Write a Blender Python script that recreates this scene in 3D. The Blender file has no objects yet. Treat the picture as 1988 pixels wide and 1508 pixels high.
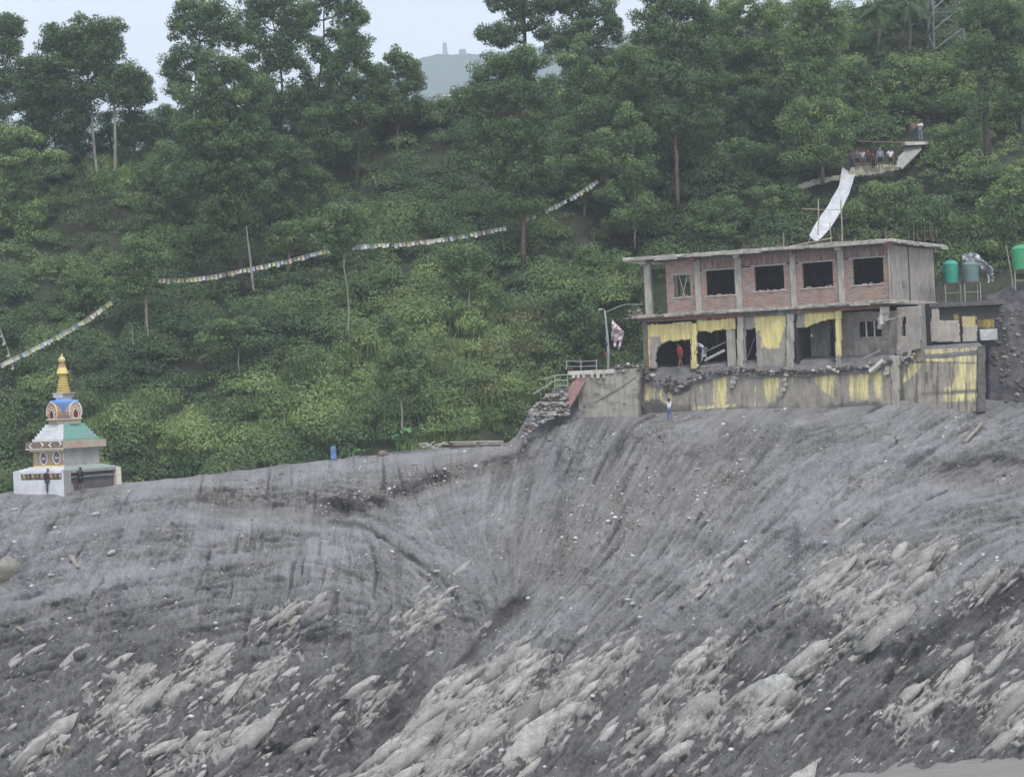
import bpy, math, random
import numpy as np
from mathutils import Vector, Matrix

sc = bpy.context.scene
C = sc.collection
rad = math.radians
RND = random.Random(7)
RNG = np.random.default_rng(7)

# ------------------------------------------------------------------ camera
F = 4480.0                       # focal length in photo pixels (photo 1988 x 1508)
ROLL = rad(2.7)
CR, SR = math.cos(ROLL), math.sin(ROLL)
cam_d = bpy.data.cameras.new('camera')
cam_d.sensor_width = 36.0
cam_d.lens = F / 1988.0 * 36.0
cam_d.clip_start = 1.0
cam_d.clip_end = 9000.0
cam = bpy.data.objects.new('camera', cam_d)
C.objects.link(cam)
cam.matrix_world = Matrix(((CR, SR, 0, 0), (0, 0, -1, 0), (-SR, CR, 0, 0), (0, 0, 0, 1)))
sc.camera = cam

# ------------------------------------------------------------------ world, sun, exposure
SUN_EL, SUN_AZ = 58.0, 162.0      # azimuth measured clockwise from +Y
world = bpy.data.worlds.new('World')
sc.world = world
world.use_nodes = True
wt = world.node_tree
for n in list(wt.nodes):
    wt.nodes.remove(n)
wo = wt.nodes.new('ShaderNodeOutputWorld')
bg = wt.nodes.new('ShaderNodeBackground')
sky = wt.nodes.new('ShaderNodeTexSky')
sky.sky_type = 'NISHITA'
sky.sun_disc = False
sky.sun_elevation = rad(SUN_EL)
sky.sun_rotation = rad(SUN_AZ)
sky.air_density = 1.0
sky.dust_density = 2.0
tcw = wt.nodes.new('ShaderNodeTexCoord')
mpw = wt.nodes.new('ShaderNodeMapping')
mpw.inputs['Scale'].default_value = (2.2, 2.2, 7.0)
nzw = wt.nodes.new('ShaderNodeTexNoise')
nzw.inputs['Scale'].default_value = 1.6
nzw.inputs['Detail'].default_value = 5.0
crw = wt.nodes.new('ShaderNodeValToRGB')
crw.color_ramp.elements[0].position = 0.3
crw.color_ramp.elements[0].color = (6.6, 7.3, 8.6, 1)
crw.color_ramp.elements[1].position = 0.72
crw.color_ramp.elements[1].color = (8.3, 8.8, 9.6, 1)
mxw = wt.nodes.new('ShaderNodeMix')
mxw.data_type = 'RGBA'
mxw.inputs['Factor'].default_value = 0.85
wt.links.new(tcw.outputs['Generated'], mpw.inputs['Vector'])
wt.links.new(mpw.outputs['Vector'], nzw.inputs['Vector'])
wt.links.new(nzw.outputs['Fac'], crw.inputs['Fac'])
wt.links.new(sky.outputs['Color'], mxw.inputs['A'])
wt.links.new(crw.outputs['Color'], mxw.inputs['B'])
# overcast dome: a little brighter overhead, and earth-dark below the horizon
spw = wt.nodes.new('ShaderNodeSeparateXYZ'); wt.links.new(tcw.outputs['Generated'], spw.inputs[0])
zr = wt.nodes.new('ShaderNodeMapRange'); zr.inputs['From Min'].default_value = 0.1; zr.inputs['From Max'].default_value = 1.0
zr.inputs['To Min'].default_value = 1.0; zr.inputs['To Max'].default_value = 1.45
wt.links.new(spw.outputs['Z'], zr.inputs['Value'])
up = wt.nodes.new('ShaderNodeVectorMath'); up.operation = 'SCALE'
wt.links.new(mxw.outputs['Result'], up.inputs[0]); wt.links.new(zr.outputs['Result'], up.inputs['Scale'])
hr = wt.nodes.new('ShaderNodeMapRange'); hr.inputs['From Min'].default_value = -0.06; hr.inputs['From Max'].default_value = 0.0
wt.links.new(spw.outputs['Z'], hr.inputs['Value'])
gm = wt.nodes.new('ShaderNodeMix'); gm.data_type = 'RGBA'; gm.inputs['A'].default_value = (1.3, 1.35, 1.25, 1)
wt.links.new(hr.outputs['Result'], gm.inputs['Factor']); wt.links.new(up.outputs['Vector'], gm.inputs['B'])
wt.links.new(gm.outputs['Result'], bg.inputs['Color'])
bg.inputs['Strength'].default_value = 0.1
wt.links.new(bg.outputs['Background'], wo.inputs['Surface'])

sun_d = bpy.data.lights.new('sun', 'SUN')
sun_d.energy = 1.5
sun_d.angle = rad(14)
sun_d.color = (1.0, 0.96, 0.9)
sun = bpy.data.objects.new('sun', sun_d)
C.objects.link(sun)
_a, _e = rad(SUN_AZ), rad(SUN_EL)
_dir = Vector((math.sin(_a) * math.cos(_e), math.cos(_a) * math.cos(_e), math.sin(_e)))
sun.rotation_euler = _dir.to_track_quat('Z', 'Y').to_euler()
sun.location = (0, 60, 80)

sc.view_settings.view_transform = 'Standard'
sc.view_settings.look = 'None'
sc.view_settings.exposure = 0.40
sc.view_settings.gamma = 1.0
sc.view_settings.use_curve_mapping = False
sc.render.engine = 'CYCLES'
sc.cycles.max_bounces = 5
sc.cycles.diffuse_bounces = 3
sc.cycles.volume_bounces = 1
sc.cycles.transparent_max_bounces = 8
sc.cycles.use_denoising = True

# ------------------------------------------------------------------ geometry helpers
def P(px, py, Y):
    ix = (np.asarray(px, float) - 994) / F
    iy = -(np.asarray(py, float) - 754) / F
    X = Y * (ix * CR + iy * SR)
    Z = Y * (-ix * SR + iy * CR)
    return X, Y + 0 * X, Z

def PV(px, py, Y):
    x, y, z = P(px, py, Y)
    return Vector((float(x), float(y), float(z)))

def proj(X, Y, Z):
    a, b = X / Y, Z / Y
    return 994 + F * (a * CR - b * SR), 754 - F * (a * SR + b * CR)

def interp(x, pts):
    return np.interp(x, [p[0] for p in pts], [p[1] for p in pts])

def tag(o, label=None, cat=None, group=None, kind=None):
    if label: o['label'] = label
    if cat: o['category'] = cat
    if group: o['group'] = group
    if kind: o['kind'] = kind
    return o

def empty(name, loc, rz=0.0):
    o = bpy.data.objects.new(name, None)
    C.objects.link(o)
    o.location = loc
    o.rotation_euler = (0, 0, rz)
    o.empty_display_size = 0.3
    return o

def link(name, me, mats, parent=None, smooth=False):
    for m in (mats if isinstance(mats, (list, tuple)) else [mats]):
        me.materials.append(m)
    if smooth:
        me.polygons.foreach_set('use_smooth', [True] * len(me.polygons))
    o = bpy.data.objects.new(name, me)
    C.objects.link(o)
    if parent is not None:
        o.parent = parent
    return o

def mesh_np(name, V, Q, attrs=None):
    """V (n,3) float, Q (m,k) int, all faces with k corners."""
    V = np.ascontiguousarray(V, dtype=np.float32)
    Q = np.ascontiguousarray(Q, dtype=np.int32)
    me = bpy.data.meshes.new(name)
    me.vertices.add(len(V))
    me.vertices.foreach_set('co', V.ravel())
    me.loops.add(Q.size)
    me.loops.foreach_set('vertex_index', Q.ravel())
    me.polygons.add(len(Q))
    me.polygons.foreach_set('loop_start', np.arange(0, Q.size, Q.shape[1], dtype=np.int32))
    me.update(calc_edges=True)
    for k, a in (attrs or {}).items():
        at = me.attributes.new(k, 'FLOAT', 'POINT')
        at.data.foreach_set('value', np.ascontiguousarray(a, dtype=np.float32).ravel())
    return me

def grid_quads(nr, nc):
    i = np.arange(nr * nc).reshape(nr, nc)
    return np.stack([i[:-1, :-1], i[:-1, 1:], i[1:, 1:], i[1:, :-1]], -1).reshape(-1, 4)

class MB:
    """collects simple solids into one mesh"""
    def __init__(s):
        s.v, s.f, s.m = [], [], []
    def add(s, vs, fs, mi=0):
        b = len(s.v)
        s.v += [tuple(v) for v in vs]
        s.f += [tuple(b + i for i in f) for f in fs]
        s.m += [mi] * len(fs)
        return s
    def box(s, x0, x1, y0, y1, z0, z1, mi=0, M=None, j=0.0):
        vs = [Vector((x, y, z)) for z in (z0, z1) for x, y in ((x0, y0), (x1, y0), (x1, y1), (x0, y1))]
        if j:
            vs = [v + Vector((RND.uniform(-j, j), RND.uniform(-j, j), RND.uniform(-j, j))) for v in vs]
        if M is not None:
            vs = [M @ v for v in vs]
        return s.add(vs, [(3, 2, 1, 0), (4, 5, 6, 7), (0, 1, 5, 4), (1, 2, 6, 5), (2, 3, 7, 6), (3, 0, 4, 7)], mi)
    def tube(s, pts, r, n=6, mi=0, cap=True):
        pts = [Vector(p) for p in pts]
        rs = r if isinstance(r, (list, tuple)) else [r] * len(pts)
        rings = []
        for k, p in enumerate(pts):
            d = (pts[min(k + 1, len(pts) - 1)] - pts[max(k - 1, 0)])
            if d.length < 1e-6: d = Vector((0, 0, 1))
            d.normalize()
            a = d.cross(Vector((0, 1, 0)) if abs(d.y) < .8 else Vector((1, 0, 0))).normalized()
            b = d.cross(a)
            rings.append([p + (a * math.cos(2 * math.pi * q / n) + b * math.sin(2 * math.pi * q / n)) * rs[k] for q in range(n)])
        vs = [v for rg in rings for v in rg]
        fs = []
        for k in range(len(pts) - 1):
            for q in range(n):
                fs.append((k * n + q, k * n + (q + 1) % n, (k + 1) * n + (q + 1) % n, (k + 1) * n + q))
        if cap:
            fs.append(tuple(range(n))[::-1])
            fs.append(tuple((len(pts) - 1) * n + q for q in range(n)))
        return s.add(vs, fs, mi)
    def lathe(s, prof, n=20, c=(0, 0), mi=0):
        vs, fs = [], []
        for r, z in prof:
            for q in range(n):
                a = 2 * math.pi * q / n
                vs.append((c[0] + r * math.cos(a), c[1] + r * math.sin(a), z))
        for k in range(len(prof) - 1):
            for q in range(n):
                fs.append((k * n + q, k * n + (q + 1) % n, (k + 1) * n + (q + 1) % n, (k + 1) * n + q))
        fs.append(tuple(range(n))[::-1])
        fs.append(tuple((len(prof) - 1) * n + q for q in range(n)))
        return s.add(vs, fs, mi)
    def prism(s, poly, y0, y1, mi=0, M=None):
        """poly = [(x,z)...] extruded along y"""
        n = len(poly)
        vs = [Vector((x, y0, z)) for x, z in poly] + [Vector((x, y1, z)) for x, z in poly]
        if M is not None:
            vs = [M @ v for v in vs]
        fs = [tuple(range(n)), tuple(range(2 * n - 1, n - 1, -1))]
        for q in range(n):
            fs.append((q, n + q, n + (q + 1) % n, (q + 1) % n))
        return s.add(vs, fs, mi)
    def build(s, name, mats, parent=None, smooth=False, bevel=0.0):
        me = bpy.data.meshes.new(name)
        me.from_pydata(s.v, [], s.f)
        me.polygons.foreach_set('material_index', s.m)
        me.update()
        o = link(name, me, mats, parent, smooth)
        if bevel:
            b = o.modifiers.new('bevel', 'BEVEL'); b.width = bevel; b.segments = 1; b.limit_method = 'ANGLE'
        return o

class Frame:
    """local frame: x to the right along the facade, y away, z up"""
    def __init__(s, org, ang):
        s.o = Vector(org); s.ang = ang
        s.X = Vector((math.cos(ang), math.sin(ang), 0))
        s.Y = Vector((-math.sin(ang), math.cos(ang), 0))
    def hit_y(s, px, py, y0=0.0):
        d = PV(px, py, 1.0)
        t = (y0 + s.o.dot(s.Y)) / d.dot(s.Y)
        q = d * t - s.o
        return q.dot(s.X), q.z
    def hit_x(s, px, py, x0=0.0):
        d = PV(px, py, 1.0)
        t = (x0 + s.o.dot(s.X)) / d.dot(s.X)
        q = d * t - s.o
        return q.dot(s.Y), q.z
    def px_of(s, x, y, z):
        wx = s.o.x + s.X.x * x + s.Y.x * y
        wy = s.o.y + s.X.y * x + s.Y.y * y
        return proj(wx, wy, s.o.z + z)
    def world(s, x, y, z):
        return s.o + s.X * x + s.Y * y + Vector((0, 0, z))

def in_poly(px, py, poly):
    r = np.zeros(np.shape(px), bool)
    n = len(poly)
    for i in range(n):
        x0, y0 = poly[i]; x1, y1 = poly[(i + 1) % n]
        if y0 == y1: continue
        c = ((y0 > py) != (y1 > py)) & (px < (x1 - x0) * (py - y0) / (y1 - y0) + x0)
        r ^= c
    return r

# numpy noise
def _h(ix, iy, seed):
    n = (ix.astype(np.int64) * 374761393 + iy.astype(np.int64) * 668265263 + seed * 974634777) & 0xffffffff
    n = ((n ^ (n >> 13)) * 1274126177) & 0xffffffff
    n = (n ^ (n >> 16)) & 0xffffffff
    return n / 4294967295.0

def vn(x, y, seed=0):
    x = np.asarray(x, float); y = np.asarray(y, float)
    ix, iy = np.floor(x), np.floor(y)
    fx, fy = x - ix, y - iy
    fx = fx * fx * (3 - 2 * fx); fy = fy * fy * (3 - 2 * fy)
    a, b = _h(ix, iy, seed), _h(ix + 1, iy, seed)
    c, d = _h(ix, iy + 1, seed), _h(ix + 1, iy + 1, seed)
    return (a + (b - a) * fx) * (1 - fy) + (c + (d - c) * fx) * fy

def fbm(x, y, seed=0, oct=4, g=0.5):
    t, a, n = 0.0, 1.0, 0.0
    for k in range(oct):
        t = t + a * vn(x * 2 ** k, y * 2 ** k, seed + k * 17)
        n += a; a *= g
    return t / n

def sstep(a, b, x):
    t = np.clip((x - a) / (b - a), 0, 1)
    return t * t * (3 - 2 * t)

# ------------------------------------------------------------------ materials
def mat(name, rough=0.85):
    m = bpy.data.materials.new(name)
    m.use_nodes = True
    nt = m.node_tree
    b = nt.nodes['Principled BSDF']
    b.inputs['Roughness'].default_value = rough
    b.inputs['Specular IOR Level'].default_value = 0.25
    return m, nt, b

def N(nt, t, **kw):
    n = nt.nodes.new(t)
    for k, v in kw.items():
        if k in n.inputs: n.inputs[k].default_value = v
        else: setattr(n, k, v)
    return n

def noise_fac(nt, scale, detail=4.0, lo=0.35, hi=0.65, vec_scale=None, rough=0.55):
    tc = N(nt, 'ShaderNodeTexCoord')
    src = tc.outputs['Object']
    if vec_scale:
        mp = N(nt, 'ShaderNodeMapping'); mp.inputs['Scale'].default_value = vec_scale
        nt.links.new(src, mp.inputs['Vector']); src = mp.outputs['Vector']
    nz = N(nt, 'ShaderNodeTexNoise', Scale=scale, Detail=detail, Roughness=rough)
    nt.links.new(src, nz.inputs['Vector'])
    mr = N(nt, 'ShaderNodeMapRange')
    mr.inputs['From Min'].default_value = lo; mr.inputs['From Max'].default_value = hi
    nt.links.new(nz.outputs['Fac'], mr.inputs['Value'])
    return mr.outputs['Result'], nz.outputs['Fac']

def mix(nt, fac, a, b, mode='MIX'):
    m = N(nt, 'ShaderNodeMix'); m.data_type = 'RGBA'; m.blend_type = mode
    def put(sock, v):
        if isinstance(v, (tuple, list)): sock.default_value = (*v[:3], 1)
        elif isinstance(v, (int, float)): sock.default_value = v
        else: nt.links.new(v, sock)
    put(m.inputs['Factor'], fac); put(m.inputs['A'], a); put(m.inputs['B'], b)
    return m.outputs['Result']

def attr(nt, name):
    a = N(nt, 'ShaderNodeAttribute'); a.attribute_name = name
    return a.outputs['Fac']

def bump(nt, b, h, strength=0.4, dist=0.05):
    bp = N(nt, 'ShaderNodeBump', Strength=strength, Distance=dist)
    nt.links.new(h, bp.inputs['Height'])
    nt.links.new(bp.outputs['Normal'], b.inputs['Normal'])

def simple(name, col, col2=None, scale=3.0, rough=0.85, bmp=0.2, vs=None, metallic=0.0, lo=.35, hi=.65, bd=0.03):
    m, nt, b = mat(name, rough)
    b.inputs['Metallic'].default_value = metallic
    if col2 is None:
        col2 = tuple(c * 0.7 for c in col)
    f, raw = noise_fac(nt, scale, vec_scale=vs, lo=lo, hi=hi)
    nt.links.new(mix(nt, f, col, col2), b.inputs['Base Color'])
    if bmp: bump(nt, b, raw, bmp, bd)
    return m
# ================================================================== MUD BANK (structure)
CREST = [(-400, 985), (-120, 972), (0, 962), (30, 956), (130, 955), (235, 941), (400, 925), (600, 899), (800, 877), (900, 867),
         (985, 861), (1003, 846), (1030, 818), (1075, 806), (1125, 803), (1245, 800), (1300, 790), (1480, 785), (1735, 778), (1910, 776), (1988, 782), (2400, 800)]
YTOP = [(-400, 160), (0, 160), (30, 159.6), (132, 156.6), (240, 160), (400, 161), (1000, 165), (1100, 166), (1250, 166.5), (1737, 158.0), (1910, 160.5), (2400, 163)]
YBOT = [(-400, 108), (600, 105), (1000, 103.3), (1400, 102.8), (1650, 104.5), (1988, 105), (2400, 105)]

def poly_dist(px, py, pts):
    d = np.full(np.shape(px), 1e9)
    for (x0, y0), (x1, y1) in zip(pts[:-1], pts[1:]):
        vx, vy = x1 - x0, y1 - y0
        t = np.clip(((px - x0) * vx + (py - y0) * vy) / (vx * vx + vy * vy), 0, 1)
        d = np.minimum(d, np.hypot(px - x0 - t * vx, py - y0 - t * vy))
    return d

def band(px, py, pts, w):
    return np.exp(-(poly_dist(px, py, pts) / w) ** 2)

# --- flow-line fields on a regular sheet (photo-pixel spacing 2.2) : line integral convolution of noise
ST = 2.0
gx = np.arange(-300, 2300, ST); gy = np.arange(760, 1600, ST)
GX, GY = np.meshgrid(gx, gy)
def angle_field(ctrl, sig=110.0):
    c = s = 0.0
    for x, y, a in ctrl:
        w = 1.0 / (((GX - x) ** 2 + (GY - y) ** 2) / sig ** 2 + 0.15) ** 2
        c = c + w * math.cos(2 * rad(a)); s = s + w * math.sin(2 * rad(a))
    return np.arctan2(s, c) / 2
RILL = angle_field([(30, 1000, 50), (200, 1000, 60), (300, 1100, 65), (100, 1150, 55), (450, 1000, 80), (500, 1180, 78), (620, 960, 85), (650, 1120, 80),
                    (700, 980, 80), (730, 1050, -55), (800, 1080, -45), (870, 1130, -50), (820, 1000, -60), (900, 1060, -65), (960, 1000, 80), (930, 1150, -70),
                    (1000, 930, 72), (1100, 900, 66), (1090, 1000, 72), (1200, 900, 62), (1300, 900, 60), (1250, 1000, 60), (1400, 960, 52), (1500, 880, 50),
                    (1600, 950, 42), (1800, 850, 35), (1800, 980, 22), (1950, 980, 15), (1950, 860, 25), (1000, 1200, 47), (1150, 1150, 48), (1000, 1350, 47),
                    (1300, 1150, 42), (1500, 1080, 42), (1300, 1300, 42), (1600, 1300, 47), (1700, 1150, 38), (1880, 1150, 42), (1900, 1350, 40),
                    (750, 1250, 45), (700, 1400, 42), (400, 1350, 45), (100, 1400, 45), (850, 1450, 48), (1000, 820, 60), (1300, 830, 20), (1600, 820, 14), (1900, 810, 25)], 70)
BED = angle_field([(100, 1060, 16), (250, 1000, 10), (420, 1000, -4), (620, 1010, -4), (300, 1110, 7), (560, 1090, 2), (700, 1030, -10), (760, 1060, -30),
                   (60, 1180, 14), (300, 1200, 12), (550, 1170, 5), (250, 950, 6), (500, 930, 4), (800, 890, 6), (1000, 880, 12), (850, 980, 20), (800, 1100, -35),
                   (1100, 850, 12), (1300, 830, 8), (1500, 850, 20), (1700, 830, 12), (1900, 830, 12), (1000, 1000, 60), (1200, 950, 55), (1500, 1000, 38),
                   (1700, 950, 20), (1900, 960, 8), (1100, 1150, 45), (1400, 1150, 40), (300, 1350, 42), (700, 1350, 42), (1100, 1350, 45), (1600, 1300, 42), (1900, 1250, 35)], 80)

def lic(noise, ang, L):
    H, W = noise.shape
    acc = noise.copy(); n = 1.0
    vx, vy = np.cos(ang), -np.sin(ang)
    for sgn in (1, -1):
        x, y = np.meshgrid(np.arange(W, dtype=float), np.arange(H, dtype=float))
        dx, dy = vx * sgn, vy * sgn
        for k in range(L):
            x = x + dx; y = y + dy
            xi = np.clip(x, 0, W - 1).astype(int); yi = np.clip(y, 0, H - 1).astype(int)
            nx, ny = vx[yi, xi], vy[yi, xi]
            s = np.where(nx * dx + ny * dy < 0, -1.0, 1.0)
            dx, dy = nx * s, ny * s
            w = 0.5 + 0.5 * math.cos(math.pi * (k + 1) / (L + 1))
            acc += w * noise[yi, xi]; n += w
    acc = acc / n
    acc -= acc.mean()
    return acc / (acc.std() + 1e-9)

rg = np.random.default_rng(3)
nz1 = rg.random(GX.shape)
lic_fine = lic(nz1, RILL, 9)
lic_long = lic(fbm(GX / 5.5, GY / 5.5, 5, 2), RILL, 30)
lic_band = lic(fbm(GX / 17, GY / 17, 9, 2), RILL, 45)
lic_bed = lic(fbm(GX / 6.5, GY / 6.5, 15, 2), BED, 28)
lic_bedf = lic(rg.random(GX.shape), BED, 8)
lic_rock = lic(fbm(GX / 13, GY / 13, 21, 3), BED * 0 + rad(43) + 0.25 * (fbm(GX / 160, GY / 160, 33, 2) - .5), 11)
lic_rockf = lic(fbm(GX / 5, GY / 5, 41, 2), BED * 0 + rad(42) + 0.5 * (fbm(GX / 90, GY / 90, 34, 2) - .5), 9)

def samp(A, px, py):
    x = np.clip((px - gx[0]) / ST, 0, len(gx) - 1.001); y = np.clip((py - gy[0]) / ST, 0, len(gy) - 1.001)
    i, j = x.astype(int), y.astype(int); fx, fy = x - i, y - j
    return (A[j, i] * (1 - fx) + A[j, i + 1] * fx) * (1 - fy) + (A[j + 1, i] * (1 - fx) + A[j + 1, i + 1] * fx) * fy

NC, NR = 1200, 385
cpx = np.linspace(-290, 2290, NC)
tt = np.linspace(0, 1, NR)
crest = interp(cpx, CREST) + 3.0 * (vn(cpx / 23, cpx * 0, 3) - .5) * 1.2
PYb = 1580.0
PXg = np.repeat(cpx[None, :], NR, 0)
PYg = crest[None, :] + (PYb - crest[None, :]) * tt[:, None] ** 1.03

# slope of the ground: metres of depth gained per pixel of height (large = gentle, small = scarp)
R = np.ones_like(PXg)
for pts, w, a in [
    ([(60, 1050), (200, 1012), (330, 995), (480, 1005), (700, 1022), (760, 1045)], 14, 4.0),
    ([(0, 1180), (120, 1150), (260, 1112), (420, 1085), (640, 1074)], 9, 3.2),
    ([(240, 955), (600, 912), (800, 888), (1000, 868)], 14, 2.4),
    ([(1100, 830), (1400, 812), (1988, 800)], 16, 2.0),
    ([(1560, 1000), (1680, 968), (1760, 958), (1860, 962), (2100, 958)], 15, 4.0),
    ([(1790, 1160), (1850, 1110), (1930, 1050), (2100, 1010)], 13, 3.5),
    ([(860, 1110), (1000, 1090), (1060, 1040)], 30, .5)]:
    R += a * band(PXg, PYg, pts, w)
for pts, w, a in [
    ([(400, 958), (520, 968), (640, 975), (700, 965)], 20, .85),
    ([(690, 985), (760, 950), (850, 925), (940, 900), (1010, 880)], 15, .9),
    ([(1820, 915), (1880, 892), (1940, 890), (2100, 905)], 17, .95),
    ([(1730, 1290), (1800, 1240), (1860, 1190), (1988, 1130)], 26, .9),
    ([(1010, 1165), (940, 1235), (880, 1300), (760, 1425), (690, 1508)], 13, .6),
    ([(1500, 1200), (1400, 1270), (1300, 1345)], 10, .8),
    ([(330, 1250), (480, 1200), (640, 1235), (760, 1215)], 18, .6),
    ([(1530, 1240), (1640, 1215), (1760, 1270)], 22, .8),
    ([(740, 1035), (800, 1078), (850, 1120)], 5, .9)]:
    R *= 1 - a * band(PXg, PYg, pts, w)
R *= 0.75 + 0.5 * fbm(PXg / 120, PYg / 60, 77, 3)
R *= 1 + 0.35 * np.clip(samp(lic_bed, PXg, PYg), -2, 2) * sstep(900, 500, PXg)
R = np.clip(R, 0.06, 4)
dpy = np.diff(PYg, axis=0)
inc = 0.5 * (R[1:] + R[:-1]) * dpy
cum = np.vstack([np.zeros((1, NC)), np.cumsum(inc, 0)])
cum /= cum[-1:]
# smooth the column totals sideways so that neighbouring columns agree
k = np.exp(-(np.arange(-14, 15) / 6.0) ** 2); k /= k.sum()
pad = np.pad(cum, ((0, 0), (14, 14)), mode='edge')
cum_s = sum(k[q] * pad[:, q:q + NC] for q in range(29))
cum = 0.75 * cum + 0.25 * cum_s
ytop = interp(cpx, YTOP)[None, :]; ybot = interp(cpx, YBOT)[None, :]
Yg = ytop + (ybot - ytop) * cum
edge = sstep(0.0, 0.07, tt)[:, None]
lsd = ((PXg - 1010) * 348 + (PYg - 1160) * 320) / math.hypot(348, 320) + 5 * (fbm(PXg / 30, PYg / 30, 421, 2) - .5)
# broad forms: the valley between the two lobes and the big right-hand spur
sdg = (PXg - 1010) * math.cos(rad(42)) + (PYg - 1165) * math.sin(rad(42))
spur = np.exp(-((sdg - 70) / 90) ** 2) * sstep(1120, 1300, PYg)
vall = np.exp(-((sdg + 40) / 60) ** 2) * sstep(1080, 1250, PYg)
lrec = 1 / (1 + np.exp(np.clip(lsd / 3.0, -30, 30))) * np.exp(-(np.maximum(0, -lsd) / 95) ** 2) * sstep(1150, 1240, PYg)
Yg += 3.2 * lrec - 1.2 * np.exp(-((lsd - 22) / 26) ** 2) * sstep(1190, 1300, PYg)
Yg += edge * (-1.6 * spur + 1.6 * vall + 4.4 * (fbm(PXg / 210, PYg / 150, 51, 3) - .5) + 2.0 * (fbm(PXg / 60, PYg / 42, 53, 3) - .5))

# rock outcrops
Z = np.zeros_like(PXg)
for x, y, rx, ry, a, s in [(560, 1200, 110, 38, 20, .8), (400, 1290, 60, 60, 40, .95), (500, 1330, 120, 40, 42, .9), (250, 1380, 120, 70, 30, .85), (420, 1440, 200, 50, 25, .75),
                           (70, 1470, 90, 40, 35, .9), (820, 1190, 100, 45, 45, .8), (650, 1300, 80, 30, 40, .6), (740, 1360, 110, 40, 40, .8), (640, 1450, 70, 30, 45, .6),
                           (880, 1400, 190, 42, 46, 1.5), (980, 1330, 120, 55, 44, 1.2), (1090, 1370, 190, 55, 42, 1.15), (900, 1470, 150, 38, 40, 1.2), (1200, 1290, 130, 42, 35, .8),
                           (1360, 1300, 130, 40, 42, .95), (1350, 1400, 110, 50, 45, 1.0), (1490, 1370, 90, 60, 48, 1.1), (1560, 1310, 90, 40, 42, .9), (1250, 1440, 90, 40, 45, .9),
                           (1640, 1120, 110, 50, 25, 1.15), (1780, 1100, 90, 45, 30, 1.05), (1700, 1190, 110, 60, 40, 1.05), (1800, 1370, 130, 45, 30, .9), (1880, 1330, 60, 60, 40, .8),
                           (1900, 1150, 90, 35, 35, .85), (1960, 1240, 60, 40, 40, .9), (1960, 1390, 60, 60, 40, 1.1), (1390, 1110, 100, 40, 42, .75), (1690, 940, 30, 16, 30, .9),
                           (1560, 1170, 60, 20, 40, .6), (15, 1330, 60, 30, 30, .4), (1650, 1010, 70, 14, 25, .6), (1150, 1060, 60, 18, 42, .45)]:
    ca, sa = math.cos(rad(s * 0 + a)), math.sin(rad(a))
    u = (PXg - x) * ca - (PYg - y) * sa
    v = (PXg - x) * sa + (PYg - y) * ca
    Z = np.maximum(Z, s * np.exp(-((u / rx) ** 2 + (v / ry) ** 2) * 0.8))
def slabs(px, py, a, b, ang, seed, warp=1.0):
    """elongated angular cells: per-cell random value, second random, local tilt coordinate, distance to the joint"""
    wx = px + warp * (22 * (fbm(px / 80, py / 80, seed + 1, 2) - .5) + 4 * (vn(px / 6, py / 6, seed + 4) - .5)); wy = py + warp * (22 * (fbm(px / 80, py / 80, seed + 2, 2) - .5) + 4 * (vn(px / 6, py / 6, seed + 5) - .5))
    an = ang + .16 * (fbm(px / 190, py / 190, seed + 3, 2) - .5) * 2
    ca, sa = np.cos(an), np.sin(an)
    u = (wx * ca - wy * sa) / a; v = (wx * sa + wy * ca) / b
    iu, iv = np.floor(u), np.floor(v)
    d1 = np.full(px.shape, 9.0); d2 = d1.copy(); cu = np.zeros(px.shape); cv = cu.copy(); du = cu.copy(); dv = cu.copy()
    for i in (-1, 0, 1):
        for j in (-1, 0, 1):
            x, y = iu + i, iv + j
            fx = x + .1 + .8 * _h(x, y, seed + 11); fy = y + .1 + .8 * _h(x, y, seed + 12)
            d = np.hypot(u - fx, v - fy)
            n1 = d < d1
            d2 = np.where(n1, d1, np.minimum(d2, d))
            cu, cv = np.where(n1, x, cu), np.where(n1, y, cv); du, dv = np.where(n1, u - fx, du), np.where(n1, v - fy, dv)
            d1 = np.where(n1, d, d1)
    return _h(cu, cv, seed + 21), _h(cu, cv, seed + 22), du * (_h(cu, cv, seed + 23) - .5) * 2 + dv * (.4 + _h(cu, cv, seed + 24)), d2 - d1
Z *= 1 - np.exp(-((lsd + 24) / 20) ** 2) * sstep(1180, 1230, PYg)
Z = np.maximum(Z, 1.35 * np.exp(-((lsd - 30) / 34) ** 2) * sstep(1255, 1330, PYg) * (PYg < 1600))
lr = samp(lic_rock, PXg, PYg); lrf = samp(lic_rockf, PXg, PYg)
rock = np.zeros_like(PXg); rdisp = np.zeros_like(PXg); rtone = np.full(PXg.shape, .5)
for (a_, b_, an_, sd_, thr, amp) in [(95, 14, 43, 101, .30, .42), (46, 7.5, 44, 131, .26, .26), (24, 5, 41, 161, .24, .14)]:
    r1, r2, tilt, jn = slabs(PXg, PYg, a_, b_, rad(an_), sd_)
    zz = Z + .55 * (fbm(PXg / 45, PYg / 30, sd_ + 5, 3) - .5)
    on = (r1 < np.clip((zz - .38) * .95, 0, .85)) & (jn > .05 + .05 * vn(PXg / 5, PYg / 5, sd_))
    cov = fbm(PXg / 34, PYg / 20, sd_ + 9, 3) - .16 * np.clip(zz, 0, 1.3)
    on &= cov < .44
    m = on.astype(float)
    lift = amp * (.30 + .45 * r2) + amp * 1.05 * tilt
    lift = np.maximum(lift, .02)
    new = m * lift
    rtone = np.where((new > rdisp) & on, r2, rtone)
    rdisp = np.maximum(rdisp, new); rock = np.maximum(rock, m)
q1, q2, qt, qj = slabs(PXg, PYg, 150, 11, rad(44), 733, .8)
w1, w2, wt_, wj = slabs(PXg, PYg, 46, 20, rad(40), 741, 1.2)
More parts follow.
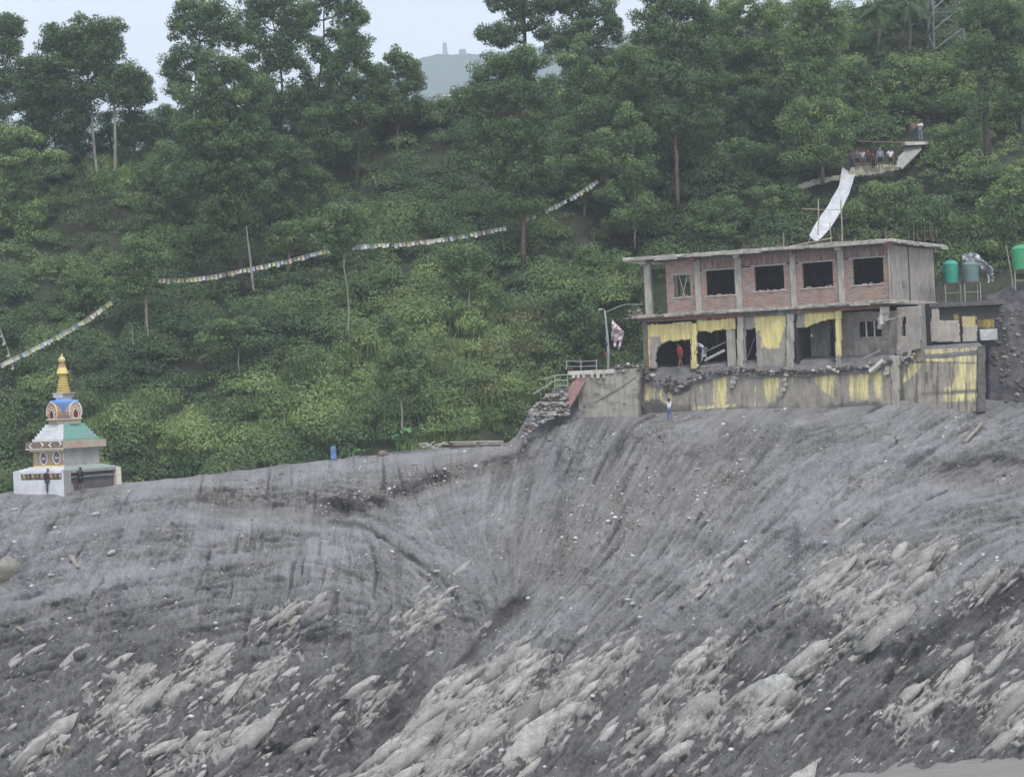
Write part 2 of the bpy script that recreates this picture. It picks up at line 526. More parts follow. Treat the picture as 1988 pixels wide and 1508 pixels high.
solid = (Z + .55 * (fbm(PXg / 40, PYg / 20, 711, 3) - .5) + .22 * (q1 - .5) > .84) & (qj > .07) & (wj > .035)
sd = solid * (.10 + .26 * q2 + .42 * np.clip(qt, -.6, .6) + .14 * wt_ + .03 * lrf)
rock = np.maximum(rock, solid.astype(float)); rdisp = np.maximum(rdisp, sd); rtone = np.where(solid, .45 + .5 * w2 * q2 + .15, rtone)
def soft(A, n=1):
    for _ in range(n):
        A = (A + np.roll(A, 1, 0) + np.roll(A, -1, 0) + np.roll(A, 1, 1) + np.roll(A, -1, 1)) / 5
    return A
rdisp = soft(rdisp, 1)
ll, lb, lf = samp(lic_long, PXg, PYg), samp(lic_band, PXg, PYg), samp(lic_fine, PXg, PYg)
lbe, lbf = samp(lic_bed, PXg, PYg), samp(lic_bedf, PXg, PYg)
right = sstep(780, 1050, PXg + 0.25 * (PYg - 1000))
lower = sstep(1150, 1330, PYg)
scar = np.clip(band(PXg, PYg, [(400, 965), (640, 985), (760, 950), (1010, 885)], 26) + band(PXg, PYg, [(1050, 1080), (1250, 960), (1400, 900)], 75)
               + band(PXg, PYg, [(1820, 925), (1988, 925)], 24), 0, 1)
fan = 1 - .65 * np.exp(-((PXg - 900) / 190) ** 2 - ((PYg - 1080) / 110) ** 2)
ll, lb = ll * fan, lb * fan
disp = 0.075 * ll * (0.35 + 0.65 * right) + 0.09 * lb * (.3 + .7 * right) + 0.035 * lf + 0.10 * lbe * (1 - .75 * right) + 0.025 * lbf
disp += 0.09 * (fbm(PXg / 9, PYg / 9, 61, 3) - .5) + scar * 0.10 * (fbm(PXg / 4, PYg / 5, 63, 2) - .5)
disp += lower * 0.16 * (lr * 0.5 + lrf * .45) + rdisp * (1 + .10 * lrf)
# narrow rills cut into the left lobe
rill = sstep(1.15, 2.0, -ll) * sstep(0.45, .75, fbm(PXg / 70, PYg / 50, 88, 2) + .12)
disp -= 0.12 * rill * (1 - .5 * right)
# a few long cracks
for pts, w, a in [([(1010, 1160), (960, 1215), (905, 1270), (840, 1345), (760, 1432), (700, 1500)], 3, .25), ([(735, 1040), (770, 1052), (800, 1080), (850, 1105), (880, 1150)], 4.5, .5),
                  ([(560, 1210), (640, 1175), (655, 1150)], 3, .4), ([(1560, 1180), (1450, 1235), (1330, 1320), (1230, 1420)], 4, .45),
                  ([(720, 1060), (730, 1110), (725, 1150)], 2.5, .3), ([(1105, 1170), (1085, 1185), (1110, 1200)], 3, .4),
                  ([(1180, 1230), (1240, 1180), (1310, 1130)], 3, .25), ([(1820, 1180), (1760, 1250), (1720, 1330)], 5, .5)]:
    disp -= a * band(PXg + 6 * (fbm(PXg / 18, PYg / 18, 91, 2) - .5) * 2, PYg, pts, w)
grit = fbm(PXg / 4.2, PYg / 3.4, 163, 2) - .5
crk = sstep(1.0, 1.9, -samp(lic(fbm(GX / 3.4, GY / 3.4, 205, 2), RILL, 16), PXg, PYg)) * sstep(.42, .6, fbm(PXg / 60, PYg / 40, 209, 3))
lump = np.clip(fbm(PXg / 7.5, PYg / 5.5, 165, 2) - .56, 0, 1)
disp += .16 * grit + .7 * lump * (1 - rock) - .10 * crk * (1 - rock)
disp -= .9 * np.exp(-((lsd + 20) / 20) ** 2) * sstep(1170, 1330, PYg) * (PYg < 1600)
disp *= edge
X, Y, Zw = P(PXg, PYg, Yg)
Y = Y - 0.70 * disp
Zw = Zw + 0.71 * disp
# back sheets: the top goes on level behind the crest
rowsX, rowsY, rowsZ = [X], [Y], [Zw]
for dy, dz in ((3, .1), (9, .0)):
    rowsX.insert(0, X[:1] * (1 + dy / 160.0)); rowsY.insert(0, Y[:1] + dy); rowsZ.insert(0, Zw[:1] + dz - .02 * dy)
XX, YY, ZZ = np.vstack(rowsX), np.vstack(rowsY), np.vstack(rowsZ)
def ext(A, e=2):
    return np.vstack([np.repeat(A[:1], e, 0), A])
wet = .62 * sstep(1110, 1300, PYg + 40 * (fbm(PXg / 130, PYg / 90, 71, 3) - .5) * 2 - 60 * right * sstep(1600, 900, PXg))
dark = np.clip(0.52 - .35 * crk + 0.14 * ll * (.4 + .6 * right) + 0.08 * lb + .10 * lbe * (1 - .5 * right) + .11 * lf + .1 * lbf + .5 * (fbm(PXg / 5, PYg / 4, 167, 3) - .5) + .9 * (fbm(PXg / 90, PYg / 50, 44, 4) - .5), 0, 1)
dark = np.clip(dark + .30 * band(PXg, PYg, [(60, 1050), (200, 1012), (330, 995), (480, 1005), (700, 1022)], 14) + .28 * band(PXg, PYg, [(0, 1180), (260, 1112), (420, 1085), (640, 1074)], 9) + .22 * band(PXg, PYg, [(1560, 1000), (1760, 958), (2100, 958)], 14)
               + .2 * band(PXg, PYg, [(240, 950), (600, 908), (1000, 866)], 12) + .22 * band(PXg, PYg, [(1790, 1160), (1930, 1050), (2100, 1010)], 12), 0, 1)  # benches painted paler: drier tops plus the light falling on the ledges
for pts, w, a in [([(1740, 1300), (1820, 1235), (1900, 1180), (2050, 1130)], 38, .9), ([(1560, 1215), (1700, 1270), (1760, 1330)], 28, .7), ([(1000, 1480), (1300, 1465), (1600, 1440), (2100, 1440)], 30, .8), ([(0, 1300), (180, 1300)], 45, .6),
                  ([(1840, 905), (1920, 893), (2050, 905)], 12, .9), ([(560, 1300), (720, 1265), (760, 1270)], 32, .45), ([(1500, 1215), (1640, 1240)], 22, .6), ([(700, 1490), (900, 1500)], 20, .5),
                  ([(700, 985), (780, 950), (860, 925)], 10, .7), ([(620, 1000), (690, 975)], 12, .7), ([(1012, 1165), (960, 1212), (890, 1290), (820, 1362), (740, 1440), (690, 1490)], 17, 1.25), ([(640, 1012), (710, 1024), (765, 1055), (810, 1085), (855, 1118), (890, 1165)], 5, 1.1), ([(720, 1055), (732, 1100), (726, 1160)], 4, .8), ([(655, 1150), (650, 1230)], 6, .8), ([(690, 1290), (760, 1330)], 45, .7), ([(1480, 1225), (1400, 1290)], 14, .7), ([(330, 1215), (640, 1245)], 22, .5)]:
    wet = np.maximum(wet, a * band(PXg, PYg, pts, w) * (.55 + .8 * fbm(PXg / 30, PYg / 22, 301, 3)))  # soaked strips, plus the shade of scarps, cleft and creases painted in
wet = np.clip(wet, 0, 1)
tan = np.clip(scar * 1.1 * fbm(PXg / 40, PYg / 30, 57, 3) * 1.2, 0, 1)
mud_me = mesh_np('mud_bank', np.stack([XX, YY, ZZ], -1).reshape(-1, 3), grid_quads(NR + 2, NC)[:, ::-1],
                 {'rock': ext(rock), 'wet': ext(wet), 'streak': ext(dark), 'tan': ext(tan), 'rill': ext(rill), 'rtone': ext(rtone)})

def mud_material():
    m, nt, b = mat('grey_mud', 0.75)
    L = nt.links
    f1, r1 = noise_fac(nt, 3.2, 6, .3, .7, rough=.65)
    f2, r2 = noise_fac(nt, 9.0, 5, .42, .60, rough=.75)
    f3, r3 = noise_fac(nt, 0.35, 4, .35, .65)
    dry = mix(nt, attr(nt, 'streak'), (.062, .060, .060), (.305, .298, .302))
    dry = mix(nt, f2, dry, mix(nt, .55, dry, (.41, .405, .40)))
    dry = mix(nt, f3, dry, mix(nt, .35, dry, (.16, .155, .15)))
    t = N(nt, 'ShaderNodeMath', operation='MULTIPLY'); t.inputs[1].default_value = 0.5
    L.new(attr(nt, 'tan'), t.inputs[0])
    dry = mix(nt, t.outputs[0], dry, (.15, .125, .098))
    wet_shade_col = mix(nt, f1, (.034, .031, .029), (.088, .081, .076))  # one dark tone for soaked mud and the painted shade
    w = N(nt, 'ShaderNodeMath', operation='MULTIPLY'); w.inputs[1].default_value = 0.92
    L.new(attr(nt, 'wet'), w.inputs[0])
    c = mix(nt, w.outputs[0], dry, wet_shade_col)
    rl = N(nt, 'ShaderNodeMath', operation='MULTIPLY'); rl.inputs[1].default_value = 0.7
    L.new(attr(nt, 'rill'), rl.inputs[0])
    c = mix(nt, rl.outputs[0], c, (.055, .053, .055))
    rk = mix(nt, f1, (.52, .505, .47), (.36, .345, .31))
    rk = mix(nt, attr(nt, 'rtone'), mix(nt, .45, rk, (.25, .235, .215)), rk)
    rk = mix(nt, f2, rk, mix(nt, .45, rk, (.17, .16, .14)))
    c = mix(nt, attr(nt, 'rock'), c, rk)
    L.new(c, b.inputs['Base Color'])
    ad = N(nt, 'ShaderNodeMath', operation='ADD'); L.new(r1, ad.inputs[0]); L.new(r2, ad.inputs[1])
    bump(nt, b, ad.outputs[0], 0.9, 0.14)
    return m
M_mud = mud_material()
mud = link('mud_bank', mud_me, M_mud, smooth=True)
tag(mud, kind='structure')

def mud_at(px, py):
    """world point of the mud surface under photo pixel (px, py)"""
    i = int(np.clip(round((px - cpx[0]) / (cpx[1] - cpx[0])), 0, NC - 1))
    j = int(np.clip(np.searchsorted(PYg[:, i], py), 0, NR - 1))
    return Vector((X[j, i], Y[j, i], Zw[j, i]))

# ------------------------------------------------------------------ bedrock: tilted slabs and slivers standing out of the mud
def rock_material():
    m, nt, b = mat('pale_bedrock', .85)
    f1, r1 = noise_fac(nt, 2.2, 5, .36, .64); f2, r2 = noise_fac(nt, 11, 4, .40, .62, rough=.7)
    c = mix(nt, f1, (.50, .485, .45), (.33, .315, .28)); c = mix(nt, f2, c, mix(nt, .5, c, (.17, .16, .145)))
    c = mix(nt, attr(nt, 'tone'), mix(nt, .72, c, (.13, .125, .12)), c)
    nt.links.new(c, b.inputs['Base Color']); bump(nt, b, r2, .6, .06)
    return m
M_rock = rock_material()
def shard(px, py, L, W, T, ang, rng):
    """angular sliver lying in the bank; sizes in metres, ang = dip seen from the river"""
    c0 = mud_at(px, py); e = 9.0
    c1 = mud_at(px + e * math.cos(ang), py - e * math.sin(ang))
    t = Vector((math.cos(ang), 0.0, math.sin(ang))) * .8 + (c1 - c0).normalized() * .35; t.normalize()
    n = Vector((.05 * rng.standard_normal(), -.72 + .12 * rng.standard_normal(), .70 + .12 * rng.standard_normal()))
    n = (n - t * n.dot(t)).normalized(); b = n.cross(t)
    hexa = [(-1, .1), (-.55, .9), (.45, 1.0), (1, .0), (.5, -.9), (-.5, -1)]
    V = []
    for lay, (k, z) in enumerate(((1.0, .5), (1.18, -.6))):
        for (x, y) in hexa:
            j = rng.uniform(-.22, .22, 3)
            V.append(c0 + t * ((x * k + j[0]) * L / 2) + b * ((y * k + j[1]) * W / 2) + n * ((z + j[2] * .5 + .35 * y * (lay == 0)) * T))
    Fc = [(0, 1, 2), (0, 2, 5), (2, 3, 4), (2, 4, 5)] + [(i, i + 6, (i + 1) % 6 + 6) for i in range(6)] + [(i, (i + 1) % 6 + 6, (i + 1) % 6) for i in range(6)]
    return np.array([v[:] for v in V]), np.array(Fc)[:, ::-1]
def build_shards(pmap, n_part, n_stuff):
    rng = np.random.default_rng(77)
    p = np.clip(pmap, 0, None).ravel(); p = p / p.sum()
    ids = rng.choice(p.size, n_part + n_stuff, p=p)
    Vs, Fs, Ts, bse = [], [], [], 0
    for q, i in enumerate(ids):
        big = q < n_part
        L = (rng.uniform(1.0, 2.8) * (1.0 if rng.random() < .8 else 1.6)) if big else rng.uniform(.2, 1.0)
        W = L * rng.uniform(.10, .24); T = min(W * rng.uniform(.4, .8), .32)
        v, f = shard(PXg.ravel()[i], PYg.ravel()[i], L, W, T, rad(43 + 5 * rng.standard_normal()), rng)
        tn = np.clip(.66 + .33 * rng.standard_normal(), 0, 1)
        if big:
            c = v.mean(0)
            me = mesh_np('rock_slab', v - c, f, {'tone': np.full(len(v), tn)})
            o = link('rock_slab', me, M_rock, mud); o.location = Vector(c)
        else:
            Vs.append(v); Fs.append(f + bse); Ts.append(np.full(len(v), tn)); bse += len(v)
    o = link('rock_shards', mesh_np('rock_shards', np.vstack(Vs), np.vstack(Fs), {'tone': np.concatenate(Ts)}), M_rock, mud)
    o['kind'] = 'stuff'
zz = np.clip(np.minimum(Z, 1.15) + .5 * (fbm(PXg / 40, PYg / 26, 611, 3) - .5) - .40, 0, 1) ** 1.4 * (fbm(PXg / 22, PYg / 12, 613, 3) > .47) + .035 * sstep(1200, 1300, PYg + 40 * (PXg > 1500)) * (fbm(PXg / 50, PYg / 24, 615, 3) > .5)
zz *= 1 - np.exp(-((lsd + 22) / 17) ** 4) * sstep(1180, 1230, PYg)
zz *= 1 - .92 * np.clip(band(PXg, PYg, [(680, 1290), (770, 1325)], 42) + band(PXg, PYg, [(1000, 1475), (1300, 1462), (1600, 1445), (2000, 1450)], 22) + band(PXg, PYg, [(1500, 1225), (1560, 1210)], 26), 0, 1)
build_shards(zz, 290, 3600)

# ------------------------------------------------------------------ pebbles lying on the mud
def low_rocks(n_lib=6, seed=2):
    r = np.random.default_rng(seed)
    base = np.array([(1, 0, 0), (-1, 0, 0), (0, 1, 0), (0, -1, 0), (0, 0, 1), (0, 0, -1), (.6, .6, .6), (-.6, .6, .5), (.6, -.6, .5), (-.6, -.6, .6)], float)
    import bmesh
    out = []
    for q in range(n_lib):
        bm = bmesh.new()
        for p in base * (1 + .5 * (r.random((10, 1)) - .5)) * np.array([1, .8, .62]):
            bm.verts.new(p)
        bmesh.ops.convex_hull(bm, input=bm.verts)
        bmesh.ops.triangulate(bm, faces=bm.faces)
        bm.verts.index_update()
        vs = [v for v in bm.verts if v.link_faces]
        ix = {v: k for k, v in enumerate(vs)}
        out.append((np.array([v.co[:] for v in vs]), np.array([[ix[v] for v in f.verts] for f in bm.faces])))
        bm.free()
    return out
ROCKS = low_rocks()

def scatter_rocks(name, pts, sizes, tones, mats, seed=5, parent=None):
    r = np.random.default_rng(seed)
    Vs, Fs, Ts, b = [], [], [], 0
    for p, s, t in zip(pts, sizes, tones):
        v, f = ROCKS[r.integers(len(ROCKS))]
        a = r.random() * 6.28; e = (r.random() - .5) * .8
        ca, sa, ce, se = math.cos(a), math.sin(a), math.cos(e), math.sin(e)
        M = np.array([[ca, -sa, 0], [sa, ca, 0], [0, 0, 1]]) @ np.array([[1, 0, 0], [0, ce, -se], [0, se, ce]])
        Vs.append((v * s * (1 + .3 * (r.random(3) - .5))) @ M.T + np.array(p)); Fs.append(f + b); Ts.append(np.full(len(v), t)); b += len(v)
    me = mesh_np(name, np.vstack(Vs), np.vstack(Fs), {'tone': np.concatenate(Ts)})
    return link(name, me, mats, parent)

def stone_material():
    m, nt, b = mat('pale_stone', .9)
    cr = N(nt, 'ShaderNodeValToRGB')
    e = cr.color_ramp.elements
    e[0].position = 0; e[0].color = (.10, .095, .095, 1)
    e[1].position = 1; e[1].color = (.72, .71, .69, 1)
    x = e.new(.35); x.color = (.27, .20, .12, 1)
    x = e.new(.6); x.color = (.34, .33, .32, 1)
    nt.links.new(attr(nt, 'tone'), cr.inputs['Fac'])
    f, raw = noise_fac(nt, 9)
    nt.links.new(mix(nt, f, cr.outputs['Color'], mix(nt, .3, cr.outputs['Color'], (.12, .11, .1))), b.inputs['Base Color'])
    return m
M_stone = stone_material()
dens = 0.22 + 1.0 * band(PXg, PYg, [(1120, 1060), (1260, 960), (1420, 890)], 60) + 1.3 * band(PXg, PYg, [(640, 985), (760, 950), (1000, 890)], 18) \
    + 1.2 * band(PXg, PYg, [(400, 968), (640, 980)], 16) + 1.0 * band(PXg, PYg, [(1860, 925), (2000, 930)], 14) + .5 * band(PXg, PYg, [(600, 890), (1000, 860), (1500, 830)], 30)
dens *= (1 - .8 * sstep(1200, 1300, PYg)) * (1 - rock) * np.clip((fbm(PXg / 30, PYg / 30, 19, 3) - .38) * 6, 0.03, 2) * sstep(0.0, 0.02, tt)[:, None]
dens[0] = 0
dens += 0.04 * sstep(1250, 1300, PYg)
pr = (dens / dens.sum()).ravel()
idx = RNG.choice(pr.size, 12500, p=pr)
sz = 0.030 * (1 + RNG.pareto(2.4, idx.size)); sz = np.clip(sz, .02, .2)
tn = RNG.random(idx.size); tn = np.where(tn < .3, tn * .6 + .02, np.where(tn < .58, .3 + .25 * tn, tn ** .55))
pp = np.stack([X.ravel()[idx], Y.ravel()[idx], Zw.ravel()[idx]], -1)
peb = scatter_rocks('pebbles', pp, sz, tn, M_stone)
tag(peb, 'pale and tan pebbles strewn over the grey mud bank', 'pebbles', kind='stuff')

# larger single stones and boulders
def boulder(name, px, py, s, label, sq=(1, .8, .7), tone=(.34, .31, .25), tilt=0.5, group=None, sub=3, cat='boulder', bury=.35):
    import bmesh
    bm = bmesh.new()
    bmesh.ops.create_icosphere(bm, subdivisions=sub, radius=1)
    sd = RND.random() * 99
    for v in bm.verts:
        n = fbm(np.array([v.co.x * 1.3 + sd]), np.array([v.co.y * 1.3 + v.co.z * 2.1]), 7, 3)[0]
        v.co *= (0.60 + .80 * n)
        v.co.x *= sq[0] * s; v.co.y *= sq[1] * s; v.co.z *= sq[2] * s
    me = bpy.data.meshes.new(name); bm.to_mesh(me); bm.free()
    o = link(name, me, simple('boulder_rock', tone, tuple(c * .55 for c in tone), 2.5, bmp=.5, bd=.08), smooth=True)
    g = mud_at(px, py)
    o.location = g + Vector((0, 0, s * sq[2] * (0.5 - bury) + .05))
    o.rotation_euler = (RND.uniform(-.2, .2), -tilt, RND.uniform(-.3, .3))
    tag(o, label, cat, group)
    return o
boulder('boulder', 14, 1118, 1.25, 'large tan rounded boulder half buried in the mud at the left edge', (1.05, .8, .75), (.30, .28, .235), .7)
boulder('boulder', 612, 1197, .9, 'grey mud coated boulder at the head of the rocky outcrop left of the gully', (1.2, .8, .6), (.26, .25, .25), .5)
boulder('boulder', 948, 1318, .95, 'rounded pale boulder lodged on the white rock spur', (1.2, .8, .6), (.40, .385, .35), .6)
boulder('boulder', 1498, 1352, 1.1, 'round white boulder above the river between two pale slabs', (1.3, .8, .7), (.42, .41, .385), .6)
boulder('boulder', 1795, 1098, .85, 'brownish angular boulder at the top of the right rocky outcrop', (1.3, .8, .5), (.33, .315, .28), .6)
for q, (bx, by, bs, bl) in enumerate([
    (1228, 1172, .16, 'small white stone lying alone on the smooth mud right of the gully'),
    (1091, 1164, .17, 'white stone perched beside the top of the dark cleft'),
    (849, 1108, .19, 'white stone in the small gully on the left mud lobe'),
    (887, 1139, .17, 'white stone at the lower end of the small gully'),
    (218, 1074, .26, 'flat pale stone on the left mud lobe right of the driftwood stick'),
    (186, 1000, .2, 'pale stone on the mud below the right corner of the stupa'),
    (100, 1117, .16, 'little white stone on the mud right of the big tan boulder'),
    (225, 1230, .13, 'little white stone on the lower left mud'),
    (1128, 932, .2, 'round pale stone at the top of the streaky mud slope'),
    (1150, 942, .16, 'grey stone just right of the round pale stone on the slope'),
    (1376, 795, .16, 'white stone on the mud right of the child in white'),
    (30, 990, .2, 'flat grey stone on the mud under the left end of the stupa')]):
    boulder('stone', bx, by, bs, bl, (1.3, .8, .6), (.55, .54, .52), 0.1, sub=2, cat='stone', bury=.2)

# ------------------------------------------------------------------ river
def river_material():
    m, nt, b = mat('silty_water', .28)
    f, raw = noise_fac(nt, 0.5, 6, .35, .65, (1, 4, 1))
    nt.links.new(mix(nt, f, (.20, .185, .17), (.27, .25, .235)), b.inputs['Base Color'])
    b.inputs['Specular IOR Level'].default_value = .4
    bump(nt, b, raw, .5, .15)
    return m
_, _, WZ = P(1750, 1487, 110.0)
WZ = float(WZ)
me = bpy.data.meshes.new('river')
nx = 60
vs = [(-260 + 520 * i / nx, y, WZ) for y in (40, 60, 80, 95, 105, 115, 130) for i in range(nx + 1)]
me.from_pydata(vs, [], [(r * (nx + 1) + i, r * (nx + 1) + i + 1, (r + 1) * (nx + 1) + i + 1, (r + 1) * (nx + 1) + i) for r in range(6) for i in range(nx)])
riv = link('river', me, river_material()); tag(riv, kind='structure')

# driftwood, planks, sticks on the mud
M_wood = simple('weathered_wood', (.34, .31, .26), (.2, .17, .14), 6, vs=(1, 1, .3))
def stick(px0, py0, px1, py1, r, label, name='plank', flat=True, lift=.12, m=None, cat='plank'):
    a, b_ = mud_at(px0, py0), mud_at(px1, py1)
    a.z += lift; b_.z += lift
    mb = MB()
    if flat:
        d = (b_ - a); L = d.length
        M = Matrix.Translation((0, 0, 0)) @ d.to_track_quat('X', 'Z').to_matrix().to_4x4()
        mb.box(0, L * .5, -r * 1.6, r * 1.6, -r * .5, r * .5, M=M, j=r * .2).box(L * .5, L, -r * 1.4, r * 1.5, -r * .5, r * .55, M=M, j=r * .2)
    else:
        mb.tube([Vector((0, 0, 0)), (b_ - a) * .35 + Vector((0, 0, r)), (b_ - a) * .7 + Vector((0, 0, -r * .5)), b_ - a], [r, r * .9, r * .8, r * .5])
    o = mb.build(name, m or M_wood)
    o.location = a
    return tag(o, label, cat)
stick(137, 1077, 151, 1104, .09, 'pale plank standing askew in the mud below the stupa', lift=.15)
stick(1872, 862, 1908, 826, .08, 'long thin board lying on the mud right of the retaining wall', lift=.1)
stick(1530, 816, 1600, 809, .06, 'thin pale strip lying on the mud in front of the yellow wall', lift=.05)
stick(1262, 819, 1322, 815, .05, 'dark stick on the mud behind the feet of the child in white', 'stick', False, cat='stick', lift=.05)
stick(35, 1221, 52, 1227, .09, 'short brown board stuck in the soaked mud at lower left')
stick(1110, 818, 1130, 806, .05, 'thin pale pole lying at the foot of the stained concrete wall', 'pole', False, cat='pole')
# ================================================================== HILLSIDE
H_PB = [(-400, 1010), (0, 990), (235, 968), (600, 928), (985, 888), (1020, 862), (1150, 825), (1250, 800), (1900, 740), (2400, 740)]
H_YB = [(-400, 166), (985, 168), (1150, 175), (1250, 180), (1500, 176), (1900, 173), (2400, 175)]
H_PT = [(-400, 335), (0, 325), (200, 318), (300, 310), (500, 268), (650, 238), (850, 214), (1000, 190), (1200, 140), (1400, 90), (1650, 20), (1800, -30), (2400, -120)]
H_YT = [(-400, 203), (850, 204), (1200, 203), (1650, 201), (2400, 208)]
hx = np.linspace(-380, 2380, 231); hv = np.linspace(0, 1, 81)
HX, HV = np.meshgrid(hx, hv)
pb, pt_, yb, yt = interp(HX, H_PB), interp(HX, H_PT), interp(HX, H_YB), interp(HX, H_YT)
HPY = pb + (pt_ - pb) * HV
def hill_depth(px, py):
    a, b, c, d = interp(px, H_PB), interp(px, H_PT), interp(px, H_YB), interp(px, H_YT)
    v = np.maximum((py - a) / (b - a), 0) ** 1.3
    return c + (d - c) * v + 5.0 * (fbm(px / 150, py / 110, 301, 3) - .5)
HY = hill_depth(HX, HPY)
hX, hY, hZ = P(HX, HPY, HY)
# behind the brow the ground falls gently away; below, it runs on under the mud
rx, ry, rz = [hX], [hY], [hZ]
for dy, dz in ((6, -.5), (16, -3), (40, -10), (90, -24)):
    rx.append(hX[-1:] * (1 + dy / 215)); ry.append(hY[-1:] + dy); rz.append(hZ[-1:] + dz)
rx.insert(0, hX[:1]); ry.insert(0, hY[:1] - 1.5); rz.insert(0, hZ[:1] - 6)
hXX, hYY, hZZ = np.vstack(rx), np.vstack(ry), np.vstack(rz)
M_soil = simple('dark_soil', (.055, .06, .032), (.03, .036, .022), 1.2, bmp=.5, bd=.2)  # dark olive ground under the shrubs
hill = link('hillside', mesh_np('hillside', np.stack([hXX, hYY, hZZ], -1).reshape(-1, 3), grid_quads(hXX.shape[0], hXX.shape[1])), M_soil, smooth=True)
tag(hill, kind='structure')

def hill_at(px, py):
    return PV(px, py, float(hill_depth(np.array([float(px)]), np.array([float(py)]))[0]))

# ------------------------------------------------------------------ foliage
def leaf_material(name, dark, light, pale, trans=.36):
    m, nt, b = mat(name, .55)
    cr = N(nt, 'ShaderNodeValToRGB')
    e = cr.color_ramp.elements
    e[0].position = 0; e[0].color = (*dark, 1)
    e[1].position = 1; e[1].color = (*pale, 1)
    x = e.new(.55); x.color = (*light, 1)
    nt.links.new(attr(nt, 'tone'), cr.inputs['Fac'])
    col = mix(nt, attr(nt, 'brown'), cr.outputs['Color'], (.20, .155, .09))
    nt.links.new(col, b.inputs['Base Color'])
    tr = N(nt, 'ShaderNodeBsdfTranslucent')
    nt.links.new(col, tr.inputs['Color'])
    ms = N(nt, 'ShaderNodeMixShader'); ms.inputs[0].default_value = trans
    nt.links.new(b.outputs[0], ms.inputs[1]); nt.links.new(tr.outputs[0], ms.inputs[2])
    nt.links.new(ms.outputs[0], nt.nodes['Material Output'].inputs['Surface'])
    return m
M_leaf = leaf_material('foliage', (.078, .122, .062), (.172, .252, .102), (.34, .43, .165))
M_bark = simple('grey_bark', (.20, .175, .14), (.10, .085, .07), 4, vs=(1, 1, .25))
M_darkbark = simple('dark_bark', (.06, .05, .042), (.035, .03, .026), 4, vs=(1, 1, .25))
M_palebark = simple('pale_bark', (.36, .34, .30), (.2, .18, .15), 4, vs=(1, 1, .25))

def leaf_quads(c, s, up, rng, elong=0.75, out=None):
    """diamond leaves: c (n,3), s (n,), up = how strongly the blades lie flat"""
    n = len(c)
    nrm = rng.normal(size=(n, 3)) * .55
    if out is not None: nrm += out * 1.1
    nrm[:, 2] += up
    nrm = np.where(nrm[:, 2:] < -.3, -nrm, nrm)
    nrm /= np.linalg.norm(nrm, axis=1)[:, None]
    a = rng.normal(size=(n, 3)); a -= (a * nrm).sum(1)[:, None] * nrm
    a /= np.linalg.norm(a, axis=1)[:, None]
    b = np.cross(nrm, a)
    a *= s[:, None]; b *= (s * elong)[:, None]
    V = np.stack([c - a - b * .5, c + a, c - a * .25 + b], 1).reshape(-1, 3)
    return V

def foliage_mesh(name, cc, cr_, per, size, tone, seed, flat=.7, up=.5, elong=.75, shell=.4, lowcut=None, brown=None):
    """cc (k,3) clump centres, cr_ (k,) radii, per leaves each, tone (k,)"""
    rng = np.random.default_rng(seed)
    k = len(cc)
    cnt = np.maximum(6, (per * (cr_ / cr_.mean()) ** 2)).astype(int)
    ci = np.repeat(np.arange(k), cnt)
    d = rng.normal(size=(len(ci), 3)); d /= np.linalg.norm(d, axis=1)[:, None]
    r = shell + (1 - shell) * rng.random(len(ci)) ** .6
    if lowcut is not None:
        d[:, 2] = np.where(d[:, 2] < lowcut, -d[:, 2] * .6, d[:, 2])
    off = d * (r * cr_[ci])[:, None] * np.array([1, 1, flat])
    c = cc[ci] + off
    s = size * (0.7 + .6 * rng.random(len(ci)))
    V = leaf_quads(c, s, up, rng, elong, d)
    t = np.clip(tone[ci] + .11 * rng.normal(size=len(ci)), 0, 1)
    at = {'tone': np.repeat(t, 3)}
    if brown is not None: at['brown'] = np.repeat(brown[ci] * (rng.random(len(ci)) < .55), 3)
    return mesh_np(name, V, np.arange(len(V)).reshape(-1, 3), at)

# one mass of shrubs and creepers that covers the slope (clumps joined, nobody could count them)
KEEP = [([(1560, 362), (1640, 322), (1665, 305), (1740, 305), (1762, 260), (1795, 260), (1795, 288), (1755, 345), (1650, 356), (1560, 376)], 'path'),
        ([(1640, 318), (1662, 318), (1650, 380), (1600, 470), (1560, 470)], 'chute')]
gN = 2600
px_ = RNG.uniform(-330, 2330, 9000); py_ = RNG.uniform(-70, 1000, 9000)
ok = (py_ < interp(px_, H_PB) + 6) & (py_ > interp(px_, H_PT) - 2) & ~((px_ > 1260) & (py_ > 560) & (px_ < 1860)) & ~((px_ > 1820) & (py_ > 540 - np.maximum(0, px_ - 2150) * .02))
# nothing tall right in front of the ledge
rs = 0.4 + 1.1 * RNG.random(9000) ** 2.2 + .5 * (fbm(px_ / 90, py_ / 70, 401, 2) > .55)
for poly, nm in KEEP:
    ins = in_poly(px_, py_, poly)
    if nm == 'path': ins |= in_poly(px_, py_ - 14, poly)
    rs = np.where(ins, .3, rs)
    if nm == 'path': ok &= ~(ins & (py_ > 285) & (py_ < 338) & (px_ > 1640))
px_, py_, rs = px_[ok][:5500], py_[ok][:5500], rs[ok][:5500]
rs = np.where(in_poly(px_, py_, [(690, 870), (990, 845), (990, 900), (690, 930)]) | in_poly(px_, py_, [(630, 880), (665, 880), (665, 930), (630, 930)]), .25, rs)
low = in_poly(px_, py_, [(1560, 330), (1830, 250), (1860, 420), (1520, 430)])
rs = np.where(low, np.minimum(rs, .8), rs)
hd = hill_depth(px_, py_)
bx, by, bz = P(px_, py_, hd)
grassy = np.clip(band(px_, py_, [(470, 900), (620, 800), (820, 700), (900, 640)], 85) + band(px_, py_, [(820, 860), (960, 760), (1030, 700)], 60)
                 + band(px_, py_, [(200, 830), (430, 870)], 45) + .9 * band(px_, py_, [(200, 350), (340, 340)], 30), 0, 1)
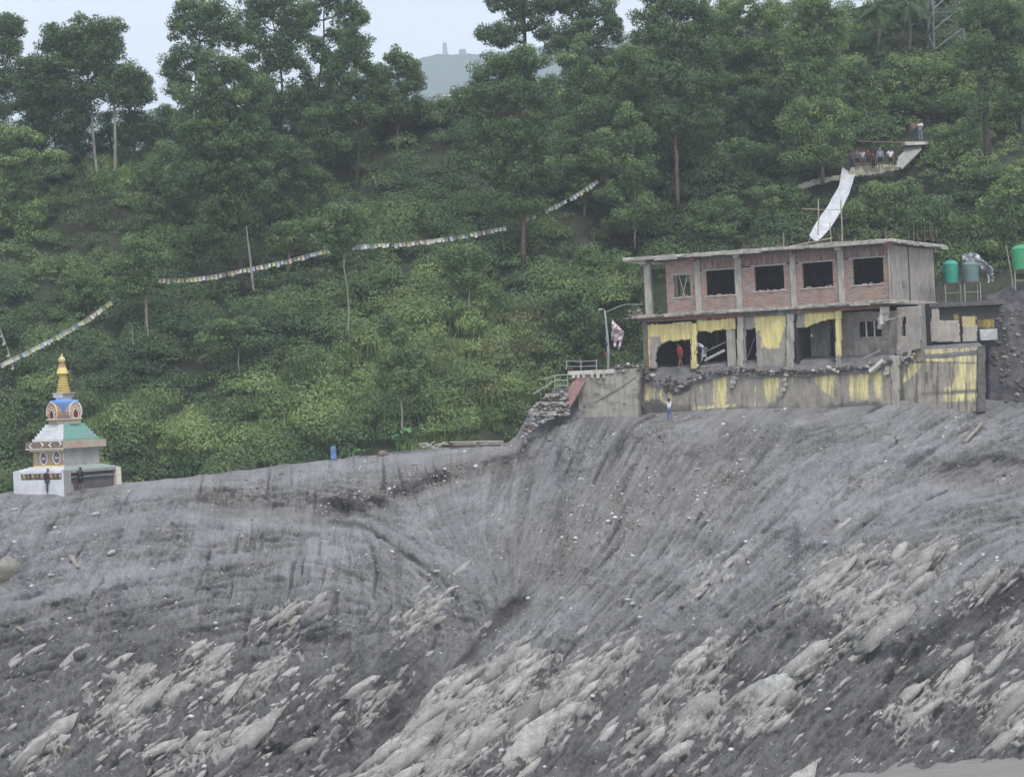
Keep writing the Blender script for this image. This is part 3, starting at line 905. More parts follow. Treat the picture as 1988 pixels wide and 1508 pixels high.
tone = .36 + 1.25 * (fbm(px_ / 90, py_ / 55, 402, 4) - .5) + .34 * grassy + .11 * RNG.normal(size=len(px_)) \
    + .22 * sstep(1550, 1700, px_) * sstep(700, 300, py_) * (py_ > 120) - .14 * in_poly(px_, py_, [(0, 560), (60, 420), (200, 470), (150, 640), (0, 690)]) - .10 * sstep(520, 300, py_) * (px_ < 1450)
cc = np.stack([bx, by - .15 * rs, bz + rs * (.25 + .35 * RNG.random(len(bx)))], -1)
per = 140
g1 = grassy < 2
und = link('undergrowth', foliage_mesh('undergrowth', cc[g1], rs[g1], per, .118, tone[g1], 11, flat=.95, up=.35, shell=.75, lowcut=-.05, brown=np.clip(1.1 * band(px_, py_, [(900, 720), (1000, 640), (1060, 700), (960, 790)], 48) * (fbm(px_ / 20, py_ / 14, 511, 2) > .5) + .35 * (RNG.random(len(px_)) < .07), 0, 1)[g1]), M_leaf)
tag(und, 'dense green shrubs and creepers covering the whole hillside', 'undergrowth', kind='stuff')

# tall grass and reeds on the lower slope: narrow blades
def blades(name, ctr, hgt, n_per, tone, seed, w=.035):
    rng = np.random.default_rng(seed)
    ci = np.repeat(np.arange(len(ctr)), n_per)
    o = rng.normal(size=(len(ci), 3)) * np.array([.5, .5, .08]) * hgt[ci][:, None] * .7
    b = ctr[ci] + o
    h = hgt[ci] * (.6 + .7 * rng.random(len(ci)))
    lean = rng.normal(size=(len(ci), 2)) * .28
    tip = b + np.stack([lean[:, 0] * h, lean[:, 1] * h, h], -1)
    sd = rng.normal(size=(len(ci), 3)); sd[:, 2] = 0; sd /= np.linalg.norm(sd, axis=1)[:, None]
    sd *= w
    mid = (b + tip) / 2 + np.stack([-lean[:, 0] * h * .25, -lean[:, 1] * h * .25, h * .12], -1)
    V = np.stack([b, mid - sd, tip, mid + sd], 1).reshape(-1, 3)
    t = np.clip(tone[ci] + .14 * rng.normal(size=len(ci)), 0, 1)
    return mesh_np(name, V, np.arange(len(V)).reshape(-1, 4), {'tone': np.repeat(t, 4)})
g2 = grassy >= .3
gc = np.stack([bx, by, bz - .1], -1)[g2]
grass_all = link('grass', blades('grass', gc, rs[g2] * .55 + .65, 110, np.clip(tone[g2] + .05, 0, .95), 12, .035), M_leaf)
tag(grass_all, 'bright tall grass growing on the lower slope behind the mud bank', 'grass', kind='stuff')

# ------------------------------------------------------------------ trees
def tree(label, base, trunk, blobs, tone=.4, bark=None, leaf=.115, dens=1.4, dy=0.0, name='tree', depth=None, tr=.16, cat='tree', clump=.56, group=None, tvar=.15, flat=.75, seed=None):
    """base (px,py) on the hill; trunk [(px,py)...] upward; blobs [(px,py,rx,ry)] in photo pixels, all set at the tree's own distance"""
    seed = seed or (int(base[0] * 7 + base[1] * 13) % 9973)
    rng = np.random.default_rng(seed)
    Yd = depth or float(hill_depth(np.array([float(base[0])]), np.array([float(base[1])]))[0])
    Yd -= dy
    root_p = PV(base[0], base[1], Yd)
    root = empty(name, root_p)
    tag(root, label, cat, group)
    k = Yd / F
    pts = [Vector((0, 0, -.6))]
    for (x, y) in trunk:
        pts.append(PV(x, y, Yd) - root_p + Vector((0, rng.uniform(-.3, .3), 0)))
    L = sum((pts[i + 1] - pts[i]).length for i in range(len(pts) - 1))
    fine = [pts[0]]
    for i in range(len(pts) - 1):
        for q in range(1, 4):
            f = q / 3
            fine.append(pts[i].lerp(pts[i + 1], f) + Vector((rng.uniform(-1, 1), rng.uniform(-1, 1), 0)) * .05)
    n = len(fine)
    mb = MB().tube(fine, [tr * (1 - .75 * i / (n - 1)) for i in range(n)], 7)
    cl, rr, tt_ = [], [], []
    bl2 = []
    for (x, y, rx_, ry_) in blobs:          # break each mass of the crown into uneven sprays
        bl2.append((x, y, rx_ * .82, ry_ * .8))
        for _q in range(3):
            aa = rng.random() * 6.28
            bl2.append((x + math.cos(aa) * rx_ * .75, y + math.sin(aa) * ry_ * .7, rx_ * rng.uniform(.22, .42), ry_ * rng.uniform(.22, .42)))
    for (x, y, rx_, ry_) in bl2:
        c = PV(x, y, Yd) - root_p
        a, h = rx_ * k, ry_ * k
        b_ = min(a, 1.2 * a) * .9
        nn = max(4, int(dens * 4.4 * (a * b_ + a * h + b_ * h) / 3 / clump ** 2))
        d = rng.normal(size=(nn, 3)); d /= np.linalg.norm(d, axis=1)[:, None]
        r = rng.random(nn) ** .45 * (1 + .22 * (rng.random(nn) < .2))
        q = np.array(c[:]) + d * r[:, None] * np.array([a, b_, h]) * .95
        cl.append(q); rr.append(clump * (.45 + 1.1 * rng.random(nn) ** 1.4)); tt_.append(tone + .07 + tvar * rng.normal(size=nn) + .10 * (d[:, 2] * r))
    cl, rr, tt_ = np.vstack(cl), np.concatenate(rr), np.concatenate(tt_)
    bm_ = MB()
    for i in rng.choice(len(cl), min(len(cl), 26), replace=False):
        e = Vector(cl[i])
        s = min(fine[2:], key=lambda p: (p - e).length + max(0, (p.z - e.z + .8)) * 1.2)
        bm_.tube([s, s.lerp(e, .5) + Vector((0, 0, -.12 * (e - s).length)), e], [tr * .42, tr * .28, tr * .1], 4, cap=False)
    mb.build('trunk', bark or M_bark, root, True)
    if bm_.v: bm_.build('branches', bark or M_bark, root, True)['kind'] = 'stuff'
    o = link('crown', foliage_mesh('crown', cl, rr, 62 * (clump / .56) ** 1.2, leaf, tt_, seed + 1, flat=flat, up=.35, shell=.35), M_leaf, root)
    return root

T = tree
T('dark leafy tree cut off by the left edge, its crown rising against the sky', (-14, 345), [(-12, 250), (-8, 120), (-5, 30)], [(-20, 60, 60, 62), (5, 130, 42, 60), (-25, 200, 60, 60), (20, 80, 28, 50), (-5, 270, 45, 40)], .2, M_darkbark)
T('tall tree with slim grey trunk and flat topped dark crown near the left edge', (190, 345), [(183, 280), (176, 200), (170, 140), (150, 70)],
  [(120, 75, 50, 34), (160, 62, 34, 38), (95, 125, 58, 32), (60, 165, 34, 30), (140, 120, 50, 40), (185, 130, 40, 30), (90, 160, 60, 36), (150, 165, 50, 36), (50, 200, 46, 36)], .16, M_palebark, tr=.15)
T('tall forked tree with pale trunk and rounded crown near the left edge', (222, 348), [(224, 290), (222, 210), (208, 150), (212, 80)],
  [(210, 60, 36, 38), (215, 105, 38, 34), (250, 150, 40, 28), (275, 165, 30, 22), (232, 140, 45, 30), (190, 90, 36, 40), (215, 175, 50, 28), (262, 190, 32, 26)], .2, M_palebark, tr=.17)
T('dark bushy tree filling the gap below the flat topped pair on the left', (110, 345), [(108, 290), (104, 220)], [(70, 215, 45, 55), (125, 240, 50, 50), (100, 180, 60, 40), (165, 215, 40, 48), (60, 275, 40, 35)], .08, M_darkbark)
T('dark slender tree behind the pale forked trunk on the left', (262, 330), [(260, 260), (255, 200)], [(255, 215, 28, 45), (272, 240, 20, 40), (245, 265, 24, 34)], .12, M_darkbark)
T('layered light green tree at the left edge below the dark crown', (30, 470), [(28, 400), (25, 320), (30, 280)],
  [(10, 270, 34, 22), (60, 262, 24, 16), (30, 310, 60, 18), (95, 303, 34, 10), (20, 360, 52, 30), (50, 420, 46, 34), (0, 410, 40, 40)], .55, leaf=.13, clump=.6)
T('tall dense tree with light green top, left most of the big central left cluster', (470, 560), [(466, 480), (462, 400), (455, 300), (440, 180), (430, 110)],
  [(430, 130, 48, 42), (400, 190, 70, 50), (470, 190, 60, 48), (380, 260, 62, 50), (440, 270, 70, 55), (500, 270, 50, 50), (420, 340, 75, 48), (480, 350, 55, 48), (370, 330, 50, 45), (430, 400, 55, 30)], .26, M_darkbark, dy=3, tr=.2)
T('very tall dark tree behind the light green topped one, crown reaching the top', (385, 420), [(383, 300), (380, 160), (390, 40)],
  [(390, 30, 50, 50), (350, 60, 26, 34), (365, 110, 45, 42), (340, 145, 24, 30), (350, 180, 36, 40), (430, 60, 50, 55), (345, 240, 34, 40)], .2, M_darkbark)
T('tall tree with forking trunk left of the bare leaning trunk, crown cut off above', (540, 330), [(545, 240), (548, 160), (540, 90), (520, 0)],
  [(500, 0, 50, 50), (545, 10, 46, 50), (480, 60, 50, 45), (560, 70, 34, 40), (520, 110, 50, 40), (570, 120, 22, 30), (590, 30, 16, 30), (500, 160, 50, 44), (550, 190, 44, 44), (520, 230, 56, 40)], .2, M_darkbark)
T('tall tree with a bare dark leaning trunk seen against the sky', (605, 300), [(612, 220), (622, 150), (628, 70), (630, -20)],
  [(650, 0, 50, 45), (610, 20, 24, 30), (665, 60, 36, 34), (610, 90, 18, 28), (645, 110, 26, 26), (600, 150, 16, 26), (690, 30, 20, 30), (645, 165, 30, 34), (620, 205, 40, 30), (590, 190, 22, 34)], .2, M_darkbark, tr=.17)
T('bushy tree with rounded dark crown right of the bare leaning trunk', (690, 380), [(696, 310), (700, 220), (690, 130)],
  [(690, 90, 46, 40), (715, 130, 30, 34), (660, 130, 34, 34), (690, 170, 50, 34), (660, 215, 50, 34), (620, 240, 45, 30), (715, 215, 30, 26), (640, 280, 55, 26)], .2, M_darkbark)
T('feathery tree with drooping side sprays beside the distant hill', (770, 300), [(772, 240), (775, 170), (772, 110)],
  [(770, 115, 28, 22), (795, 130, 20, 12), (750, 145, 34, 24), (805, 148, 18, 8), (790, 165, 30, 16), (760, 185, 44, 22), (810, 200, 22, 12), (775, 215, 45, 20), (735, 175, 34, 30), (725, 215, 40, 30)], .3, clump=.5, leaf=.12)
T('broad dark tree standing in front of the forest at the left of the pole', (330, 470), [(332, 400), (335, 330)], [(330, 300, 42, 40), (300, 350, 50, 40), (350, 370, 48, 40), (310, 410, 45, 32)], .24)
T('dark tree on the shaded slope between the pale pole and the sky gap', (560, 470), [(565, 400), (570, 330)], [(560, 300, 55, 40), (530, 350, 50, 36), (590, 350, 48, 36), (560, 400, 50, 30)], .18)
T('very dense broad tree in the centre with a straight brown trunk', (1017, 500), [(1016, 440), (1015, 360), (1010, 260), (1000, 140)],
  [(960, 130, 55, 34), (1020, 120, 50, 32), (925, 180, 42, 40), (990, 190, 60, 46), (1045, 180, 45, 45), (935, 250, 44, 44), (1000, 270, 62, 48), (1050, 260, 42, 46), (960, 330, 50, 40), (1020, 350, 58, 40), (1055, 330, 34, 38), (1000, 400, 50, 26)], .24, simple('brown_bark', (.15, .10, .075), (.09, .065, .05), 4, vs=(1, 1, .25)), dy=3, tr=.2)
T('tall dark tree behind the dense central one, crown cut by the top of the picture', (1020, 200), [(1020, 130), (1018, 60), (1015, -30)],
  [(975, -5, 40, 34), (1010, 10, 40, 40), (950, 70, 24, 20), (985, 60, 44, 34), (1040, 50, 30, 40), (1060, 0, 30, 40)], .14, M_darkbark, tr=.3)
T('dark tree mass against the sky right of the tall dark central trunk', (1130, 200), [(1130, 120), (1130, 30)], [(1090, 10, 34, 34), (1130, 0, 40, 44), (1170, 30, 34, 44), (1110, 60, 40, 30), (1150, 90, 45, 34), (1195, 60, 26, 40), (1078, 85, 44, 34), (1105, 115, 50, 26)], .14, M_darkbark)
T('slim pale green tree with pointed top right of the dense central tree', (1135, 420), [(1136, 340), (1132, 240), (1130, 130), (1132, 80)],
  [(1132, 92, 16, 26), (1120, 125, 34, 24), (1145, 150, 36, 26), (1110, 180, 30, 30), (1135, 210, 44, 32), (1115, 260, 40, 32), (1150, 290, 38, 34), (1120, 320, 44, 30), (1130, 365, 42, 28)], .38, M_palebark, tr=.1)
T('rounded tree with bright green top between the slim tree and the tall right forest', (1225, 360), [(1225, 280), (1222, 200), (1220, 130)],
  [(1215, 115, 34, 24), (1250, 130, 28, 24), (1195, 150, 28, 26), (1225, 165, 42, 30), (1235, 205, 40, 28)], .42)
T('light green feathery tree in front of the forest, left of the lone brown trunk', (1232, 470), [(1234, 400), (1230, 320), (1222, 240)],
  [(1220, 225, 28, 22), (1200, 265, 40, 28), (1240, 270, 36, 28), (1185, 310, 40, 30), (1230, 330, 48, 32), (1195, 370, 40, 30), (1245, 390, 38, 30), (1215, 425, 46, 24)], .46, M_palebark, tr=.09, dy=3)
T('big dark tree with a lone bare brown trunk, crown cut off above', (1316, 392), [(1314, 330), (1311, 260), (1308, 150), (1310, 20)],
  [(1300, 0, 50, 50), (1350, 20, 46, 50), (1260, 50, 40, 45), (1310, 80, 62, 48), (1370, 90, 48, 48), (1290, 150, 60, 46), (1350, 170, 62, 46), (1390, 150, 30, 42), (1320, 225, 60, 36), (1290, 215, 40, 34), (1370, 225, 34, 28)], .26, simple('rust_bark', (.17, .12, .09), (.1, .075, .06), 4, vs=(1, 1, .25)), dy=2, tr=.2)
T('shaggy dark tree under the lone brown trunk crown on its left', (1280, 360), [(1280, 320)], [(1300, 280, 40, 44), (1340, 290, 38, 48), (1280, 330, 34, 40), (1345, 340, 30, 30)], .16, M_darkbark)
T('yellowish green rounded tree at the top edge right of the lone trunk', (1450, 200), [(1450, 140), (1448, 70)],
  [(1400, 30, 40, 36), (1440, 20, 48, 40), (1490, 40, 46, 40), (1410, 90, 48, 40), (1460, 100, 55, 40), (1510, 110, 40, 40), (1450, 150, 50, 30)], .52)
T('tall tree with light foliage and thin trunk above the hillside people, reaching the top edge', (1590, 330), [(1588, 250), (1590, 150), (1590, 40)],
  [(1580, 10, 50, 45), (1620, 50, 32, 44), (1550, 70, 42, 44), (1600, 100, 44, 44), (1560, 140, 42, 40), (1615, 150, 28, 34), (1590, 190, 44, 34)], .42, dy=1)
T('leafy tree just left of the group of people, hiding the path', (1596, 345), [(1596, 300), (1590, 250)],
  [(1560, 215, 42, 30), (1600, 215, 40, 34), (1540, 250, 36, 30), (1590, 265, 50, 34), (1625, 255, 28, 34), (1565, 300, 48, 26), (1610, 305, 34, 24)], .48, dy=2)
T('very dark tree in the hollow between the yellowish tree and the leafy one', (1470, 300), [(1470, 250)], [(1450, 200, 50, 34), (1500, 190, 45, 34), (1470, 240, 55, 34), (1520, 240, 34, 30), (1440, 270, 40, 30)], .02, M_darkbark)
T('drooping fern leaved shrub tree in the dark hollow', (1455, 330), [(1455, 290)], [(1440, 290, 50, 22), (1480, 300, 45, 20), (1410, 320, 40, 24)], .25, dy=2)
T('tall dark tree with thick bare trunk at the right edge under the top corner', (1918, 300), [(1916, 240), (1913, 160), (1908, 60)],
  [(1890, 20, 46, 40), (1940, 30, 44, 40), (1970, 60, 36, 40), (1905, 80, 50, 30), (1950, 110, 44, 30), (1880, 110, 26, 26), (1915, 150, 24, 40), (1900, 200, 22, 36)], .3, M_darkbark, tr=.35, dy=2)
T('bright green tree cut off by the upper right edge of the picture', (1985, 260), [(1984, 200), (1980, 140)], [(1975, 130, 40, 40), (1990, 180, 36, 44), (1960, 205, 36, 26)], .45)
T('bright rounded tree at the far right edge below the thick bare trunk', (1965, 500), [(1964, 440), (1960, 400)], [(1965, 350, 40, 30), (1940, 390, 40, 32), (1985, 400, 36, 36), (1955, 430, 46, 26)], .55)
T('pale leaved tree behind the green water tank on the right', (1930, 500), [(1930, 470)], [(1915, 440, 34, 26), (1950, 450, 40, 30), (1930, 480, 44, 22)], .45)
T('small dark tree behind the two water tanks', (1820, 500), [(1820, 460)], [(1800, 430, 34, 30), (1835, 440, 32, 32), (1815, 400, 38, 24), (1850, 470, 28, 26)], .3)
T('small tree with a bare double stem standing among flags right of the pale pole', (677, 645), [(676, 580), (668, 520), (665, 450)],
  [(665, 412, 38, 20), (640, 432, 36, 20), (690, 430, 30, 20), (660, 455, 44, 22), (705, 418, 14, 9), (650, 478, 22, 12)], .42, M_palebark, leaf=.12, clump=.5, tr=.08, dy=2.5)
T('small light green tree just right of the pale pole', (560, 510), [(562, 480), (560, 450)], [(550, 448, 30, 18), (590, 442, 24, 16), (570, 470, 40, 18), (600, 470, 20, 14)], .46, clump=.5, leaf=.12, dy=2)
T('thin young tree with bare white stem on the lower slope above the banana plants', (781, 832), [(779, 780), (768, 710), (760, 660), (758, 620)],
  [(757, 618, 12, 13), (742, 640, 14, 9), (775, 650, 14, 12), (790, 690, 34, 20), (755, 705, 26, 14), (745, 740, 24, 18), (800, 735, 26, 16), (775, 755, 36, 14)], .33, M_palebark, leaf=.11, clump=.42, tr=.06, dens=1.2, dy=3.0)
T('small tree left of the flag string gap', (282, 640), [(284, 590), (280, 520), (278, 480)], [(275, 480, 40, 26), (250, 520, 36, 28), (300, 500, 26, 30), (265, 555, 38, 24), (235, 560, 26, 22)], .4, clump=.55, dy=3)
T('small round tree beside the string of flags on the left slope', (172, 600), [(172, 570)], [(165, 545, 30, 20), (190, 560, 26, 22), (160, 575, 32, 20)], .36, clump=.5, dy=2)
T('slender pale stemmed tree half way up the slope', (910, 610), [(911, 560), (905, 500)], [(900, 490, 34, 24), (925, 510, 26, 20), (880, 515, 26, 18), (905, 545, 30, 18)], .35, M_palebark, clump=.5, tr=.06, dy=2)
T('spreading grey twigged tree low on the left slope', (464, 720), [(463, 690), (460, 650)], [(440, 635, 44, 16), (480, 630, 34, 18), (420, 655, 36, 14), (470, 660, 50, 18)], .3, M_palebark, clump=.5, leaf=.12, tr=.07, dy=2)
T('dark bushy tree left of the leaning street lamp', (1100, 690), [(1100, 650)], [(1095, 580, 30, 22), (1130, 600, 36, 28), (1085, 620, 36, 26), (1120, 640, 42, 26), (1140, 670, 30, 24)], .28, dy=1)
T('olive green tree beside the left end of the ruined house', (1215, 590), [(1214, 560)], [(1200, 520, 40, 26), (1170, 550, 44, 28), (1220, 560, 34, 24), (1150, 500, 40, 26)], .36)
T('rounded tree above the flag line right end', (1090, 400), [(1090, 370)], [(1080, 345, 34, 26), (1110, 360, 28, 24)], .3)
T('bushy tree left behind the roof slab of the ruined house', (1400, 480), [(1400, 440)], [(1390, 400, 44, 30), (1430, 420, 40, 28), (1370, 430, 40, 28), (1410, 450, 50, 22)], .38)
T('bushy tree behind the left scaffold pole on the roof', (1520, 450), [(1520, 420)], [(1500, 380, 40, 24), (1540, 390, 36, 26), (1510, 415, 48, 26)], .5)
T('rounded tree below the people on the path right of the plastic chute', (1720, 470), [(1720, 430)], [(1700, 380, 36, 24), (1740, 370, 40, 26), (1720, 410, 50, 28), (1680, 410, 30, 24)], .44)
T('bright green bushy tree on the slope above the path, left one', (1670, 240), [(1670, 210)], [(1660, 140, 34, 26), (1650, 185, 40, 34), (1690, 200, 40, 30), (1660, 225, 40, 20)], .5)
T('bright green feathery tree below the lattice tower', (1760, 220), [(1760, 190)], [(1740, 130, 40, 22), (1785, 130, 44, 22), (1720, 160, 44, 30), (1780, 160, 50, 32), (1830, 138, 34, 22), (1820, 170, 34, 26), (1750, 200, 44, 16)], .58)
T('tall bush at the right of the two people on the upper ledge', (1850, 330), [(1850, 300)], [(1835, 270, 30, 30), (1870, 260, 34, 34), (1850, 305, 44, 28), (1895, 300, 34, 30)], .48)
T('dark undergrown tree above the two people on the upper ledge', (1800, 235), [(1800, 215)], [(1770, 195, 34, 20), (1810, 205, 40, 22), (1850, 210, 34, 26)], .3)
T('slanting shrub tree on the skyline beside the red roofed house', (800, 260), [(800, 240)], [(790, 225, 50, 18), (835, 215, 26, 10), (750, 245, 44, 18)], .3)
T('low skyline tree right of the red roofed house', (890, 240), [(890, 220)], [(880, 205, 26, 16), (905, 190, 24, 22), (850, 228, 34, 12)], .34)

BACKL = ['behind the layered light green tree', 'left of the two pale trunks', 'between and behind the two pale trunks', 'right of the faint thin pylon', 'behind the left end of the big tree cluster',
         'behind the tall light topped tree', 'under the forking trunk tree', 'behind the bare leaning trunk', 'under the rounded crown right of the leaning trunk', 'below the red roofed house',
         'behind the slim pale green tree', 'left of the tree with the lone brown trunk', 'behind the yellowish green tree', 'right of the yellowish green tree', 'left of the palms', 'behind the two palms']
for q, (x, y, w, h, tn_) in enumerate([(60, 335, 46, 60, .12), (150, 330, 50, 70, .10), (215, 330, 46, 80, .12), (300, 330, 40, 95, .14), (345, 320, 45, 90, .16), (430, 300, 55, 80, .14), (520, 290, 50, 85, .14), (590, 275, 45, 70, .16), (650, 262, 40, 50, .18),
                                      (720, 258, 40, 40, .2), (1190, 170, 50, 60, .14), (1260, 150, 50, 60, .2), (1420, 120, 60, 60, .34), (1520, 90, 60, 60, .3), (1690, 90, 60, 50, .16), (1760, 60, 50, 40, .1)]):
    T('shadowy tree on the brow ' + BACKL[q], (x, y), [(x, y - h * .8)], [(x, y - h, w * .8, h * .5), (x - w * .4, y - h * .6, w * .6, h * .45), (x + w * .4, y - h * .55, w * .6, h * .45), (x, y - h * .25, w * .8, h * .3)], tn_, M_darkbark, dy=-3.5, dens=.75, group='shadowy trees filling the forest behind the tall ones')
# palms on the upper right skyline
def palm(label, px, py, top, nf, L):
    Yp_ = float(hill_depth(np.array([float(px)]), np.array([float(py)]))[0]) - 1.5
    g = PV(px, py, Yp_)
    root = tag(empty('palm_tree', g), label, 'palm tree', 'palms on the upper right skyline')
    tp = PV(px, top, Yp_) - g
    MB().tube([(0, 0, -.5), tp * .5 + Vector((.1, 0, 0)), tp], [.16, .13, .12], 7).build('trunk', M_bark, root, True)
    for q in range(nf):
        a = 2 * math.pi * q / nf + RND.uniform(-.2, .2); rise = RND.uniform(-.1, .9)
        pts = []
        for s in range(9):
            t = s / 8
            pts.append(tp + Vector((math.cos(a) * L * t, math.sin(a) * L * t, L * (rise * t - .95 * t * t))))
        mb = MB().tube(pts, [.035 * (1 - .08 * i) for i in range(9)], 3, cap=False)
        for s in range(1, 26):
            t = s / 26 * 8; i = min(int(t), 7); p = pts[i].lerp(pts[i + 1], t - i)
            dr = (pts[i + 1] - pts[i]).normalized(); sd = dr.cross(Vector((0, 0, 1))).normalized()
            ll_ = .75 * math.sin(math.pi * min(1, .15 + s / 30)) + .1
            for sg in (1, -1):
                e = p + sd * sg * ll_ * .7 + dr * ll_ * .45 + Vector((0, 0, -.45 * ll_))
                w = dr * .05
                mb.add([p - w, p + w, e], [(0, 1, 2)])
        me_o = mb.build('frond', M_frond, root)
M_frond = simple('palm_frond', (.07, .11, .05), (.045, .075, .035), 2)
palm('palm tree left of the lattice tower with wide drooping fronds', 1765, 110, 12, 13, 2.8)
palm('palm tree left of the other palm, fronds against dark forest', 1705, 100, 22, 12, 2.5)

# banana plants beside the driftwood
M_banana = simple('banana_leaf', (.12, .26, .08), (.09, .2, .07), 2, rough=.5)
for q, (px, py, s, lb_) in enumerate([(795, 866, 1.2, 'broad leaved banana plant beside the white driftwood'), (752 + 20, 868, .8, 'small broad leaved plant at the foot of the thin young tree'),
                                      (700, 890, .6, 'low broad leaved plant between the blue drum and the banana plants')]):
    g = PV(px, py, 163.6)
    root = tag(empty('banana_plant', g), lb_, 'banana plant')
    MB().tube([(0, 0, -.3), (0, 0, .6 * s)], [.09, .06], 6).build('stem', M_banana, root, True)
    for i in range(9):
        a = i * 2.4 + q; L_ = s * RND.uniform(1.0, 1.6); vs, fs = [], []
        for t_ in range(7):
            t = t_ / 6; w = .24 * s * math.sin(math.pi * (t * .9 + .05)) ** .7
            c = Vector((math.cos(a) * L_ * t * .8, math.sin(a) * L_ * t * .8, .5 * s + L_ * (1.1 * t - .85 * t * t)))
            sd = Vector((-math.sin(a), math.cos(a), 0))
            vs += [c - sd * w + Vector((0, 0, .08)), c, c + sd * w + Vector((0, 0, .08))]
        for t_ in range(6):
            for z in (0, 1):
                b_ = t_ * 3 + z
                fs.append((b_, b_ + 1, b_ + 4, b_ + 3))
        MB().add(vs, fs).build('leaf', M_banana, root, True)

# ------------------------------------------------------------------ distant mountain, its forest edge and masts
def ridge(name, Yd, pts, mats, thick=300, jag=1.0, seed=1):
    xs = np.linspace(pts[0][0], pts[-1][0], 400)
    top = interp(xs, pts) - jag * 5 * fbm(xs / 60, xs * 0, seed, 4) - jag * 3 * vn(xs / 2.2, xs * 0, seed + 3) ** 2
    rows = []
    for t in np.linspace(0, 1, 30):
        py = 700 + (top - 700) * t
        Yr = Yd * (.62 + .38 * t) + 60 * (fbm(xs / 90, xs * 0 + t * 4, seed + 5, 3) - .5)
        rows.append(np.stack(P(xs, py, Yr), -1))
    last = rows[-1].copy(); last[:, 1] += thick; last[:, 2] -= 260; rows.append(last)
    V = np.stack(rows, 0)
    o = link(name, mesh_np(name, V.reshape(-1, 3), grid_quads(V.shape[0], V.shape[1])), mats)
    return tag(o, kind='structure')
M_far = simple('far_forest', (.04, .075, .05), (.025, .05, .035), .02, bmp=0)
ridge('distant_mountain', 2300, [(-900, 280), (-200, 250), (100, 235), (300, 215), (420, 225), (600, 200), (760, 140), (820, 116), (850, 110), (930, 108), (1010, 100), (1300, 60), (3000, 0)], M_far, jag=1.0, seed=5)
ridge('distant_hill', 1300, [(-900, 320), (0, 300), (300, 285), (500, 270), (700, 225), (810, 196), (870, 186), (960, 186), (1200, 200), (3000, 150)], M_far, jag=1.6, seed=9)
M_mast = simple('galvanised_mast', (.24, .25, .26), (.17, .18, .19), 1, bmp=0)
def lattice(name, label, px, py0, py1, Yd, w0, w1, n, r, cat='tower'):
    a, b_ = PV(px, py0, Yd), PV(px, py1, Yd)
    H = b_.z - a.z
    root = tag(empty(name, a), label, cat)
    lean = (b_ - a) - Vector((0, 0, H))
    cor = lambda t, q: Vector((0, 0, H * t)) + Vector(((1, 1, -1, -1)[q], (1, -1, -1, 1)[q], 0)) * (w0 + (w1 - w0) * t) / 2
    for q in range(4):
        MB().tube([cor(0, q), cor(1, q)], r * 1.6, 4).build('leg', M_mast, root)
    mb = MB()
    for i in range(n):
        t0, t1 = i / n, (i + 1) / n
        for q in range(4):
            q2 = (q + 1) % 4
            mb.tube([cor(t0, q), cor(t1, q2)], r, 3, cap=False).tube([cor(t0, q2), cor(t1, q)], r, 3, cap=False).tube([cor(t1, q), cor(t1, q2)], r, 3, cap=False)
    mb.build('bracing', M_mast, root)
    return root
lattice('lattice_tower', 'grey steel lattice pylon rising out of the trees at the upper right', 1838, 100, -140, float(hill_depth(np.array([1838.]), np.array([100.]))[0]) - 1.0, 2.6, 1.9, 6, .05, 'pylon')
lattice('radio_mast', 'faint radio mast on the distant mountain, the left and taller one', 865, 122, 84, 2300, 5, 2.5, 4, .35, 'mast')
lattice('radio_mast', 'faint short radio mast on the distant mountain beside the central trees', 899, 122, 97, 2300, 8, 5, 3, .5, 'mast')
lattice('lattice_tower', 'faint thin lattice pylon behind the forked trees at upper left', 274, 330, 225, 330, 2.4, .6, 9, .05, 'pylon')

# houses beyond the brow
M_white = simple('white_wall', (.72, .70, .68), (.6, .58, .55), 1)
M_redroof = simple('red_metal_roof', (.33, .11, .08), (.25, .09, .07), 3)
M_dark = simple('dark_opening', (.02, .02, .022), (.03, .03, .03), 2)
g = PV(862, 212, 250)
h_ = tag(empty('house', g), 'white flat roofed house with a red shuttered window seen through the gap in the trees', 'house')
MB().box(-.6, 1.6, 0, 4, -3, 1.35).build('wall', M_white, h_)
MB().box(-.75, 1.75, -.25, 4.2, 1.35, 1.5).build('roof', M_white, h_)
MB().box(-.45, .55, -.06, .02, .15, .85).build('window', M_redroof, h_)
MB().box(-1.6, .5, -1.2, -.2, -.6, 0.02).build('porch_roof', M_white, h_)
g = PV(758, 222, 262)
h_ = tag(empty('house', g), 'low house with a red roof half hidden behind the feathery tree', 'house')
MB().box(-3, 3, 0, 5, -3, .2).build('wall', M_white, h_)
MB().prism([(-3.4, .2), (3.4, .2), (2.6, 1.3), (-2.6, 1.3)], -.4, 5.4).build('roof', M_redroof, h_)
for q in (-2.0, 0, 2.0):
    MB().box(q - .35, q + .35, -.05, .02, -1.1, -.2).build('window', M_dark, h_)
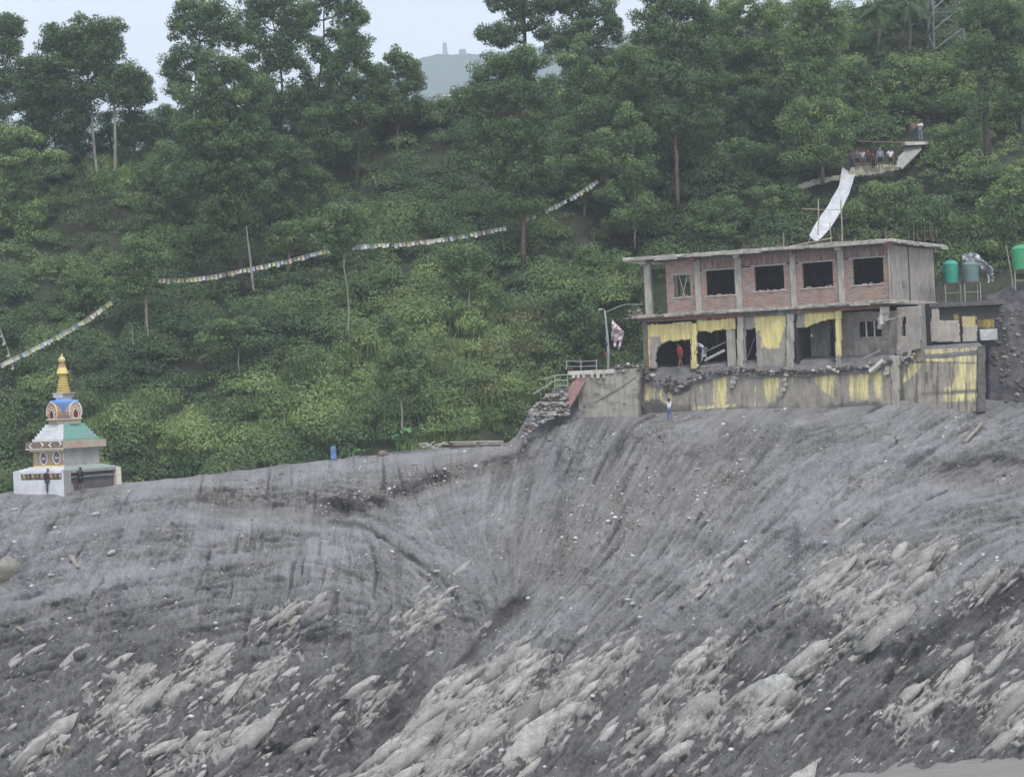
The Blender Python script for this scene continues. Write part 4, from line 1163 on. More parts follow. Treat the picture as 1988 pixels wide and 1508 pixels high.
# ================================================================== RUINED HOUSE
def plaster_material(name, base, base2, paint, dirty=(.10, .09, .085)):
    m, nt, b = mat(name, .9)
    L = nt.links
    f1, r1 = noise_fac(nt, 1.6, 5, .35, .65)
    f2, r2 = noise_fac(nt, 2.2, 5, .42, .66, (2.2, 2.2, .35))
    f3, r3 = noise_fac(nt, 16, 3, .4, .6)
    c = mix(nt, f1, base, base2)
    c = mix(nt, f3, c, mix(nt, .18, c, dirty))
    pc = mix(nt, f3, paint, tuple(x * .86 for x in paint))
    pc = mix(nt, f1, pc, mix(nt, .22, pc, base2))
    c = mix(nt, attr(nt, 'paint'), c, pc)
    st = N(nt, 'ShaderNodeMath', operation='MULTIPLY'); st.inputs[1].default_value = .45
    L.new(f2, st.inputs[0])
    c = mix(nt, st.outputs[0], c, mix(nt, .75, c, dirty))
    c = mix(nt, attr(nt, 'stain'), c, dirty)
    L.new(c, b.inputs['Base Color'])
    bump(nt, b, r3, .3, .03)
    return m
YEL = (.90, .765, .32)
M_yplaster = plaster_material('yellow_painted_plaster', (.42, .385, .325), (.34, .31, .265), YEL)
M_bplaster = plaster_material('mud_streaked_plaster', (.42, .38, .315), (.325, .295, .245), (.88, .77, .35))
M_cplaster = plaster_material('lichen_stained_concrete', (.46, .435, .365), (.36, .34, .29), (.6, .54, .33))
M_conc = simple('weathered_concrete', (.46, .43, .375), (.29, .27, .235), 2.2, vs=(1.6, 1.6, .5), bmp=.35)
M_conc_lt = simple('pale_concrete', (.62, .585, .52), (.41, .38, .33), 2.6, bmp=.35)
M_conc_dk = simple('dirty_concrete', (.17, .16, .15), (.10, .095, .09), 2.4, bmp=.4)
M_redbeam = simple('red_brown_beam', (.26, .13, .10), (.15, .085, .07), 3, vs=(.5, 1, 1))
M_steel = simple('rusty_steel', (.23, .17, .13), (.15, .10, .08), 5)
M_bamboo = simple('bamboo_pole', (.40, .36, .28), (.28, .24, .18), 5)
M_inmud = simple('heaped_mud', (.19, .185, .185), (.12, .115, .115), 1.6, bmp=.6, bd=.12)
M_room = simple('dark_room_wall', (.05, .05, .053), (.03, .03, .033), 1)  # near-black colour carries the dimness of the rooms

def brick_material():
    m, nt, b = mat('old_red_brick', .9)
    L = nt.links
    tc = N(nt, 'ShaderNodeTexCoord'); sp = N(nt, 'ShaderNodeSeparateXYZ'); cb = N(nt, 'ShaderNodeCombineXYZ')
    L.new(tc.outputs['Object'], sp.inputs[0]); L.new(sp.outputs['X'], cb.inputs['X']); L.new(sp.outputs['Z'], cb.inputs['Y'])
    br = N(nt, 'ShaderNodeTexBrick')
    br.inputs['Scale'].default_value = 1.0
    br.inputs['Brick Width'].default_value = .25; br.inputs['Row Height'].default_value = .10; br.inputs['Mortar Size'].default_value = .014
    br.inputs['Color1'].default_value = (.40, .185, .120, 1); br.inputs['Color2'].default_value = (.29, .13, .09, 1); br.inputs['Mortar'].default_value = (.44, .40, .36, 1)
    L.new(cb.outputs[0], br.inputs['Vector'])
    f1, r1 = noise_fac(nt, 1.1, 5, .42, .68)
    f2, r2 = noise_fac(nt, 6, 4, .4, .62)
    c = mix(nt, f2, br.outputs['Color'], mix(nt, .35, br.outputs['Color'], (.30, .26, .23)))
    f4, r4 = noise_fac(nt, 1.7, 5, .45, .62, (1, 1, 3.0))
    c = mix(nt, f1, c, mix(nt, .75, c, (.30, .275, .25)))
    c = mix(nt, f4, c, mix(nt, .45, c, (.12, .09, .08)))
    L.new(c, b.inputs['Base Color'])
    bump(nt, b, br.outputs['Fac'], -.4, .02)
    return m
M_brick = brick_material()
def lintel_material():
    m, nt, b = mat('rust_streaked_lintel', .9)
    f, r = noise_fac(nt, 7, 4, .38, .62, (1, 1, .12))
    f2, r2 = noise_fac(nt, 1.5, 4, .35, .65)
    c = mix(nt, f, (.30, .26, .22), (.13, .075, .06)); c = mix(nt, f2, c, mix(nt, .5, c, (.22, .12, .10)))
    nt.links.new(c, b.inputs['Base Color']); return m
M_lintel = lintel_material()

def panel(name, parent, fr, outline, y0, thick, mats, holes=(), paint=None, stain=None, res=.075, jag=0.0, jags=18., seed=1, label=None, bulge=0.0, loc=None):
    """wall piece on the plane y=y0 of the frame, outline and holes drawn in photo pixels, real thickness"""
    pts = [fr.hit_y(x, y, y0) for x, y in outline]
    x0, x1 = min(p[0] for p in pts), max(p[0] for p in pts)
    z0, z1 = min(p[1] for p in pts), max(p[1] for p in pts)
    nx, nz = max(2, int((x1 - x0) / res)), max(2, int((z1 - z0) / res))
    gxx, gzz = np.linspace(x0, x1, nx + 1), np.linspace(z0, z1, nz + 1)
    cxx, czz = np.meshgrid((gxx[:-1] + gxx[1:]) / 2, (gzz[:-1] + gzz[1:]) / 2)
    ppx, ppy = fr.px_of(cxx, y0, czz)
    jx = ppx + jag * 2 * (fbm(ppx / jags, ppy / jags, seed, 3) - .5); jy = ppy + jag * 2 * (fbm(ppx / jags, ppy / jags, seed + 50, 3) - .5)
    keep = in_poly(ppx, ppy, outline) if not jag else in_poly(jx, jy, outline)
    for h in holes:
        keep &= ~in_poly(jx, jy, h)
    VX, VZ = np.meshgrid(gxx, gzz)
    vpx, vpy = fr.px_of(VX, y0, VZ)
    idx = np.arange((nz + 1) * (nx + 1)).reshape(nz + 1, nx + 1)
    nv = idx.size
    V = np.concatenate([np.stack([VX, np.full_like(VX, y0) + bulge * (fbm(VX * 1.3, VZ * 1.3, seed + 7, 3) - .5), VZ], -1).reshape(-1, 3),
                        np.stack([VX, np.full_like(VX, y0 + thick), VZ], -1).reshape(-1, 3)])
    jj, ii = np.nonzero(keep)
    a, b_, c, d = idx[jj, ii], idx[jj, ii + 1], idx[jj + 1, ii + 1], idx[jj + 1, ii]
    Q = [np.stack([a, b_, c, d], -1), np.stack([d, c, b_, a], -1) + nv]
    kp = np.pad(keep, 1)
    for (dj, di, e0, e1) in ((-1, 0, a, b_), (1, 0, c, d), (0, -1, d, a), (0, 1, b_, c)):
        m_ = ~kp[jj + 1 + dj, ii + 1 + di]
        Q.append(np.stack([e1[m_], e0[m_], e0[m_] + nv, e1[m_] + nv], -1))
    Q = np.concatenate(Q)
    used = np.unique(Q); remap = np.full(len(V), -1); remap[used] = np.arange(len(used))
    pa = np.zeros(vpx.shape) if paint is None else paint(vpx, vpy)
    sa = np.zeros(vpx.shape) if stain is None else stain(vpx, vpy)
    at = {'paint': np.tile(np.clip(pa, 0, 1).ravel(), 2)[used], 'stain': np.tile(np.clip(sa, 0, 1).ravel(), 2)[used]}
    Vn = V[used]
    o = link(name, mesh_np(name, Vn, remap[Q], at), mats, parent)
    if label: o['label'] = label
    return o

def blobs_paint(polys, jag=3.0, sc=9.0, seed=3, streak=0.0):
    def f(px, py):
        jx = px + jag * 2 * (fbm(px / sc, py / sc, seed, 3) - .5); jy = py + jag * 2 * (fbm(px / sc, py / sc, seed + 9, 3) - .5)
        r = np.zeros(np.shape(px))
        for p in polys:
            r = np.maximum(r, in_poly(jx, jy, p).astype(float))
        if streak:
            r *= 1 - streak * sstep(.45, .62, fbm(px / 3.2, py / 60, seed + 20, 3))
        return r
    return f

def R4(x0, y0, x1, y1, s=-.055):
    """pixel rectangle whose horizontals follow the facade's slope"""
    d = (x1 - x0) * s
    return [(x0, y0), (x1, y0 + d), (x1, y1 + d), (x0, y1)]

FR = Frame(PV(1737, 782, 158.0), rad(-27))
house = tag(empty('ruined_house', FR.o, FR.ang), 'two storey brick and yellow plaster house torn open by the mudslide', 'house')
hx_ = lambda px, py=600, y=0.0: FR.hit_y(px, py, y)[0]
hz_ = lambda px, py, y=0.0: FR.hit_y(px, py, y)[1]
D = 11.0
z_roof1 = hz_(1735, 463, -.7); z_roof0 = z_roof1 - .30
z_fl1 = hz_(1735, 583); z_fl0 = z_fl1 - .22
z_gf = hz_(1735, 694)                 # ground floor level
xL = hx_(1250); xW = hx_(1294)
# roof slab, ragged at its left tip
mb = MB()
mb.box(hx_(1238, 500), .55, -.75, D + 1.0, z_roof0 + .1, z_roof1)
for q in range(16):
    x0 = hx_(1238, 500) + .0 - RND.uniform(.0, 1.5); mb.box(x0, hx_(1238, 500) + .3, -.75 + q * .45, -.4 + q * .45, z_roof0 + RND.uniform(.02, .14), z_roof1 - RND.uniform(.0, .1), j=.05)
mb.build('roof_slab', M_conc_lt, house, bevel=.03)
mb = MB()
for q in range(34):      # broken screed and shuttering left along the slab edge
    x0 = RND.uniform(xL - 1.0, -.4); w = RND.uniform(.5, 1.8)
    mb.box(x0, min(x0 + w, .4), -.80 - RND.uniform(0, .06), -.70, z_roof0 + RND.uniform(-.02, .12), z_roof1 + RND.uniform(-.08, .05), j=.03)
mb.build('slab_edge', M_conc, house)['kind'] = 'stuff'
mb = MB()
for q in range(9):
    y_ = RND.uniform(.2, D); mb.box(.5, .62, y_, y_ + RND.uniform(.5, 1.6), z_roof0 + RND.uniform(-.02, .1), z_roof1 + RND.uniform(-.1, .04), j=.03)
mb.build('side_slab_edge', M_conc, house)['kind'] = 'stuff'
# roof beam under the slab and its stubs
MB().box(xL, 0, -.12, .18, z_roof0 - .10, z_roof0 + .1).build('roof_beam', M_conc_dk, house)
for px in (1252, 1348, 1434, 1540, 1632, 1728):
    x = hx_(px, 500)
    MB().box(x - .22, x + .22, -.62, -.12, z_roof0 - .22, z_roof0 + .1, j=.04).build('beam_stub', M_redbeam if px in (1348, 1540, 1728) else M_conc, house)
# upper columns
for (pa, pb_, top, bot) in [(1252, 1264, 510, 613), (1350, 1361, 500, 605), (1429, 1441, 495, 600), (1536, 1547, 488, 597), (1629, 1641, 480, 590), (1730, 1740, 478, 585)]:
    x0, x1 = hx_(pa, 560), hx_(pb_, 560)
    MB().box(x0, min(x1, .02), -.10, .26, z_fl1 - .02, z_roof0 - .1).build('column', M_conc, house, bevel=.015)
MB().box(-.3, .0, D - .4, D, z_fl1, z_roof0).build('column', M_conc, house)
MB().box(xL, xL + .4, D - .4, D, z_fl1, z_roof0).build('column', M_conc, house)
MB().box(hx_(1150 + 104, 560), hx_(1264, 560), 5.0, 5.3, z_fl1, z_roof0).build('column', M_conc, house)
# brick bays: piers, apron and lintel band round each window
def brick_bay(p0, p1, w, first=False):
    wx0, wx1 = hx_(w[0], (w[1] + w[3]) / 2), hx_(w[2], (w[1] + w[3]) / 2)
    wz0, wz1 = hz_((w[0] + w[2]) / 2, w[3]), hz_((w[0] + w[2]) / 2, w[1])
    x0, x1 = hx_(p0, 560), hx_(p1, 560)
    mb = MB()
    mb.box(x0, wx0, 0, .2, z_fl1, wz1).box(wx1, x1, 0, .2, z_fl1, wz1).box(wx0, wx1, 0, .2, z_fl1, wz0)
    if first: mb.box(x0, x1, 0, .2, wz1, z_roof0 - .1)
    b = mb.build('brick_wall', M_brick, house)
    if not first:
        MB().box(x0, x1, .002, .2, wz1 + .08, z_roof0 - .1).build('lintel_band', M_lintel, house)
    MB().box(wx0 - .25, wx1 + .25, -.03, .2, wz1, wz1 + .08).build('lintel', M_conc, house)
    MB().box(wx0 - .15, wx1 + .15, -.05, .22, wz0 - .07, wz0).build('sill', M_conc_lt, house)
    # broken masonry left standing on the sill
    mb = MB()
    for q in range(5):
        x = RND.uniform(wx0, wx1 - .2); mb.box(x, x + RND.uniform(.1, .3), .02, .16, wz0, wz0 + RND.uniform(.03, .14), j=.02)
    mb.build('broken_brick', M_brick, house)['kind'] = 'stuff'
    return wx0, wx1, wz0, wz1
w1 = brick_bay(1294, 1350, (1308, 534, 1340, 577), True)
brick_bay(1361, 1429, (1371, 524, 1426, 573))
brick_bay(1441, 1536, (1465, 516, 1522, 564))
brick_bay(1547, 1629, (1558, 509, 1617, 558))
brick_bay(1641, 1730, (1656, 501, 1715, 552))
# leaning sticks in the open left window and against the wall
for a_, b_ in (((1318, 536), (1330, 576)), ((1334, 536), (1325, 578)), ((1344, 540), (1340, 606))):
    p, q = FR.hit_y(*a_, -.1), FR.hit_y(*b_, -.1)
    MB().tube([(p[0], -.08, p[1]), (q[0], -.14, q[1])], .035, 5).build('leaning_stick', M_bamboo, house)
# low brick parapet in the open corner and side wall of the left room
x0, x1 = hx_(1264, 595), hx_(1296, 595)
MB().box(x0, x1, 3.6, 3.8, z_fl1, z_fl1 + 1.0).build('parapet', simple('dark_brick', (.13, .07, .06), (.09, .05, .045), 4), house)
MB().box(xW, xW + .2, .2, 5.5, z_fl1, z_fl1 + 1.0).build('parapet', M_brick, house)
# inner walls of the dark rooms, back wall, plastered side wall
xr = hx_(1361)
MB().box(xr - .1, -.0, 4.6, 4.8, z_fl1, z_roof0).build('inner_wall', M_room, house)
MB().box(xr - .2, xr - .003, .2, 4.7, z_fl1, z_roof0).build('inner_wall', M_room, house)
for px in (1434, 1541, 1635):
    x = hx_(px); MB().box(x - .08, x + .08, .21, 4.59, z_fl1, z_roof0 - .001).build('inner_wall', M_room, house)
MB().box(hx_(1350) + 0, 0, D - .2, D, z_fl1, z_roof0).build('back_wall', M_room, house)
def side_stain_niche(px, py):
    return .45 * sstep(545, 570, py + 9 * (fbm(px / 12, py / 12, 5, 3) - .5)) * sstep(1762, 1800, px) + .3 * sstep(.58, .75, fbm(px / 7, py / 40, 8, 3)) + .55 * in_poly(px, py, [(1751, 545), (1756, 545), (1756, 560), (1751, 560)])  # stains and streaks, plus the shade of a small niche painted on
def side_wall(name, z0, z1, y0_, y1_, x, mats, stain):
    ny, nz = 70, 34
    ys, zs = np.linspace(y0_, y1_, ny + 1), np.linspace(z0, z1, nz + 1)
    YY_, ZZ_ = np.meshgrid(ys, zs)
    vp = FR.px_of(np.full_like(YY_, x), YY_, ZZ_)
    V0 = np.stack([np.full_like(YY_, x), YY_, ZZ_], -1).reshape(-1, 3); V1 = V0 - [.2, 0, 0]
    q = grid_quads(nz + 1, ny + 1); n = len(V0)
    i = np.arange(n).reshape(nz + 1, ny + 1)
    e = []
    for line in (i[0], i[-1], i[:, 0], i[:, -1]):
        e.append(np.stack([line[:-1], line[1:], line[1:] + n, line[:-1] + n], -1))
    s_ = np.clip(stain(*vp), 0, 1).ravel()
    return link(name, mesh_np(name, np.vstack([V0, V1]), np.vstack([q, q[:, ::-1] + n] + e), {'paint': np.zeros(2 * n), 'stain': np.tile(s_, 2)}), mats, house)
M_splaster = plaster_material('brown_grey_plaster', (.45, .40, .35), (.35, .315, .275), (.3, .3, .3))
side_wall('side_wall', z_fl1, z_roof0, .26, D - .4, -.02, M_splaster, side_stain_niche)
# floor slab between the storeys with a broken wavy edge
mb = MB().box(xL - .9, .12, -.25, D, z_fl0, z_fl1)
mb.build('floor_slab', M_conc, house, bevel=.03)
mb = MB()
for q in range(60):
    x0 = RND.uniform(xL - .9, -.2); w = RND.uniform(.3, 1.5)
    mb.box(x0, x0 + w, -.50 - RND.uniform(0, .15), -.26, z_fl0 + RND.uniform(.0, .12), z_fl1 + RND.uniform(-.06, .07), j=.04)
mb.build('broken_slab_edge', M_conc, house)['kind'] = 'stuff'
for a_, b_ in ((1252, 1440), (1548, 1725)):
    xa, xb = hx_(a_), hx_(b_)
    MB().box(xa, xb, -.18, .12, z_fl0 - .28, z_fl0 - .002, j=.02).build('floor_beam', M_redbeam, house)
MB().box(hx_(1440), hx_(1548), -.16, .12, z_fl0 - .30, z_fl0 - .002).build('floor_beam', M_conc_dk, house)

# --- ground storey
yel = lambda polys, j=3, s=0.0, sd=3: blobs_paint(polys, j, 9, sd, s)
panel('yellow_wall', house, FR, [(1250, 631), (1342, 624), (1342, 712), (1250, 716)], .05, .2, M_yplaster,
      holes=[[(1274, 722), (1273, 690), (1276, 676), (1288, 665), (1310, 661), (1337, 659), (1341, 662), (1341, 722)]],
      paint=yel([[(1252, 625), (1345, 615), (1345, 668), (1288, 668), (1281, 660), (1281, 652), (1262, 655), (1262, 715), (1252, 715)]], 2.5), jag=2.2, jags=10, seed=21, bulge=.04)
panel('yellow_band', house, FR, [(1352, 622), (1427, 616), (1427, 640), (1352, 648)], .05, .2, M_yplaster, holes=[[(1345, 652), (1358, 642), (1380, 645), (1400, 639), (1420, 643), (1430, 640), (1430, 660)]],
      paint=yel([[(1345, 600), (1440, 600), (1440, 655), (1345, 655)]]), jag=2, jags=8, seed=23, bulge=.05)
MB().box(hx_(1410, 670), hx_(1427, 670), .1, .16, z_gf - .2, hz_(1418, 641)).build('grey_shutter', M_conc, house)
panel('plaster_wall', house, FR, [(1443, 612), (1527, 606), (1527, 712), (1443, 715)], .05, .2, M_yplaster, holes=[[(1447, 722), (1447, 639), (1467, 638), (1469, 722)]],
      paint=yel([[(1467, 608), (1524, 604), (1524, 640), (1512, 676), (1478, 676), (1475, 640), (1466, 650)]], 4), jag=1.6, jags=8, seed=25, bulge=.04)
panel('lintel_wall', house, FR, [(1546, 607), (1625, 602), (1625, 618), (1595, 624), (1562, 636), (1546, 636)], .05, .2, M_yplaster,
      paint=yel([[(1562, 600), (1628, 598), (1628, 625), (1562, 640)]], 2), jag=1.2, jags=8, seed=26)
for (pa, pb_, yy, m_, nm, t0) in [(1342, 1351, 628, 'y', 'column', 0), (1431, 1442, 612, 'c', 'column', 0), (1527, 1540, 607, 'c', 'column', 0), (1622, 1632, 602, 'yw', 'column', 0)]:
    panel('column', house, FR, [(pa, yy), (pb_, yy - .6), (pb_, 716), (pa, 716)], -.16, .3, M_yplaster if m_ != 'c' else M_conc,
          paint=(yel([[(pa - 5, 560), (pb_ + 5, 560), (pb_ + 5, 720 if m_ == 'y' else 690), (pa - 5, 720 if m_ == 'y' else 690)]], 2, .2) if m_ != 'c' else None), jag=.8, jags=6, res=.06)
MB().box(xL - .15, xL + .18, -.1, .25, z_gf - 1, z_fl0).build('column', simple('brown_plaster_column', (.20, .165, .13), (.13, .11, .09), 3), house)
# recessed walls behind the veranda
panel('recessed_wall', house, FR, [(1543, 622), (1612, 622), (1612, 700), (1543, 700)], 2.6, .2, M_splaster, jag=0)
panel('recessed_wall', house, FR, [(1633, 607), (1752, 602), (1752, 700), (1633, 700)], 1.4, .2, M_splaster, holes=[[(1667, 622), (1713, 619), (1713, 654), (1667, 657)]],
      stain=lambda px, py: .6 * sstep(.5, .7, fbm(px / 14, py / 14, 31, 3)) * sstep(640, 690, py))
MB().box(hx_(1540), hx_(1546), .1, 2.6, z_gf - .3, z_fl0).build('inner_wall', M_room, house)
panel('end_wall', house, FR, [(1741, 597), (1787, 594), (1787, 676), (1741, 690)], .6, .2, M_splaster, holes=[[(1750, 617), (1758, 616), (1758, 652), (1750, 653)]])
side_wall('ground_side_wall', z_gf - .2, z_fl0, .8, 1.9, hx_(1787, 640, .6), M_splaster, side_stain_niche)
# back of the ground floor rooms
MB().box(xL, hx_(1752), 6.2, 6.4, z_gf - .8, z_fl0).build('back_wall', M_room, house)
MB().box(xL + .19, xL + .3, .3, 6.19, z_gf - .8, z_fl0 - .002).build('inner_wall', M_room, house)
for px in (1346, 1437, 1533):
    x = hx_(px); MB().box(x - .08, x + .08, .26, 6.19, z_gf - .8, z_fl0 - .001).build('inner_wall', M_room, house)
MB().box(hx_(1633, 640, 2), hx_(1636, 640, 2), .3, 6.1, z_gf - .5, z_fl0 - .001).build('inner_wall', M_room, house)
# window with bars and an open shutter
wx0, wz0 = FR.hit_y(1667, 657, 1.4); wx1, wz1 = FR.hit_y(1713, 620, 1.4)
mb = MB().box(wx0, wx1, 1.36, 1.5, wz1 - .07, wz1).box(wx0, wx1, 1.36, 1.5, wz0, wz0 + .07).box(wx0, wx0 + .07, 1.36, 1.5, wz0, wz1).box(wx1 - .07, wx1, 1.36, 1.5, wz0, wz1)
wf = mb.build('window', M_conc, house)
for t in (.33, .66):
    x = wx0 + (wx1 - wx0) * t; MB().box(x - .04, x + .04, 1.38, 1.48, wz0 + .07, wz1 - .07).build('mullion', M_conc_lt, wf)
for q in range(9):
    x = wx0 + .12 + (wx1 - wx0 - .24) * q / 8; MB().tube([(x, 1.43, wz0 + .07), (x + RND.uniform(-.05, .1), 1.40, wz1 - .07)], .012, 4).build('bar', M_steel, wf)
for px0, px1 in ((1653, 1667), (1713, 1724)):
    x0, x1 = hx_(px0, 640, 1.3), hx_(px1, 640, 1.3)
    MB().box(x0, x1, 1.26, 1.31, wz0 - .1, wz1 - .02).build('shutter', simple('mud_splashed_shutter', (.33, .31, .28), (.16, .15, .14), 7), house)
# torn concrete hanging under the floor slab
mb = MB()
for (px, py, s) in [(1718, 602, .28), (1717, 614, .25), (1712, 622, .22), (1709, 632, .16)]:
    x, z = FR.hit_y(px, py, -.2); mb.box(x - s, x + s, -.35, 0, z - .25, z + .22, j=.08)
mb.build('hanging_concrete', M_conc, house)['kind'] = 'stuff'
a_, b_ = FR.hit_y(1712, 625, -.3), FR.hit_y(1748, 614, -.3)
MB().tube([(a_[0], -.3, a_[1]), (b_[0], -.3, b_[1])], .04, 5).build('broken_bar', M_conc, house)
a_, b_ = FR.hit_y(1710, 608, -.35), FR.hit_y(1706, 630, -.35)
MB().box(a_[0] - .08, a_[0] + .12, -.38, -.33, b_[1], a_[1], j=.03).build('torn_panel', M_conc_lt, house)

# --- mud heaped over the veranda floor
FX = [(1235, 716), (1290, 716), (1340, 711), (1400, 706), (1440, 702), (1500, 700), (1560, 700), (1640, 697), (1735, 690), (1790, 678)]
EDGE = [(1235, 728), (1262, 735), (1290, 744), (1322, 748), (1345, 737), (1375, 728), (1410, 722), (1440, 716), (1462, 722), (1500, 724), (1530, 722), (1570, 722), (1640, 716), (1700, 712), (1735, 704)]
nx, ny = 130, 26
xs = np.linspace(xL - .4, -.02, nx + 1); ys = np.linspace(-.75, 6.1, ny + 1)
pxs = FR.px_of(xs, 0, z_gf + 0 * xs)[0]
zt = np.array([hz_(p, interp(p, FX)) for p in pxs]); ze = np.array([hz_(p, interp(p, EDGE), -.6) for p in pxs])
GXl, GYl = np.meshgrid(xs, ys)
tz = sstep(-.75, .7, GYl)
Zm = ze[None] * (1 - tz) + (zt[None] + .12 * np.clip(GYl, 0, 2)) * tz + .22 * (fbm(GXl * 1.6, GYl * 1.6, 71, 4) - .5)
Vt = np.stack([GXl, GYl, Zm], -1).reshape(-1, 3)
nfr = Vt[:nx + 1].copy(); nfr[:, 2] -= .35
o = link('floor_mud', mesh_np('floor_mud', np.vstack([nfr, Vt]), grid_quads(ny + 2, nx + 1)), M_inmud, house, smooth=True)
# rubble band along the torn edge of the veranda
rp, rs_, rt = [], [], []
for q in range(520):
    px = 1250 + 482 * RND.random()
    amp = 9 if px < 1370 else 4.5
    py = interp(px, EDGE) + RND.gauss(-1, amp * .6)
    x, z = FR.hit_y(px, py, -.7); rp.append((x, -.72 + RND.uniform(-.2, .12), z)); rs_.append(RND.choice([.05, .06, .08, .11, .15, .19, .27 if px < 1370 else .16])); rt.append(RND.choice([.02, .04, .06, .1, .1, .15, .2, .6, .85]))
o = scatter_rocks('rubble', rp, rs_, rt, M_stone, 8, house); o['kind'] = 'stuff'
# chains of masonry still hanging down the wall
for pts in ([(1432, 716), (1430, 724), (1427, 733), (1424, 742), (1421, 750)], [(1530, 716), (1528, 726), (1524, 736), (1526, 746), (1521, 756), (1516, 764)], [(1722, 706), (1723, 716), (1722, 724)]):
    mb = MB()
    for (px, py) in pts:
        x, z = FR.hit_y(px, py, -.7); mb.box(x - .17, x + .17, -.86, -.66, z - .14, z + .13, j=.05)
    mb.build('hanging_masonry', M_conc, house)['kind'] = 'stuff'
for (a1, b1, y_, r_) in [((1368, 700), (1408, 680), .3, .10), ((1350, 692), (1410, 664), .6, .04), ((1495, 700), (1505, 680), -.5, .05), ((1360, 712), (1398, 707), -.4, .04), ((1605, 712), (1630, 722), -.8, .12), ((1678, 695), (1710, 680), -.5, .04),
                         ((1450, 698), (1466, 655), .8, .03), ((1715, 700), (1690, 722), -.8, .2)]:
    p, q = FR.hit_y(*a1, y_), FR.hit_y(*b1, y_)
    MB().tube([(p[0], y_, p[1]), (q[0], y_ - .1, q[1])], r_, 5).build('fallen_beam', M_conc_lt if r_ > .08 else M_conc, house)
for px, py, s in ((1367, 690, .1), (1354, 709, .1), (1290, 676, .0)):
    if s:
        x, z = FR.hit_y(px, py, .0); MB().box(x - s, x + s, -.1, .1, z - s, z + s, j=.04).build('plaster_lump', M_conc_lt, house)
for a1, b1 in (((1313, 662), (1317, 704)), ((1577, 630), (1577, 652)), ((1391, 645), (1394, 666))):
    p, q = FR.hit_y(*a1, .3), FR.hit_y(*b1, .3)
    MB().tube([(p[0], .3, p[1]), (q[0], .3, q[1])], .012, 4).build('hanging_wire', M_steel, house)
x, z = FR.hit_y(1576, 654, .3); MB().lathe([(.03, z), (.07, z + .05), (.05, z + .12), (.02, z + .2)], 8, (x, .3)).build('lamp_bulb', M_conc_lt, house)
# basement wall with mud streaked yellow paint
def base_paint(px, py):
    r = blobs_paint([[(1252, 738), (1272, 740), (1271, 782), (1252, 780)], [(1280, 745), (1291, 745), (1292, 788), (1283, 788)], [(1294, 745), (1303, 748), (1304, 790), (1298, 790)],
                     [(1384, 724), (1412, 722), (1409, 786), (1386, 788)], [(1319, 745), (1322, 745), (1321, 800), (1318, 800)], [(1476, 720), (1520, 718), (1506, 780), (1490, 782)],
                     [(1580, 715), (1608, 712), (1606, 735), (1620, 712), (1628, 712), (1622, 775), (1585, 750)], [(1648, 706), (1662, 704), (1688, 716), (1686, 775), (1650, 780)], [(1690, 712), (1712, 712), (1712, 778), (1700, 770)],
                     [(1360, 745), (1362, 745), (1363, 765), (1361, 765)], [(1340, 790), (1430, 784), (1430, 789), (1340, 796)]], 2.5, 7, 41)(px, py)
    r = r * (.35 + .65 * sstep(.60, .40, fbm(px / 4.5, py / 55, 47, 3))) * (1 - .55 * sstep(755, 785, py) * (px > 1480))
    line = .8 * sstep(.80, .9, vn(px / 2.0, py / 90, 48)) * sstep(.55, .7, fbm(px / 30, py / 80, 49, 2))
    return np.maximum(r, line)
def base_stain(px, py):
    s = .8 * sstep(778, 795, py + 14 * (fbm(px / 25, py / 25, 51, 3) - .5) * 2 + (px - 1480) * .02) * (fbm(px / 18, py / 18, 55, 3) > .42)
    s += .85 * in_poly(px + 8 * (fbm(px / 8, py / 8, 52, 3) - .5), py + 16 * (fbm(px / 7, py / 9, 53, 3) - .5), [(1250, 730), (1350, 735), (1345, 748), (1330, 762), (1305, 768), (1290, 752), (1250, 742)])
    s += .8 * in_poly(px + 8 * (fbm(px / 8, py / 8, 52, 3) - .5), py + 12 * (fbm(px / 7, py / 9, 53, 3) - .5), [(1250, 780), (1275, 772), (1300, 790), (1310, 800), (1250, 805)])
    s += .55 * sstep(.58, .7, fbm(px / 5, py / 70, 57, 3)) * sstep(.5, .6, fbm(px / 40, py / 60, 58, 2))
    return s
panel('basement_wall', house, FR, [(1247, 736), (1262, 738), (1290, 746), (1322, 752), (1345, 741), (1375, 731), (1410, 725), (1440, 718), (1462, 726), (1500, 727), (1530, 724), (1570, 724), (1640, 718), (1700, 714), (1733, 706), (1733, 812), (1247, 835)],
      -.6, .35, M_bplaster, paint=base_paint, stain=base_stain, jag=1.5, jags=8, seed=33, bulge=.06)
panel('corner_pillar', house, FR, [(1727, 692), (1744, 690), (1744, 812), (1734, 812), (1730, 740)], -.72, .45, M_conc, jag=1.2, jags=10, seed=36)
MB().box(xL - .1, xL, -.5, 5, z_gf - 4.2, z_gf - .2).build('basement_side', M_conc_dk, house)
# broken balcony at the left end with heaped debris
x0 = hx_(1212, 622, -.2)
mb = MB().box(x0 + .3, xL - .9, -.2, 2.2, z_fl0 + .02, z_fl1 - .02, j=.06).box(x0 - .1, x0 + .5, -.1, 1.6, z_fl0 + .05, z_fl1 - .04, j=.09)
mb.build('broken_balcony', M_conc_dk, house)
rp = [(RND.uniform(x0 + .3, xL - .3), RND.uniform(-.1, 1.2), z_fl1 + RND.uniform(0, .5) * (1 - abs(RND.uniform(-1, 1)))) for _ in range(70)]
o = scatter_rocks('balcony_debris', rp, [RND.uniform(.08, .24) for _ in rp], [RND.choice([.1, .05, .35, .4, .95]) for _ in rp], M_stone, 9, house); o['kind'] = 'stuff'
